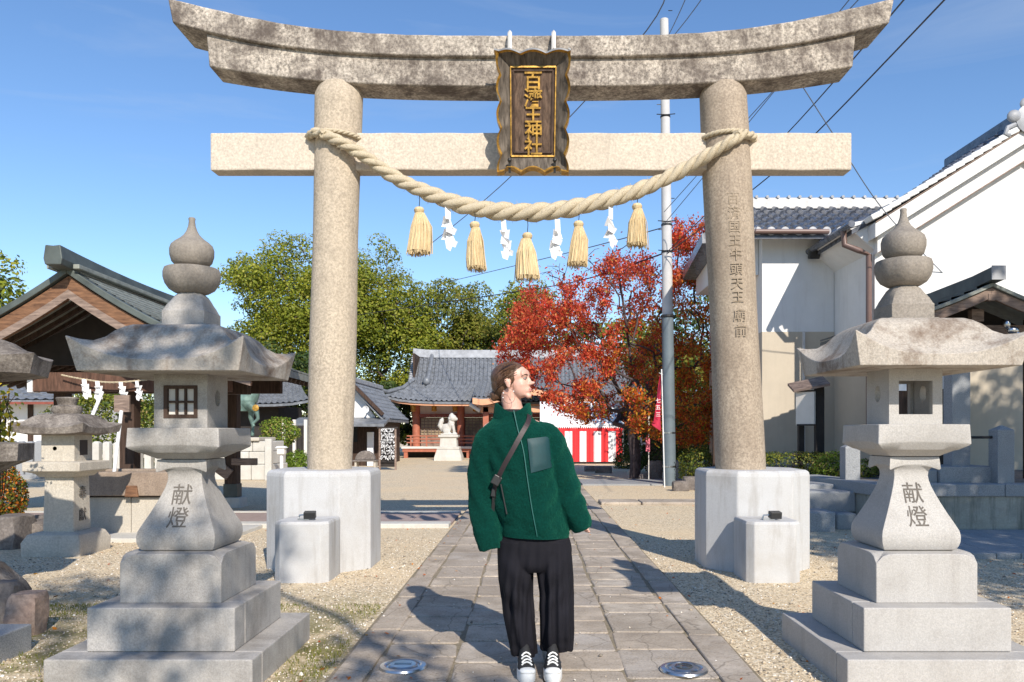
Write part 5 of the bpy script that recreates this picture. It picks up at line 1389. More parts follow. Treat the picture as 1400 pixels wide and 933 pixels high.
mb = MB(); mb.tube([(xe, WY - .62, ze - .09), (KX - .35, WY - .62, ze - .09)], .05, 10); mb.build('gutter', 'pipe', wing, smooth=True)
fl = thing('floodlight', (gx(1113, 16.9), 16.9, gz(347, 16.9)), 'small black floodlight fixed high on the white wing wall', 'floodlight')
c = at(1113, 347, 16.8); mb = MB(); mb.box(c, (.22, .14, .22), (.2, 0, 0)); mb.build('lamp_head', 'black', fl, bevel=.02); mb = MB(); mb.box(c + Vector((0, .12, 0)), (.05, .14, .05)); mb.build('bracket', 'black', fl)
# ------------------------------------------------------------------ terrace
tr_ = thing('stone_terrace', (8, 12, 0), 'raised garden terrace with granite coping and stained retaining wall', 'terrace')
tp = [(4.22, 12.6), (4.5, 10.35), (14, 10.1), (14, 23), (4.0, 23)]
mb = MB(); mb.prismz(tp, -.02, .46); mb.build('retaining_wall', 'stain_wall', tr_)
cen = Vector((8, 16))
def strip(a, b_, w, z0, z1, mat, nm):
    a, b_ = Vector(a), Vector(b_); d = (b_ - a).normalized(); n_ = Vector((-d.y, d.x))
    if n_.dot(cen - a) < 0: n_ = -n_
    L = (b_ - a).length; k = max(1, round(L / 1.6)); mb = MB()
    for i in range(k):
        p, q = a + d * (L * i / k + .004), a + d * (L * (i + 1) / k - .004)
        mb.prismz([tuple(p - n_ * .04), tuple(q - n_ * .04), tuple(q + n_ * w), tuple(p + n_ * w)], z0, z1)
    mb.build(nm, mat, tr_, bevel=.012)
strip((4.22, 12.6), (4.5, 10.35), .3, .46, .62, 'grey_granite', 'coping')
strip((4.5, 10.35), (14, 10.1), .3, .461, .621, 'grey_granite', 'coping')
mb = MB(); mb.prismz([(4.55, 12.4), (4.8, 10.65), (14, 10.4), (14, 14.98), (KX, 14.98), (KX - .05, 16.98), (4.1, 16.98)], .455, .58); mb.build('garden_soil', 'rock', tr_)
for k, (px0, px1, y0, y1, Y) in enumerate(((1104, 1171, 672, 701, 10.9), (1100, 1143, 700, 733, 10.35), (1144, 1172, 702, 729, 10.6), (1102, 1150, 662, 673, 11.4))):
    mb = MB(); x0, x1 = gx(px0, Y), gx(px1, Y); z0, z1 = max(-.02, gz(y1, Y)), gz(y0, Y)
    mb.bb(x0, x1, Y, Y + .7, z0, z1)
    tag(mb.build('stone_block', 'grey_granite', None, bevel=.03, seg=3, origin=((x0 + x1) / 2, Y + .3, z0)), ['long rough granite block leaning at the terrace corner', 'square pale granite block lowest at the terrace corner', 'small granite block beside the square block at the terrace corner', 'thin granite slab topmost at the terrace corner'][k], 'stone block', 'stone blocks at the terrace corner')
mb = MB()
x = 3.95; rnd = random.Random(5)
for j in range(14):
    y = 8.15 + j * .14 ; x = gx(1262, 8.6) + .01 * j + rnd.uniform(0, .05)
    while x < 10: mb.bb(x + .003, x + .247, y + .003, y + .137, -.01, .06); x += .25
tag(mb.build('brick_paving', 'grey_granite', bevel=.004), kind='structure')
for i, (px, pt, pb, Y) in enumerate(((1369, 583, 655, 10.6), (1162, 607, 648, 11.4))):
    p_ = thing('granite_post', (gx(px, Y), Y, .6), ['short granite post with pointed top at the right end of the iron bar', 'short granite post with pointed top left of the lantern shaft'][i], 'post', 'granite posts on the terrace')
    w_ = .11 if i == 0 else .105; x = gx(px, Y); z1 = gz(pt, Y) - .05
    q = [(x - w_, Y - w_), (x + w_, Y - w_), (x + w_, Y + w_), (x - w_, Y + w_)]
    mb = MB(); mb.loft([[(a, b_, .57) for a, b_ in q], [(a, b_, z1) for a, b_ in q], [(x + (a - x) * .15, Y + (b_ - Y) * .15, z1 + .06) for a, b_ in q]]); mb.build('post_body', 'grey_granite', p_, bevel=.006)
mb = MB(); mb.tube([at(1240, 599, 10.7), at(1360, 598, 10.62)], .018, 8); tag(mb.build('iron_bar', 'black', None, origin=at(1300, 599, 10.66)), 'thin dark iron bar between the granite posts', 'bar')
pil = thing('granite_pillar', (gx(1309, 11), 11, .58), 'tall blue grey granite pillar on a stepped base right behind the right lantern', 'stone pillar')
x = gx(1309, 11); mb = MB(); mb.bb(x - .125, x + .125, 10.9, 11.14, .7, 2.35); pb_ = mb.build('pillar_body', 'grey_granite', pil, bevel=.008)
mb = MB(); mb.bb(x - .42, x + .4, 10.65, 11.4, .575, .83); mb.bb(x - .62, x - .425, 10.7, 11.3, .575, .78); mb.build('stepped_base', 'grey_granite', pil, bevel=.01)
# notice board
nb = thing('notice_board', (gx(1108, 14), 14, .58), 'roofed notice board with pale blank panel on dark posts', 'notice board')
for px, w_ in ((1095, .05), (1120, .075)):
    x = gx(px, 14.0 if px > 1100 else 14.3); Y = 14.0 if px > 1100 else 14.3; mb = MB(); mb.bb(x - w_, x + w_, Y - .05, Y + .05, .57, gz(527, Y)); mb.build('post', 'wood_black', nb, bevel=.005)
mb = MB(); a, b_ = at(1089, 558, 14.2), at(1114, 558, 13.92); z0, z1 = gz(582, 14), gz(534, 14)
mb.beam((a.x, a.y, (z0 + z1) / 2), (b_.x, b_.y, (z0 + z1) / 2), .05, z1 - z0); mb.build('panel', 'soffit', nb, bevel=.004)
mb = MB(); d = (b_ - a).normalized(); nrm = Vector((d.y, -d.x, 0)) * 1
for z in (z0 + .01, z1 - .01):
    mb = MB(); mb.beam((a.x, a.y - .03, z), (b_.x, b_.y - .03, z), .03, .03); mb.build('panel_rail', 'wood_black', nb)
mb = MB(); A, B = at(1079, 531, 14.4), at(1124, 521, 13.9)
mb.add([A + Vector((0, -.25, -.05)), B + Vector((.05, -.25, -.06)), B + Vector((.1, .25, .1)), A + Vector((.05, .25, .1)), A + Vector((0, -.25, -.09)), B + Vector((.05, -.25, -.10)), B + Vector((.1, .25, .06)), A + Vector((.05, .25, .06))], [(0, 1, 2, 3), (7, 6, 5, 4), (0, 4, 5, 1), (1, 5, 6, 2), (2, 6, 7, 3), (3, 7, 4, 0)]); mb.build('roof', 'wood_grey', nb)
# ------------------------------------------------------------------ small roofed shrine on the terrace
sp = thing('roofed_shrine', (gx(1350, 12.5), 12.5, .58), 'small timber shrine with dark gabled roof before the white storehouse', 'shrine')
SY = 11.6; sxc = gx(1353, SY); szp = gz(396, SY)
for s in (-1, 1):
    def f(u, v, s=s):
        d = 1.3 * v; return Vector((sxc + s * d, SY + 3.2 * u, szp + .09 - .47 * d + .07 * d * d))
    mb = MB()
    for c in range(7):
        v0, v1 = c / 7, (c + 1) / 7
        mb.loft([[f(0, v0), f(1, v0)], [f(0, v1) + Vector((0, 0, .035)), f(1, v1) + Vector((0, 0, .035))], [f(0, v1), f(1, v1)]], cap=False, closed=False)
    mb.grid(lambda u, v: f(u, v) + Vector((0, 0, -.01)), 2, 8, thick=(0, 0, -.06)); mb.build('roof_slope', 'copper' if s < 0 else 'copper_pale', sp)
    mb = MB(); n = 10; tp_ = [f(0, k / n) + Vector((0, -.02, -.07)) for k in range(n + 1)]
    mb.loft([[(p.x, p.y - .03, p.z), (p.x, p.y + .03, p.z), (p.x, p.y + .03, p.z - .15), (p.x, p.y - .03, p.z - .15)] for p in tp_]); mb.build('bargeboard', 'wood_grey', sp, bevel=.005)
    mb = MB(); mb.loft([[(p.x, p.y - .07, p.z + .065), (p.x, p.y + .05, p.z + .065), (p.x, p.y + .05, p.z + .01), (p.x, p.y - .07, p.z + .01)] for p in tp_]); mb.build('verge_cap', 'copper_pale', sp, bevel=.006)
    mb = MB(); mb.bb(sxc + s * .95 - .06, sxc + s * .95 + .06, SY + .55, SY + .67, .575, szp - .35); mb.build('post', 'wood_dark', sp, bevel=.005)
mb = MB(); mb.loft([[(sxc - .09, y, z), (sxc + .09, y, z), (sxc + .09, y, z + .19), (sxc - .09, y, z + .19)] for y, z in ((SY - .22, szp + .10), (SY + .3, szp + .06), (SY + 1.6, szp + .03), (SY + 3.2, szp + .06))]); rg = mb.build('roof_ridge', 'copper', sp, bevel=.01)
mb = MB(); mb.bb(sxc - .10, sxc + .10, SY - .235, SY - .221, szp + .10, szp + .30); mb.build('ridge_end', 'tile_pale', rg)
mb = MB(); mb.bb(sxc - .05, sxc + .05, SY - .06, SY + .05, szp - .17, szp - .07); mb.bb(sxc - .09, sxc + .09, SY + .3, SY + .42, szp - .42, szp - .24); mb.bb(sxc - .95, sxc + 1.2, SY + .42, SY + .54, szp - .62, szp - .46); mb.build('gable_struts', 'wood_grey', sp, bevel=.004)
mb = MB(); mb.prism([(sxc - 1.05, szp - .5), (sxc + 1.05, szp - .5), (sxc, szp - .05)], SY + .75, SY + .8); mb.bb(gx(1222, SY + .8), gx(1296, SY + .8), SY + .8, SY + 1.6, .58, szp - .5); mb.build('timber_wall', 'wood_black', sp)
mb = MB(); c = at(1385, 452, SY + .1); mb.sphere(c, (.09, .06, .06)); mb.sphere(c + Vector((.1, 0, -.07)), (.1, .06, .04), rot=(0, .5, 0)); mb.sphere(c + Vector((-.09, 0, .09)), (.05, .05, .07)); mb.sphere(c + Vector((.22, 0, -.02)), (.05, .04, .07)); mb.build('metal_fitting', 'steel', sp, smooth=True)
mb = MB(); c = at(1292, 523, SY + .5); mb.box(c, (.07, .01, .2)); mb.build('paper_notice', 'paper', sp); mb = MB(); c = at(1232, 530, SY + .5); mb.box(c, (.16, .01, .1)); mb.build('paper_notice', 'paper', sp)
# ------------------------------------------------------------------ main hall
hall = thing('shrine_hall', (0, 40, 0), 'shrine hall with grey tiled hipped roof and red pillars at the end of the path', 'shrine hall')
zE, zMid, zR = gz(549, 38.5), gz(524, 40.3), gz(488, 42.5)
def hroof(u, v):
    s = 2 * u - 1; w = (6.17 - .15 * min(1, v / .55)) if v < .55 else 6.02 + 1.1 * ((v - .55) / .45) ** 1.3
    y = 42.5 - 4.0 * v; z = zR + (zE - zR) * (1 - (1 - v) ** 1.25) ** 1.0
    z = zR + (zMid - zR) * (v / .55) if v < .55 else zMid + (zE - zMid) * (1 - (1 - (v - .55) / .45) ** 1.25)
    z += .32 * max(0, v - .5) * 2 * abs(s) ** 8
    return Vector((s * w, y - .12 * abs(s) ** 8 * v, z))
mb = MB(); tiled(mb, hroof, 58, 12, .07, .02, 6); mb.build('roof_slope', 'tile', hall, smooth=True, angle=40)
for s in (-1, 1):
    mb = MB(); mb.grid(lambda u, v: Vector((s * (6.0 + 1.1 * v), 42.5 + (u - .5) * (4 + 4 * v), zMid + (zE - zMid) * v + .3 * v * abs(2 * u - 1) ** 6)), 10, 6, thick=(0, 0, -.12)); mb.build('side_slope', 'tile', hall)
    mb = MB(); mb.tube([hroof(.5 + s * .425, 0) + Vector((0, 0, .12)), hroof(.5 + s * .428, .3) + Vector((0, 0, .12)), hroof(.5 + s * .43, .58) + Vector((0, 0, .14))], .12, 8); mb.sphere(hroof(.5 + s * .43, .6) + Vector((0, 0, .2)), (.2, .2, .22)); mb.build('descending_ridge', 'tile', hall, smooth=True)
    mb = MB(); mb.tube([hroof(.5 + s * .49, .52) + Vector((0, 0, .1)), hroof(.5 + s * .492, .75) + Vector((0, 0, .1)), hroof(.5 + s * .498, .95) + Vector((0, 0, .12)), hroof(.5 + s * .5, 1) + Vector((0, -.1, .2))], .10, 8); mb.build('corner_ridge', 'tile', hall, smooth=True)
    mb = MB()
    for k in range(13):
        p = hroof(.5 + s * .5, k / 13 * .56) + Vector((s * .05, 0, .03)); mb.sphere(p, (.13, .1, .07), 8, 6)
    mb.build('gable_edge_tiles', 'tile_pale', hall, smooth=True)
    mb = MB(); mb.prism([(s * 5.9, zMid - .1), (s * 5.95, zMid - .1), (s * 6.0, zR), (s * 5.9, zR)], 40.6, 44.4); mb.build('gable_wall', 'wood_dark', hall)
mb = MB(); mb.loft([[(x, 42.3, zR - .1 + e), (x, 42.75, zR - .1 + e), (x, 42.7, zR + .34 + e), (x, 42.35, zR + .34 + e)] for x, e in [(-6.25, .1), (-5.5, .02), (0, 0), (5.5, .02), (6.25, .1)]]); mb.build('main_ridge', 'tile_pale', hall, bevel=.04)
mb = MB(); mb.grid(lambda u, v: Vector(((2 * u - 1) * 6.9, 38.55 + 1.5 * v, zE - .13 + .25 * abs(2 * u - 1) ** 8 + .35 * v)), 24, 2, thick=(0, 0, -.09)); mb.build('eave_boards', 'peach', hall)
COLX = [gx(569, 40), gx(630, 40), gx(690, 40), -gx(690, 40), -gx(630, 40), -gx(569, 40)]
for x in COLX:
    mb = MB(); mb.lathe((x, 40, 0), [(.19, .3), (.19, zE + .1)], 18); mb.build('pillar', 'vermilion', hall, smooth=True, angle=60)
zz = lambda py: gz(py, 40)
mb = MB(); mb.bb(-5.75, 5.75, 40.1, 40.25, zz(566), zE + .25); mb.build('upper_wall', 'plaster', hall)
mb = MB(); mb.bb(-5.9, 5.9, 39.9, 40.09, zz(571), zz(566)); mb.build('lintel', 'vermilion_dark', hall)
mb = MB(); mb.bb(-5.75, 5.75, 40.3, 44, .5, zz(571)); mb.build('inner_wall', 'wood_dark', hall)
M['warm_paper'] = plain('warm_shoji_paper', (.42, .33, .2), .8, var=.5, vs=2)
for a, b_ in zip(COLX[:-1], COLX[1:]):
    L = thing if False else None
    mb = MB(); x0, x1 = a + .22, b_ - .22; nv = max(4, int((x1 - x0) / .17))
    for k in range(nv + 1): x = x0 + (x1 - x0) * k / nv; mb.bb(x - .016, x + .016, 40.12, 40.15, .98, zz(572))
    for k in range(7): z = 1.0 + (zz(572) - 1.0) * k / 6; mb.bb(x0, x1, 40.10, 40.118, z - .016, z + .016)
    mb.bb(x0, x1, 40.1, 40.16, .55, .97); d_ = mb.build('lattice_door', 'wood_grey', hall)
    mb = MB(); mb.bb(x0, x1, 40.2, 40.22, .98, zz(572)); mb.build('lattice_paper', 'warm_paper', d_)
mb = MB(); mb.bb(-6.3, 6.3, 38.9, 44, .46, .56); mb.build('veranda_floor', 'soffit', hall)
mb = MB(); mb.bb(-6.25, 6.25, 38.95, 39.1, .3, .458); mb.build('veranda_beam', 'vermilion', hall)
for k in range(9):
    x = -6.1 + k * 12.2 / 8; mb = MB(); mb.bb(x - .09, x + .09, 38.98, 39.16, 0, .3); mb.build('veranda_post', 'vermilion', hall)
mb = MB(); mb.bb(-6.2, 6.2, 39.6, 39.7, 0, .45); mb.build('underfloor', 'wood_black', hall)
for s in (-1, 1):
    mb = MB(); x0, x1 = (gx(562, 39), gx(690, 39)) if s < 0 else (-gx(690, 39), -gx(562, 39))
    for z in (.75, .92, 1.07): mb.tube([(x0 - .2, 38.95, z), (x1, 38.95, z)], .035, 6)
    for k in range(7): x = x0 + (x1 - x0) * k / 6; mb.bb(x - .035, x + .035, 38.92, 38.985, .56, 1.08)
    mb.build('railing', 'vermilion', hall)
for i, px in enumerate((565, 593.5, 622, 650)):
    c = at(px, 558, 39.2); mb = MB(); mb.lathe(c, [(.02, .26), (.05, .2), (.17, .13), (.13, .1), (.12, -.1), (.15, -.14), (.05, -.18)], 12); mb.tube([c + Vector((0, 0, .25)), c + Vector((0, 0, .55))], .012, 5)
    tag(mb.build('hanging_lantern', 'gold', None, smooth=True, angle=40, origin=c), 'small brass lantern hanging under the hall eave, %s from the left' % ['first', 'second', 'third', 'fourth'][i], 'hanging lantern', 'brass lanterns under the hall eave')
# projecting porch
pY = 36.4; pw = gx(805, pY)
def pf(u, v):
    s = 2 * u - 1; x = s * pw; return Vector((x, 39.6 - 3.6 * v, gz(546, pY) + .95 * (1 - v) + .5 * math.cos(min(1, abs(s) * 1.15) * PI * .5) ** 1.5 + .12 * abs(s) ** 5))
mb = MB(); tiled(mb, pf, 26, 9, .06, .02, 6); mb.build('porch_roof', 'tile', hall, smooth=True, angle=40)
mb = MB(); n = 24
mb.loft([[tuple(pf(k / n, 1) + Vector((0, -.05, -.08))), tuple(pf(k / n, 1) + Vector((0, .05, -.08))), tuple(pf(k / n, 1) + Vector((0, .05, -.34))), tuple(pf(k / n, 1) + Vector((0, -.05, -.34)))] for k in range(n + 1)]); mb.build('porch_bargeboard', 'peach', hall)
for s in (-1, 1):
    mb = MB(); mb.bb(s * (pw - .55) - .13, s * (pw - .55) + .13, pY + .3, pY + .56, 0, gz(556, pY)); mb.build('porch_post', 'vermilion', hall, bevel=.01)
    mb = MB(); mb.tube([(s * (pw - .3), pY + .1, gz(562, pY)), (s * (pw - .1), pY + .1, gz(558, pY)), (s * (pw + .15), pY + .1, gz(553, pY))], .09, 8); mb.build('beam_nose', 'soffit', hall, smooth=True)
mb = MB(); mb.bb(-pw + .3, pw - .3, pY + .3, pY + .5, gz(564, pY), gz(556, pY)); mb.build('porch_beam', 'peach', hall, bevel=.02)
mb = MB()
for k in range(4): mb.bb(-1.6, 1.6, 37.2 + k * .35, 39.2, k * .12, (k + 1) * .12)
mb.build('front_steps', 'oldpale', hall)
# stone guardian dogs
def komainu(px, lab):
    Y = 36.0; x = gx(px, Y)
    pd = thing('dog_pedestal', (x, Y, 0), 'stepped white stone pedestal under the %s' % lab, 'pedestal')
    mb = MB(); mb.loft([sqring(x, Y, .62, -.02, 4), sqring(x, Y, .60, .16, 4), sqring(x, Y, .50, .48, 4), sqring(x, Y, .46, .5, 4)]); mb.build('lower_base', 'white_stone', pd, bevel=.01)
    mb = MB(); mb.loft([sqring(x, Y, .50, .5, 4), sqring(x, Y, .5, .6, 4), sqring(x, Y, .38, .62, 4), sqring(x, Y, .36, 1.0, 4), sqring(x, Y, .44, 1.05, 4), sqring(x, Y, .44, 1.14, 4)]); mb.build('upper_base', 'white_stone', pd, bevel=.01)
    g = thing('guardian_dog', (x, Y, 1.14), 'white stone guardian dog sitting on its pedestal, %s' % lab, 'statue')
    s = 1 if px < 700 else -1
    mb = MB(); z = 1.14
    mb.bb(x - .36, x + .36, Y - .25, Y + .25, z, z + .06); z += .05
    mb.sphere((x - s * .12, Y, z + .24), (.25, .17, .22)); mb.sphere((x + s * .08, Y, z + .42), (.16, .16, .24), rot=(0, s * .4, 0)); mb.sphere((x + s * .17, Y - .03, z + .70), (.17, .17, .17)); mb.sphere((x + s * .30, Y - .05, z + .66), (.1, .09, .085))
    for q in (-.1, .1):
        mb.tube([(x + s * .16, Y + q, z + .4), (x + s * .22, Y + q, z + .15), (x + s * .22, Y + q, z)], [.08, .055, .06], 10); mb.sphere((x + s * .26, Y + q, z + .03), (.08, .055, .045)); mb.sphere((x - s * .1, Y + q * 1.3, z + .12), (.17, .07, .12)); mb.sphere((x + s * .03, Y + q * 1.5, z + .03), (.1, .06, .045))
        mb.sphere((x + s * .1, Y + q, z + .82), (.045, .04, .06))
    for a, (dx, dz, r) in enumerate(((-.02, .8, .09), (-.06, .68, .1), (-.05, .55, .09), (.02, .86, .08))): mb.sphere((x + s * (dx + .1), Y, z + dz), (r, r * 1.6, r))
    mb.tube([(x - s * .3, Y, z + .12), (x - s * .42, Y, z + .35), (x - s * .33, Y, z + .6), (x - s * .28, Y, z + .72)], [.06, .11, .11, .03], 10)
    remesh_obj(mb, 'dog_body', 'white_stone', g, .018, 2)
komainu(614, 'left of the hall steps')
# omikuji rack
rk = thing('fortune_paper_rack', (gx(530, 27), 27, 0), 'dark frame rack covered with knotted white fortune papers', 'rack')
x0, x1 = gx(518, 27), gx(542, 27); zt = gz(586, 27)
mb = MB(); mb.bb(x0, x0 + .06, 26.97, 27.03, 0, zt); mb.build('upright', 'wood_grey', rk); mb = MB(); mb.bb(x1 - .06, x1, 26.97, 27.03, 0, zt); mb.build('upright', 'wood_grey', rk)
mb = MB()
for k in range(7): z = .25 + k * (zt - .3) / 6; mb.bb(x0, x1, 26.985, 27.015, z, z + .02)
mb.bb(x0 - .05, x1 + .05, 26.95, 27.05, zt, zt + .05); mb.build('rail', 'wood_black', rk)
mb = MB(); rnd = random.Random(2)
for k in range(170):
    x = rnd.uniform(x0 + .07, x1 - .07); z = .27 + rnd.choice([1, 2, 3, 4, 5, 6, 6, 5, 4]) * (zt - .3) / 6 - rnd.uniform(0, .06); mb.box((x, 26.96, z), (.02, .012, rnd.uniform(.06, .16)), (0, rnd.uniform(-.7, .7), 0))
o = mb.build('knotted_papers', 'paper', rk); o['kind'] = 'stuff'
mb = MB(); mb.bb(x0 + .05, x1 - .05, 27.04, 27.06, .1, zt); mb.build('back_board', 'wood_black', rk)
# stone well cover on legs and white marker post
wc = thing('round_stone_bench', (gx(500, 26), 26, 0), 'brown half round stone on a low legged table left of the rack', 'stone table')
mb = MB(); x = gx(500, 26); mb.prism([(x + .32 * math.cos(a), gz(629, 26) + .3 * math.sin(a)) for a in [PI * k / 16 for k in range(17)]], 25.85, 26.1); mb.build('half_round_stone', 'rock', wc, bevel=.02)
mb = MB(); mb.bb(x - .38, x + .38, 25.75, 26.2, gz(631, 26), gz(629, 26) - .002); mb.build('table_top', 'rock', wc, bevel=.01)
for q in (-.32, .3):
    mb = MB(); mb.bb(x + q, x + q + .06, 25.8, 26.15, 0, gz(631, 26) - .002); mb.build('leg', 'oldpale', wc)
mb = MB(); x = gx(506.5, 30); mb.bb(x - .11, x + .11, 29.9, 30.1, 0, gz(591, 30)); tag(mb.build('marker_post', 'white', None, bevel=.01, origin=(x, 30, 0)), 'plain white square post left of the fortune paper rack', 'post')
# gabled office with loudspeaker
of = thing('gabled_office', (gx(480, 30), 30, 0), 'small dark building with tiled gable beside the left torii pillar', 'building')
gxr = gx(482, 30)
for s in (-1, 1):
    mb = MB(); tiled(mb, lambda u, v: Vector((gxr + s * 1.25 * v, 29.6 + 6 * u, gz(521, 30) - 1.65 * v + .25 * v * v)), 20, 8, .05, .03, 6); mb.build('roof_slope', 'tile', of, smooth=True, angle=40)
mb = MB(); mb.bb(gxr - .12, gxr + .12, 29.5, 35.6, gz(523, 30), gz(516, 30)); mb.build('ridge', 'tile_pale', of, bevel=.03)
mb = MB(); mb.prism([(gxr - .9, gz(573, 30)), (gxr + .9, gz(573, 30)), (gxr, gz(526, 30))], 30.0, 30.2); mb.build('gable_wall', 'plaster', of)
mb = MB()
for s in (-1, 1): mb.beam((gxr, 29.6, gz(523, 30)), (gxr + s * 1.22, 29.6, gz(562, 30) - .15), .12, .16, up=(0, 1, 0))
mb.build('bargeboard', 'wood_dark', of)
mb = MB(); mb.grid(lambda u, v: Vector((gxr - 2 + 3.4 * u, 30 - 1.2 * v, gz(571, 30) - .25 * v)), 2, 2, thick=(0, 0, -.1)); mb.build('lean_to_roof', 'tile', of)
mb = MB(); mb.bb(gxr - 2, gxr + .95, 30.2, 35, 0, gz(573, 30)); mb.build('wall', 'wood_dark', of)
mb = MB(); mb.bb(gxr - .6, gxr + .15, 30.15, 30.19, .9, gz(580, 30)); mb.build('window', 'dark_glass', of)
ls = thing('loudspeaker', (gx(500, 29.5), 29.5, gz(560, 29.5)), 'white horn loudspeaker fixed to the office gable', 'loudspeaker')
c = at(500, 560, 29.4); mb = MB(); mb.lathe((0, 0, 0), [(.04, -.2), (.05, -.1), (.12, 0), (.13, .02), (.1, .0), (.03, -.1)], 20); mb.v = [(c.x + x, c.y - z, c.z + y) for x, y, z in mb.v]; mb.build('horn', 'white', ls, smooth=True)
mb = MB(); mb.tube([c + Vector((0, .2, 0)), c + Vector((0, .6, 0))], .03, 6); mb.build('bracket', 'black', ls)
# festival tent with red and white curtain
tn = thing('festival_tent', (gx(800, 33), 33, 0), 'festival tent with white canopy and red and white striped curtain', 'tent')
TYf = 32.0; tx0, tx1 = gx(742, TYf), gx(852, TYf); zt, zb_ = gz(583, TYf), gz(631.5, TYf)
mb = MB(); n = 120; ns = 11; rings = []
def cy(x): return TYf + .03 * math.sin(x * 14) + .02 * math.sin(x * 31)
xs = np.linspace(tx0, tx1, n + 1)
vs = []; fs = []; mi = []
for j, z in enumerate((zb_, zb_ + (zt - zb_) * .86, zt)):
    for x in xs: vs.append((x, cy(x) if j < 2 else TYf, z))
for j in range(2):
    for i in range(n):
        fs.append((j * (n + 1) + i, j * (n + 1) + i + 1, (j + 1) * (n + 1) + i + 1, (j + 1) * (n + 1) + i))
        mi.append(1 if (j == 1) else (int((i + .5) / n * ns) % 2 == 0) * 1)
mb.v = vs; mb.f = fs; mb.m = [int(q) for q in mi]; cu = mb.build('striped_curtain', ['white', 'red'], tn); so_ = cu.modifiers.new('t', 'SOLIDIFY'); so_.thickness = .006
mb = MB(); mb.v = [(tx1 + .005, TYf + 2.4 * t, z) for t in (0, .25, .5, .75, 1) for z in (zb_, zt)]; mb.f = [(2 * i, 2 * i + 2, 2 * i + 3, 2 * i + 1) for i in range(4)]; mb.m = [0, 1, 0, 1]; mb.build('side_curtain', ['red', 'white'], tn)
mb = MB(); zt2 = gz(561, TYf + 1.2)
mb.add([(tx0 - .1, TYf - .03, zt + .1), (tx1 + .05, TYf - .03, zt + .1), (tx1 - .45, TYf + 1.2, zt2 + .35), (tx0 - .1, TYf + 1.2, zt2 + .35), (tx1 + .05, TYf + 2.5, zt + .1), (tx0 - .1, TYf + 2.5, zt + .1)], [(0, 1, 2, 3), (1, 4, 2), (3, 2, 4, 5)])
m = 40; 
for i in range(m):
    a = tx0 - .1 + (tx1 + .15 - tx0) * i / m; b_ = tx0 - .1 + (tx1 + .15 - tx0) * (i + 1) / m; q = (a + b_) / 2
    mb.add([(a, TYf - .031, zt + .1), (b_, TYf - .031, zt + .1), (b_, TYf - .031, zt - .02), (q, TYf - .031, zt - .09), (a, TYf - .031, zt - .02)], [(0, 1, 2, 3, 4)])
mb.build('canopy', 'white', tn)
for x in (tx0, tx1):
    mb = MB(); mb.tube([(x, TYf + .05, 0), (x, TYf + .05, zt)], .03, 8); mb.build('pole', 'steel', tn)
# dark timber building behind the tent
db = thing('timber_building', (5, 38, 0), 'shaded timber building with white trimmed lattice right of the tent', 'building')
mb = MB(); mb.bb(gx(840, 36), gx(985, 36), 36, 41, 0, gz(548, 36)); mb.build('wall', 'wood_dark', db)
mb = MB(); mb.grid(lambda u, v: Vector((gx(830, 36) + 6 * u, 39 - 3.6 * v, gz(530, 37) - .9 * v)), 4, 4, thick=(0, 0, -.15)); mb.build('roof', 'tile', db)
mb = MB()
for k in range(9): x = gx(853, 35.9) + k * .12; mb.bb(x, x + .025, 35.93, 35.98, .9, gz(585, 36))
for k in range(6): mb.bb(gx(853, 35.9), gx(882, 35.9), 35.9, 35.929, 1.0 + k * .17, 1.02 + k * .17)
mb.build('lattice_window', 'wood_grey', db)
mb = MB(); mb.bb(gx(852, 35.5), gx(886, 35.5), 35.4, 35.5, .72, .8); mb.bb(gx(875, 35.5), gx(877.5, 35.5), 35.38, 35.48, 0, gz(583, 35.5)); mb.build('white_trim', 'white', db)
# banner and pink sign, utility pole
bn = thing('tall_banner', (gx(904, 18.6), 18.6, 0), 'crimson cloth banner with white writing on a thin white pole', 'banner')
x = gx(904.5, 18.6); mb = MB(); mb.tube([(x + .07, 18.6, 0), (x, 18.6, gz(505, 18.6))], .015, 8); mb.tube([(x - .06, 18.6, gz(510, 18.6)), (x + .03, 18.6, gz(512, 18.6))], .006, 6); mb.build('pole', 'white', bn, smooth=True)
mb = MB(); mb.grid(lambda u, v: Vector((x - .02 - (.18 * v ** 1.1 + .02) * (1 - u), 18.6 + .05 * math.sin(v * 7 + u * 3), gz(512, 18.6) - (gz(512, 18.6) - gz(588, 18.6)) * v + .12 * (1 - u) * (v > .9) - .03 * u)), 6, 16); bc = mb.build('cloth', 'crimson', bn, smooth=True)
mb = MB()
for k, ch in enumerate('七五三'): text_on(mb, ch, .12, lambda xx, y, z, k=k: (x - .09 + xx, 18.53 - z, gz(548, 18.6) - k * .16 + y), extrude=.001)
mb.build('lettering', 'white', bc)
sg = thing('pink_sign', (gx(885, 21), 21, 0), 'narrow pink sign board left of the crimson banner', 'sign')
x = gx(885.5, 21); mb = MB(); mb.bb(x - .05, x + .055, 20.98, 21, gz(618, 21), gz(598, 21)); mb.build('panel', 'pink', sg); mb = MB(); mb.bb(x + .02, x + .04, 21.001, 21.03, 0, gz(566, 21)); mb.bb(x + .01, x + .05, 20.97, 20.998, gz(592, 21), gz(566, 21)); mb.build('post', 'soffit', sg)
up = thing('utility_pole', (gx(915, 19.2), 19.2, 0), 'tall round utility pole wrapped in blue grey at its foot', 'utility pole')
YU = 19.2; xb_, xt_ = gx(915.5, YU), gx(908, YU); ztop = gz(27, YU)
def ux(z): return xb_ + (xt_ - xb_) * z / ztop
zj = gz(434, YU)
mb = MB(); mb.loft([[(ux(z) + r * math.cos(2 * PI * i / 24), YU + r * math.sin(2 * PI * i / 24), z) for i in range(24)] for z, r in ((zj - .1, .128), (ztop, .10))]); mb.build('shaft', 'pole', up, smooth=True, angle=60)
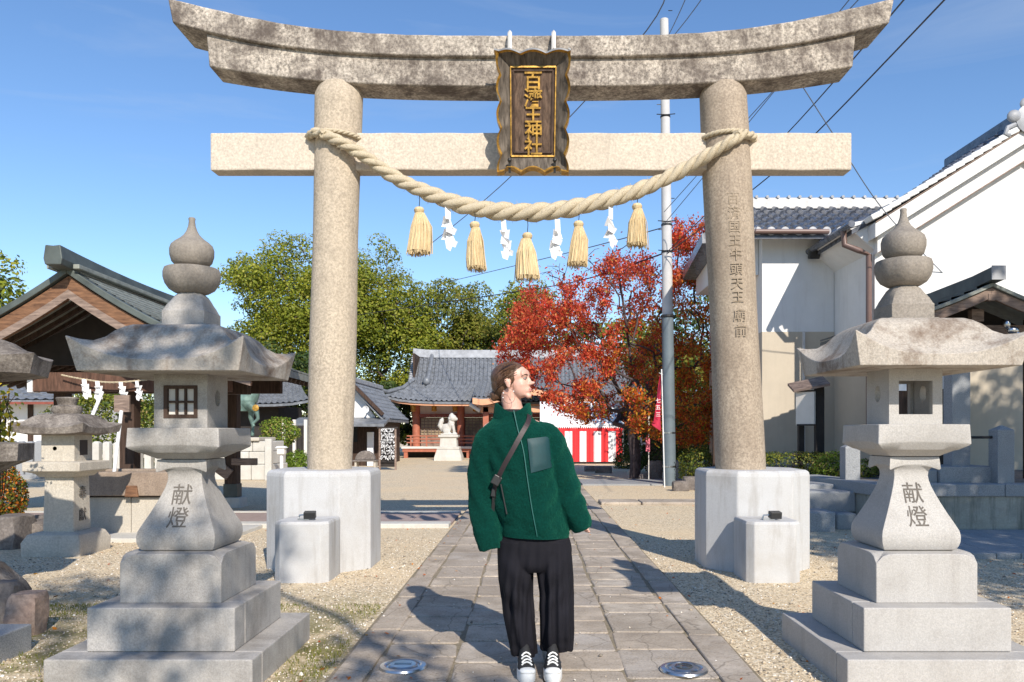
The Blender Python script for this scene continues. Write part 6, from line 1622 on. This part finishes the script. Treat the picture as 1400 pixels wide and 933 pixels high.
mb = MB(); mb.loft([[(ux(z) + r * math.cos(2 * PI * i / 24), YU + r * math.sin(2 * PI * i / 24), z) for i in range(24)] for z, r in ((0, .155), (zj, .138))]); mb.build('wrap', 'pole_wrap', up, smooth=True, angle=60)
for z, r in ((zj + .02, .17), (gz(638, YU), .162), (gz(592, YU), .16), (gz(160, YU), .12), (gz(345, YU), .135), (gz(308, YU), .132)):
    mb = MB(); mb.lathe((ux(z), YU, z), [(r - .02, -.03), (r, -.02), (r, .02), (r - .02, .03)], 24); mb.build('steel_band', 'steel' if z < 2 else 'black', up)
mb = MB()
for k in range(10): z = zj + .6 + k * .75; s = 1 if k % 2 else -1; mb.tube([(ux(z) + s * .1, YU, z), (ux(z) + s * .2, YU, z)], .01, 5)
for z in (gz(345, YU), gz(305, YU), gz(160, YU)): mb.tube([(ux(z) - .22, YU - .08, z + .03), (ux(z), YU - .13, z), (ux(z) + .22, YU - .08, z + .04)], .012, 5)
mb.build('step_bolts', 'black', up)
# wires: each cable is a thing
def wire(pts, r, mat, lab):
    P_ = [at(*p) for p in pts]; a, b_ = P_[0], P_[-1]
    out = []
    if len(P_) == 2:
        for k in range(17): t = k / 16; out.append(a.lerp(b_, t) - Vector((0, 0, .25 * math.sin(PI * t) * min(1, (a - b_).length / 15))))
    else: out = [Vector([float(q) for q in p]) for p in catm([tuple(p) for p in P_], 8)]
    mb = MB(); mb.tube(out, r, 6); tag(mb.build('overhead_cable', mat, None, smooth=True, origin=tuple(b_)), lab, 'cable', 'overhead cables')
wire([(1300, -75, 7.2), (1072, 187, 15), (912, 345, 19)], .010, 'wire', 'thickest black cable running from top right down to the utility pole')
wire([(1420, -135, 8), (1113, 185, 15), (1026, 262, 17.5), (912, 347, 19)], .012, 'wire', 'black cable to the right of the thickest one, ending on the pole')
wire([(1060, 60, 12), (1140, 185, 13), (1210, 290, 14), (1303, 388, 15.2)], .009, 'wire_thin', 'cable falling steeply to the right over the storehouse gable')
wire([(1230, -60, 11), (1055, 127, 15), (908, 290, 19)], .008, 'wire_thin', 'thin upper cable of the pair left of the thickest cable')
wire([(1210, -60, 11), (1020, 172, 16), (905, 310, 19)], .008, 'wire_thin', 'thin lower cable of the pair left of the thickest cable')
wire([(910, -50, 17), (884, 42, 18), (700, 240, 24), (590, 333, 28)], .014, 'wire_thin', 'cable crossing behind the plaque down towards the green trees')
wire([(965, -70, 14), (908, 60, 19)], .010, 'wire_thin', 'left one of the short cables at the pole top')
wire([(1005, -70, 14), (910, 62, 19)], .010, 'wire_thin', 'right one of the short cables at the pole top')
wire([(912, 345, 19.2), (800, 382, 24), (700, 400, 30), (480, 432, 42)], .018, 'wire', 'black cable from the pole running left across the green trees')
wire([(912, 310, 19.2), (780, 345, 26), (615, 385, 40)], .014, 'wire_thin', 'faint grey cable from the pole running left behind the tassels')
# ------------------------------------------------------------------ trees and shrubs
def leaves_mesh(name, P_, Nrm, size, asp, mats, midx, parent, seed, jitter=.9, hang=0.0):
    """one small bent leaf (2 triangles folded along the midrib) per point"""
    r = np.random.default_rng(seed); n = len(P_)
    nr = Nrm + r.normal(0, jitter, (n, 3)); nr /= np.linalg.norm(nr, axis=1)[:, None] + 1e-9
    t = r.normal(0, 1, (n, 3)); t[:, 2] -= hang; t -= nr * (t * nr).sum(1)[:, None]; t /= np.linalg.norm(t, axis=1)[:, None] + 1e-9
    b = np.cross(nr, t); s = size * r.uniform(.6, 1.35, n)[:, None]
    V = np.zeros((n, 4, 3)); V[:, 0] = P_ - t * s * .5; V[:, 2] = P_ + t * s * .5
    V[:, 1] = P_ + b * s * asp * .5 + nr * s * .08; V[:, 3] = P_ - b * s * asp * .5 + nr * s * .08
    me = bpy.data.meshes.new(name); me.vertices.add(4 * n); me.vertices.foreach_set('co', V.reshape(-1))
    me.loops.add(4 * n); me.loops.foreach_set('vertex_index', np.arange(4 * n, dtype=np.int32))
    me.polygons.add(n); me.polygons.foreach_set('loop_start', np.arange(0, 4 * n, 4, dtype=np.int32)); me.polygons.foreach_set('loop_total', np.full(n, 4, dtype=np.int32))
    for m in mats: me.materials.append(M[m])
    me.polygons.foreach_set('material_index', np.asarray(midx, dtype=np.int32)); me.update(calc_edges=True)
    o = bpy.data.objects.new(name, me); COL.objects.link(o)
    if parent is not None:
        o.parent = parent; V = V.reshape(-1, 3) - np.array(parent.location)
        me.vertices.foreach_set('co', V.reshape(-1)); me.update()
    return o
def grow(trunk, att, seg=.35, sway=.12, seed=0, droop=0.0, tip=.008, expo=2.2):
    rnd = random.Random(seed); nodes = [Vector(p) for p in trunk]; par = [-1] + list(range(len(trunk) - 1))
    base = nodes[-1]; order = sorted(att, key=lambda a: (Vector(a) - base).length); tips = []
    for a in order:
        a = Vector(a)
        arr = np.array([tuple(n) for n in nodes[max(0, len(trunk) - 2):]]); d = np.linalg.norm(arr - np.array(a), axis=1)
        # prefer nodes nearer the trunk so that limbs fan out
        db = np.linalg.norm(arr - np.array(base), axis=1); i = int(np.argmin(d + .25 * db)) + max(0, len(trunk) - 2)
        p = nodes[i]; L = (a - p).length; k = max(2, int(L / seg)); last = i; side = Vector((rnd.uniform(-1, 1), rnd.uniform(-1, 1), rnd.uniform(-.3, 1))) * sway * L
        for j in range(1, k + 1):
            t = j / k; q = p.lerp(a, t) + side * math.sin(PI * t) + Vector((rnd.uniform(-1, 1), rnd.uniform(-1, 1), rnd.uniform(-1, 1))) * .03 * L * (1 - t)
            nodes.append(q); par.append(last); last = len(nodes) - 1
        tips.append(last)
    kids = {}
    for i, p in enumerate(par): kids.setdefault(p, []).append(i)
    rad = [0.0] * len(nodes)
    for i in range(len(nodes) - 1, -1, -1):
        ch = kids.get(i, []); rad[i] = tip if not ch else (sum(rad[c] ** expo for c in ch)) ** (1 / expo) + .0006
    return nodes, par, kids, rad
def branch_mesh(name, mat, parent, g, n=7, maxr=None):
    nodes, par, kids, rad = g; mb = MB(); 
    if maxr: rad = [min(r, maxr) for r in rad]
    st = [(0, None)]
    while st:
        i, prev = st.pop(); chain = [i] if prev is None else [prev, i]
        while kids.get(chain[-1]):
            ch = sorted(kids[chain[-1]], key=lambda c: -rad[c])
            for c in ch[1:]: st.append((c, chain[-1]))
            chain.append(ch[0])
        if len(chain) > 1:
            rr = [rad[c] for c in chain]
            if prev is not None: rr[0] = rr[1]
            mb.tube([nodes[c] for c in chain], rr, n if rr[0] > .03 else 5)
    return mb.build(name, mat, parent, smooth=True, angle=80)
def puff_points(puffs, per, rng, shell=.55):
    Ps, Ns = [], []
    for (c, r) in puffs:
        k = max(6, int(per * (r[0] * r[2]) )); d = rng.normal(0, 1, (k, 3)); d /= np.linalg.norm(d, axis=1)[:, None]
        rr = shell + (1 - shell) * rng.random(k) ** .6
        low = d[:, 2] < -.35; keep = ~low | (rng.random(k) < .35)
        d, rr = d[keep], rr[keep]
        lump = 1 + .14 * np.sin(d[:, 0] * 7 + c[0] * 3) * np.cos(d[:, 2] * 6 + c[2] * 5)
        Ps.append(np.array(c) + d * rr[:, None] * lump[:, None] * np.array(r)); Ns.append(d + np.array([.12, -.3, .35]))
    return np.concatenate(Ps), np.concatenate(Ns)
def big_tree(name, label, base, cen, rad, npuff, per, size, mats, weights, seed, trunk_r=.35, puff=(.75, 1.3), group=None, cat='tree', flat=.75, shape=None, bark='bark', dens=4.6):
    rng = np.random.default_rng(seed); root = thing(name, tuple(base), label, cat, group); puffs = []; tries = 0
    while len(puffs) < npuff and tries < npuff * 40:
        tries += 1
        d = rng.normal(0, 1, 3); d /= np.linalg.norm(d); rr = rng.uniform(.25, 1) ** .45
        p = np.array(cen) + d * rr * np.array(rad) * np.array([1, 1, 1 if d[2] > 0 else .8])
        lobes = 1 + .16 * math.sin(3 * math.atan2(d[2], d[0]) + seed) + .10 * math.sin(7 * math.atan2(d[2], d[0]) + 2 * seed)
        p = np.array(cen) + (p - np.array(cen)) * lobes
        if shape is not None and not shape(p): continue
        if p[2] < base[2] + .3: continue
        s = rng.uniform(*puff); puffs.append((p, (s, s, s * flat)))
    P_, N_ = puff_points(puffs, per * dens, rng)
    w = np.cumsum(weights) / sum(weights)
    # tint whole puffs rather than single leaves
    idx = np.searchsorted(w, np.clip(rng.random(len(P_)) * .5 + .5 * (np.sin(P_[:, 0] * .9 + seed) * np.cos(P_[:, 2] * 1.1) * .5 + .5), 0, .999))
    leaves_mesh('crown', P_, N_, size, .62, mats, idx, root, seed, .55)
    att = [tuple(p - np.array([0, 0, .2])) for p, r in puffs[::2]]
    top = Vector(base).lerp(Vector(cen), .55); tr = [Vector(base) + (top - Vector(base)) * t + Vector((.08 * math.sin(t * 5 + seed), 0, 0)) for t in (0, .25, .5, .75, 1)]
    g = grow(tr, att, .9, .10, seed, tip=.025)
    branch_mesh('trunk', bark, root, g, 8, trunk_r)
    return root
def A(px, py, Y): return (gx(px, Y), Y, gz(py, Y))
GT = 'trees behind the shrine buildings'
Y = 46
big_tree('camphor_tree', 'largest bright green round crowned tree, behind the left torii pillar', (gx(425, Y), Y, 0), A(420, 445, Y), (4.3, 3.6, 4.5), 260, 95, .16, ['leaf_green', 'leaf_green2'], [3, 1], 1, .5, (.7, 1.25), GT)
big_tree('camphor_tree', 'tall airy green tree just right of the left torii pillar', (gx(515, Y), Y + 2, 0), A(515, 425, Y + 2), (3.0, 3, 3.7), 120, 85, .16, ['leaf_green', 'leaf_green2'], [2, 2], 2, .4, (.6, 1.05), GT)
big_tree('camphor_tree', 'green tree rising directly left of the hall roof', (gx(560, Y), Y + 1, 0), A(545, 490, Y + 1), (2.6, 2.6, 4.2), 120, 90, .16, ['leaf_green', 'leaf_dark'], [3, 1], 3, .35, (.6, 1.0), GT)
big_tree('camphor_tree', 'olive green tree behind the left half of the hall roof', (gx(615, Y + 4), Y + 4, 0), A(615, 455, Y + 4), (2.9, 2.6, 2.9), 100, 85, .17, ['leaf_green2', 'leaf_dark'], [3, 1], 4, .35, (.6, 1.05), GT)
big_tree('camphor_tree', 'brownish green tree behind the middle of the hall roof', (gx(668, Y + 5), Y + 5, 0), A(665, 460, Y + 5), (2.3, 2.3, 2.5), 75, 80, .17, ['leaf_green2', 'leaf_dark'], [3, 1], 5, .3, (.6, 1.0), GT)
big_tree('camphor_tree', 'small topped green tree between the middle tassel and the red tree', (gx(718, Y), Y, 0), A(722, 445, Y), (1.9, 2, 2.5), 55, 85, .17, ['leaf_green2', 'leaf_green'], [3, 1], 6, .3, (.5, .9), GT)
big_tree('evergreen_tree', 'dark evergreen tree over the tiled roof behind the bronze horse', (gx(372, 38), 38, 0), A(372, 535, 38), (2.6, 2, 2.2), 60, 110, .2, ['leaf_dark', 'leaf_green2'], [3, 1], 7, .25, (.5, .85), GT)
big_tree('evergreen_tree', 'dark undergrowth tree between the office and the hall', (gx(535, 43.5), 44, 0), A(533, 575, 44), (1.9, 1.2, 2.1), 40, 100, .22, ['leaf_dark', 'leaf_green'], [2, 1], 8, .2, (.5, .9), GT)
big_tree('evergreen_tree', 'low dark trees filling the gap left of the office', (gx(440, 44), 43, 0), A(440, 560, 43), (3.2, 1.2, 2.6), 60, 90, .22, ['leaf_dark', 'leaf_green2'], [2, 1], 9, .2, (.5, .9), GT)
big_tree('evergreen_tree', 'low tree between the tiled hall and the white house', (gx(240, 44), 44, 0), A(235, 545, 44), (5.5, 1.5, 2.2), 150, 90, .17, ['leaf_green2', 'leaf_dark'], [2, 1], 10, .2, (.6, 1.0), GT)
big_tree('evergreen_tree', 'dark green and yellow tree in shade behind the utility pole', (gx(945, 30), 30, 0), A(940, 500, 30), (2.2, 1.6, 2.6), 80, 130, .15, ['leaf_dark', 'leaf_green2'], [2, 2], 12, .28, (.4, .7), GT)
big_tree('evergreen_tree', 'tall dark tree half hidden by the right torii pillar', (gx(975, 33), 33, 0), A(965, 560, 33), (2.6, 1.6, 2.6), 60, 100, .2, ['leaf_dark'], [1], 13, .28, (.5, .8), GT)
big_tree('evergreen_tree', 'green tree at the far left above the pavilion eave', (gx(-30, 15), 15, 0), A(-45, 420, 15), (.95, .9, 1.15), 40, 330, .09, ['leaf_green', 'leaf_dark'], [2, 1], 14, .12, (.28, .45), GT)
big_tree('evergreen_tree', 'distant green tree behind the tent and dark timber building', (gx(850, 50), 50, 0), A(850, 520, 50), (6, 2, 3.2), 90, 70, .3, ['leaf_green2', 'leaf_dark'], [2, 1], 15, .3, (.8, 1.3), GT)
# autumn cherry
def cherry():
    rng = np.random.default_rng(77); rnd = random.Random(77); Y = 22; base = Vector((gx(868, Y), Y, 0))
    root = thing('autumn_cherry_tree', tuple(base), 'spreading cherry tree with red and orange autumn leaves before the hall', 'tree')
    att = []
    def inside(px, py):
        # crown outline in front view
        top = np.interp(px, [690, 715, 745, 790, 840, 880, 930, 985], [450, 402, 392, 382, 352, 350, 375, 400])
        bot = np.interp(px, [690, 730, 790, 850, 900, 985], [500, 545, 572, 585, 600, 610])
        return top < py < bot
    while len(att) < 430:
        px, py = rng.uniform(686, 988), rng.uniform(345, 612)
        if not inside(px, py): continue
        yy = Y + rng.uniform(-1, 1) * 2.4 * math.sqrt(max(0, 1 - ((px - 838) / 165) ** 2)); att.append(tuple(at(px, py, Y) + Vector((0, yy - Y, 0))))
    core = len(att)
    for _ in range(46): px = rng.uniform(918, 975); att.append(tuple(at(px, rng.uniform(300 + (975 - px) * .4, 400), Y) + Vector((0, rng.uniform(-.8, .8), 0))))
    bare = []
    for _ in range(46): px = rng.uniform(735, 945); bare.append(tuple(at(px, rng.uniform(np.interp(px, [735, 800, 850, 945], [368, 350, 310, 285]), 380), Y) + Vector((0, rng.uniform(-1, 1), 0))))
    tr = [base, base + Vector((.02, 0, .6)), base + Vector((-.05, 0, 1.2)), base + Vector((.03, 0, 1.75))]
    g = grow(tr, att[:24][::1] + att[24:] + bare, .32, .10, 5, tip=.0062, expo=2.05)
    branch_mesh('trunk', 'bark_red', root, g, 8, .24)
    nodes, par, kids, rad = g
    P_, N_, mi = [], [], []
    tipset = [i for i in range(len(nodes)) if rad[i] < .016 and i > 6]
    arr = np.array([tuple(nodes[i]) for i in tipset])
    pxs = arr[:, 0] * F / arr[:, 1] + CX; pys = HY - (arr[:, 2] - H) * F / arr[:, 1]
    dens_ = np.ones(len(arr)); topb = np.interp(pxs, [690, 715, 745, 790, 840, 880, 912, 920, 985], [450, 402, 392, 382, 352, 350, 372, 300, 290])
    dens_[(pys < topb)] = .02
    dens_ *= np.where((pxs > 800) & (pxs < 912) & (pys < 440), .6, 1)
    dens_ *= np.where((pxs > 912) & (pys > 395) & (pys < 470), .3, 1)
    dens_ *= .55 + .9 * (np.sin(arr[:, 0] * 2.6 + 1) * np.sin(arr[:, 2] * 3.1 + arr[:, 1] * 1.3) * .5 + .5)
    n = 58000; pick = rng.choice(len(arr), n, p=dens_ / dens_.sum()); P_ = arr[pick] + rng.normal(0, .11, (n, 3)); N_ = rng.normal(0, 1, (n, 3))
    pxp = P_[:, 0] * F / P_[:, 1] + CX; pyp = HY - (P_[:, 2] - H) * F / P_[:, 1]
    orange = np.clip((pxp - 800) / 160 + (pyp - 480) / 220, 0, .85); mi = (rng.random(n) < orange * .9).astype(int); mi[(rng.random(n) < .16 * (orange > .4))] = 2
    leaves_mesh('crown', P_, N_, .085, .52, ['leaf_red', 'leaf_orange', 'leaf_green2'], mi, root, 3, .6, hang=1.2)
cherry()
# shrubs: a short branching frame and a dense leafy crown each
def shrub(label, c, r, n, size, mats, seed, cat='shrub', group=None, name='shrub', boxy=0):
    rng = np.random.default_rng(seed); root = thing(name, (c[0], c[1], c[2] - r[2]), label, cat, group)
    d = rng.normal(0, 1, (n, 3)); d /= np.linalg.norm(d, axis=1)[:, None]
    if boxy: d = np.sign(d) * np.abs(d) ** .55; d /= np.abs(d).max(1)[:, None] ** .6 * np.linalg.norm(d, axis=1)[:, None] ** .4
    lump = 1 + .10 * np.sin(d[:, 0] * 6 + seed) * np.cos(d[:, 2] * 5) + .05 * np.sin(d[:, 1] * 13 + d[:, 0] * 9)
    P_ = np.array(c) + d * np.array(r) * (lump * rng.uniform(.72, 1.03, n))[:, None]; P_ = P_[P_[:, 2] > c[2] - r[2]]; d = d[: len(P_)]
    leaves_mesh('crown', P_, (P_ - np.array(c)) / np.array(r) + np.array([0, 0, .3]), size, .6, mats, rng.integers(0, len(mats), len(P_)), root, seed)
    b = Vector((c[0], c[1], c[2] - r[2])); g = grow([b, b + Vector((0, 0, r[2] * .4))], [tuple(p) for p in P_[::max(1, len(P_) // 30)] * 1.0], .2, .1, seed, tip=.005); branch_mesh('stems', 'bark', root, g, 5, .04)
shrub('bright green clipped round shrub beside the left torii plinth', (*A(407, 620, 24)[:1], 24, .36), (.36, .34, .38), 3200, .05, ['leaf_bright'], 21)
shrub('loose shrub with pink flowers and pale leaves behind the lamp post', (gx(382, 25), 25, gz(592, 25)), (.6, .5, .5), 3000, .07, ['leaf_yellowgreen', 'leaf_bright'], 22)
shrub('leafy green bushes behind the white stone fence under the pavilion', (gx(165, 26), 26, gz(590, 26)), (2.6, .6, 1.25), 11000, .10, ['leaf_green', 'leaf_yellowgreen', 'leaf_dark'], 23)
shrub('dark clipped shrub at the left edge above the boulders', (gx(2, 9.4), 9.4, gz(680, 9.4)), (.25, .3, .38), 5200, .035, ['leaf_dark', 'leaf_orange', 'leaf_green2'], 24)
shrub('low dark hedge in front of the notice board', (gx(1082, 13.6), 13.6, .72), (.78, .5, .24), 7000, .035, ['leaf_dark', 'leaf_green2'], 25, cat='hedge', name='hedge', boxy=1)
shrub('yellow green azalea bush left of the short granite post', (gx(1140, 12.9), 12.9, .72), (.36, .3, .26), 2600, .035, ['leaf_yellowgreen', 'leaf_bright'], 26)
shrub('small yellow green bush right of the short granite post', (gx(1183, 12.6), 12.6, .70), (.2, .2, .17), 1200, .035, ['leaf_yellowgreen'], 27)
shrub('dark rounded bush at the right end of the striped curtain', (gx(862, 28), 28, gz(632, 28)), (.62, .5, .36), 3000, .06, ['leaf_dark', 'leaf_green2'], 28)
shrub('dark round bush between utility pole and right torii plinth', (gx(955, 19), 19, gz(638, 19)), (.5, .5, .44), 3600, .05, ['leaf_dark', 'leaf_green2'], 29)
shrub('tall dark bush behind the rocks under the cherry tree', (gx(905, 25.5), 25.5, .9), (1.5, .6, .9), 6000, .08, ['leaf_dark'], 30)
shrub('tall dark bush behind the right torii pillar', (gx(965, 25), 25, 1.2), (1.3, .6, 1.3), 6000, .08, ['leaf_dark', 'leaf_green2'], 31)
rng = np.random.default_rng(5); c = np.array([gx(4, 7.2), 7.2, gz(575, 7.2)])
yf = thing('yellow_flowers', tuple(c - np.array([0, 0, .7])), 'sprays of yellow flowers and leaves hanging at the left edge', 'flowers')
n = 160; P_ = c + rng.normal(0, 1, (n, 3)) * np.array([.05, .08, .18]); leaves_mesh('blossoms', P_, rng.normal(0, 1, (n, 3)), .055, .8, ['leaf_yellow', 'leaf_green'], rng.integers(0, 2, n), yf, 5)
mb = MB()
for k in range(8): mb.tube([c + np.array([-.1 + k * .015, 0, -.72]), c + np.array([rng.normal(0, .03), rng.normal(0, .05), 0]), c + np.array([rng.normal(0, .05), rng.normal(0, .08), .25])], .004, 5)
mb.build('stems', 'bark', yf)
for k, (px, py0, rx, ry, rz, Yk, m_, lab) in enumerate(((895, 655, .26, .2, .42, 21.6, 'rock', 'tall upright standing rock behind the utility pole'), (867, 650, .24, .2, .13, 24, 'oldpale', 'pale log shaped rock left of the standing rock'), (880, 655, .16, .15, .14, 21.5, 'rock', 'small dark rock at the foot of the standing rock'), (825, 646, .34, .25, .18, 25, 'rock', 'dark low rock in front of the striped curtain'), (806, 643, .22, .2, .15, 26, 'rock', 'smaller dark rock left of the low rock by the curtain'), (930, 668, .24, .2, .18, 17.5, 'rock', 'dark rock right of the utility pole'), (948, 660, .3, .2, .25, 17.8, 'rock', 'larger dark rock beside the right torii plinth'))):
    rock('boulder', (gx(px, Yk), Yk, 0), (rx, ry, rz), m_, lab, 50 + k, group='boulders under the cherry tree')
def shade_ok(p):
    t = 4.25 - p[1]; sx = p[0] - .364 * t; sz = p[2] - t / .94 * .6745
    t2 = 7.6 - p[1]; qx = p[0] - .364 * t2; qz = p[2] - t2 / .94 * .6745
    return ((sx < -.75 and sz < 2.1) or (sz < -.15 and sx < .1)) and qz < 2.6
# trees standing behind the viewer; they throw the dappled shade over the left lantern and the terrace
big_tree('evergreen_tree', 'sparse tree behind the viewer dappling the left lantern with shade', (4.2, -7.2, 0), (1.1, -4.0, 6.2), (2.9, 2.6, 2.5), 42, 420, .11, ['leaf_green2'], [1], 41, .16, (.28, .52), 'trees behind the viewer', shape=shade_ok, dens=2.6)
big_tree('evergreen_tree', 'dense tree right of the viewer shading the terrace', (8.2, .8, 0), (7.9, 1.6, 4.9), (2.2, 1.9, 2.4), 90, 200, .14, ['leaf_green2'], [1], 42, .22, (.5, .8), 'trees behind the viewer', dens=2.6)
big_tree('evergreen_tree', 'largest dense tree right of the viewer shading the storehouse foot', (12.5, 3.2, 0), (12.0, 3.8, 6.6), (3.8, 3.0, 3.0), 150, 130, .2, ['leaf_green2'], [1], 43, .3, (.7, 1.1), 'trees behind the viewer', dens=2.6)
# ------------------------------------------------------------------ camera, light
cam = bpy.data.cameras.new('camera'); co = bpy.data.objects.new('camera', cam); COL.objects.link(co)
co.location = (0, 0, H); co.rotation_euler = (R(90), 0, 0)
cam.sensor_width = 36; cam.lens = 36 * F / 1400; cam.shift_x = -(CX - 700) / 1400; cam.shift_y = (HY - 466.5) / 1400
cam.clip_start = .05; cam.clip_end = 2000
scene.camera = co
EL = R(34); AZ = R(160)
S = Vector((math.sin(AZ) * math.cos(EL), math.cos(AZ) * math.cos(EL), math.sin(EL)))
sun = bpy.data.lights.new('sun', 'SUN'); sun.energy = 5.0; sun.angle = R(.55); sun.color = (1, .92, .81)
so = bpy.data.objects.new('sun', sun); COL.objects.link(so); so.rotation_euler = S.to_track_quat('Z', 'Y').to_euler(); so.location = (5, -20, 20)
w = bpy.data.worlds.new('World'); scene.world = w; w.use_nodes = True
nt = w.node_tree; bg = nt.nodes['Background']
sky = nt.nodes.new('ShaderNodeTexSky'); sky.sky_type = 'NISHITA'; sky.sun_disc = False; sky.sun_elevation = EL; sky.sun_rotation = AZ
sky.air_density = 1.05; sky.dust_density = .0; sky.ozone_density = 2.2; sky.altitude = 50
tc = nt.nodes.new('ShaderNodeTexCoord'); mp = nt.nodes.new('ShaderNodeMapping'); mp.inputs['Scale'].default_value = (1.2, 1.2, 7); nt.links.new(tc.outputs['Generated'], mp.inputs[0])
cn = nt.nodes.new('ShaderNodeTexNoise'); cn.inputs['Scale'].default_value = 2.2; cn.inputs['Detail'].default_value = 7; cn.inputs['Roughness'].default_value = .6; cn.inputs['Distortion'].default_value = .6; nt.links.new(mp.outputs[0], cn.inputs['Vector'])
cr = nt.nodes.new('ShaderNodeValToRGB'); cr.color_ramp.elements[0].position = .52; cr.color_ramp.elements[0].color = (0, 0, 0, 1); cr.color_ramp.elements[1].position = .8; cr.color_ramp.elements[1].color = (.28, .28, .28, 1); nt.links.new(cn.outputs['Fac'], cr.inputs['Fac'])
hs = nt.nodes.new('ShaderNodeHueSaturation'); hs.inputs['Hue'].default_value = .5; hs.inputs['Saturation'].default_value = 1.10; hs.inputs['Value'].default_value = 1.68; nt.links.new(sky.outputs[0], hs.inputs['Color'])
mx = nt.nodes.new('ShaderNodeMix'); mx.data_type = 'RGBA'; nt.links.new(cr.outputs[0], mx.inputs[0]); tn = nt.nodes.new('ShaderNodeMix'); tn.data_type = 'RGBA'; tn.blend_type = 'MULTIPLY'; tn.inputs[0].default_value = 1; tn.inputs[7].default_value = (.75, .79, .87, 1); nt.links.new(hs.outputs[0], tn.inputs[6]); nt.links.new(tn.outputs[2], mx.inputs[6]); mx.inputs[7].default_value = (5.0, 5.8, 7.0, 1)
nt.links.new(mx.outputs[2], bg.inputs[0]); bg.inputs[1].default_value = .105
scene.view_settings.view_transform = 'Standard'; scene.view_settings.look = 'None'; scene.view_settings.exposure = 0.2; scene.view_settings.gamma = 1
scene.view_settings.use_curve_mapping = False
scene.render.engine = 'CYCLES'; scene.cycles.use_denoising = True; scene.cycles.max_bounces = 6
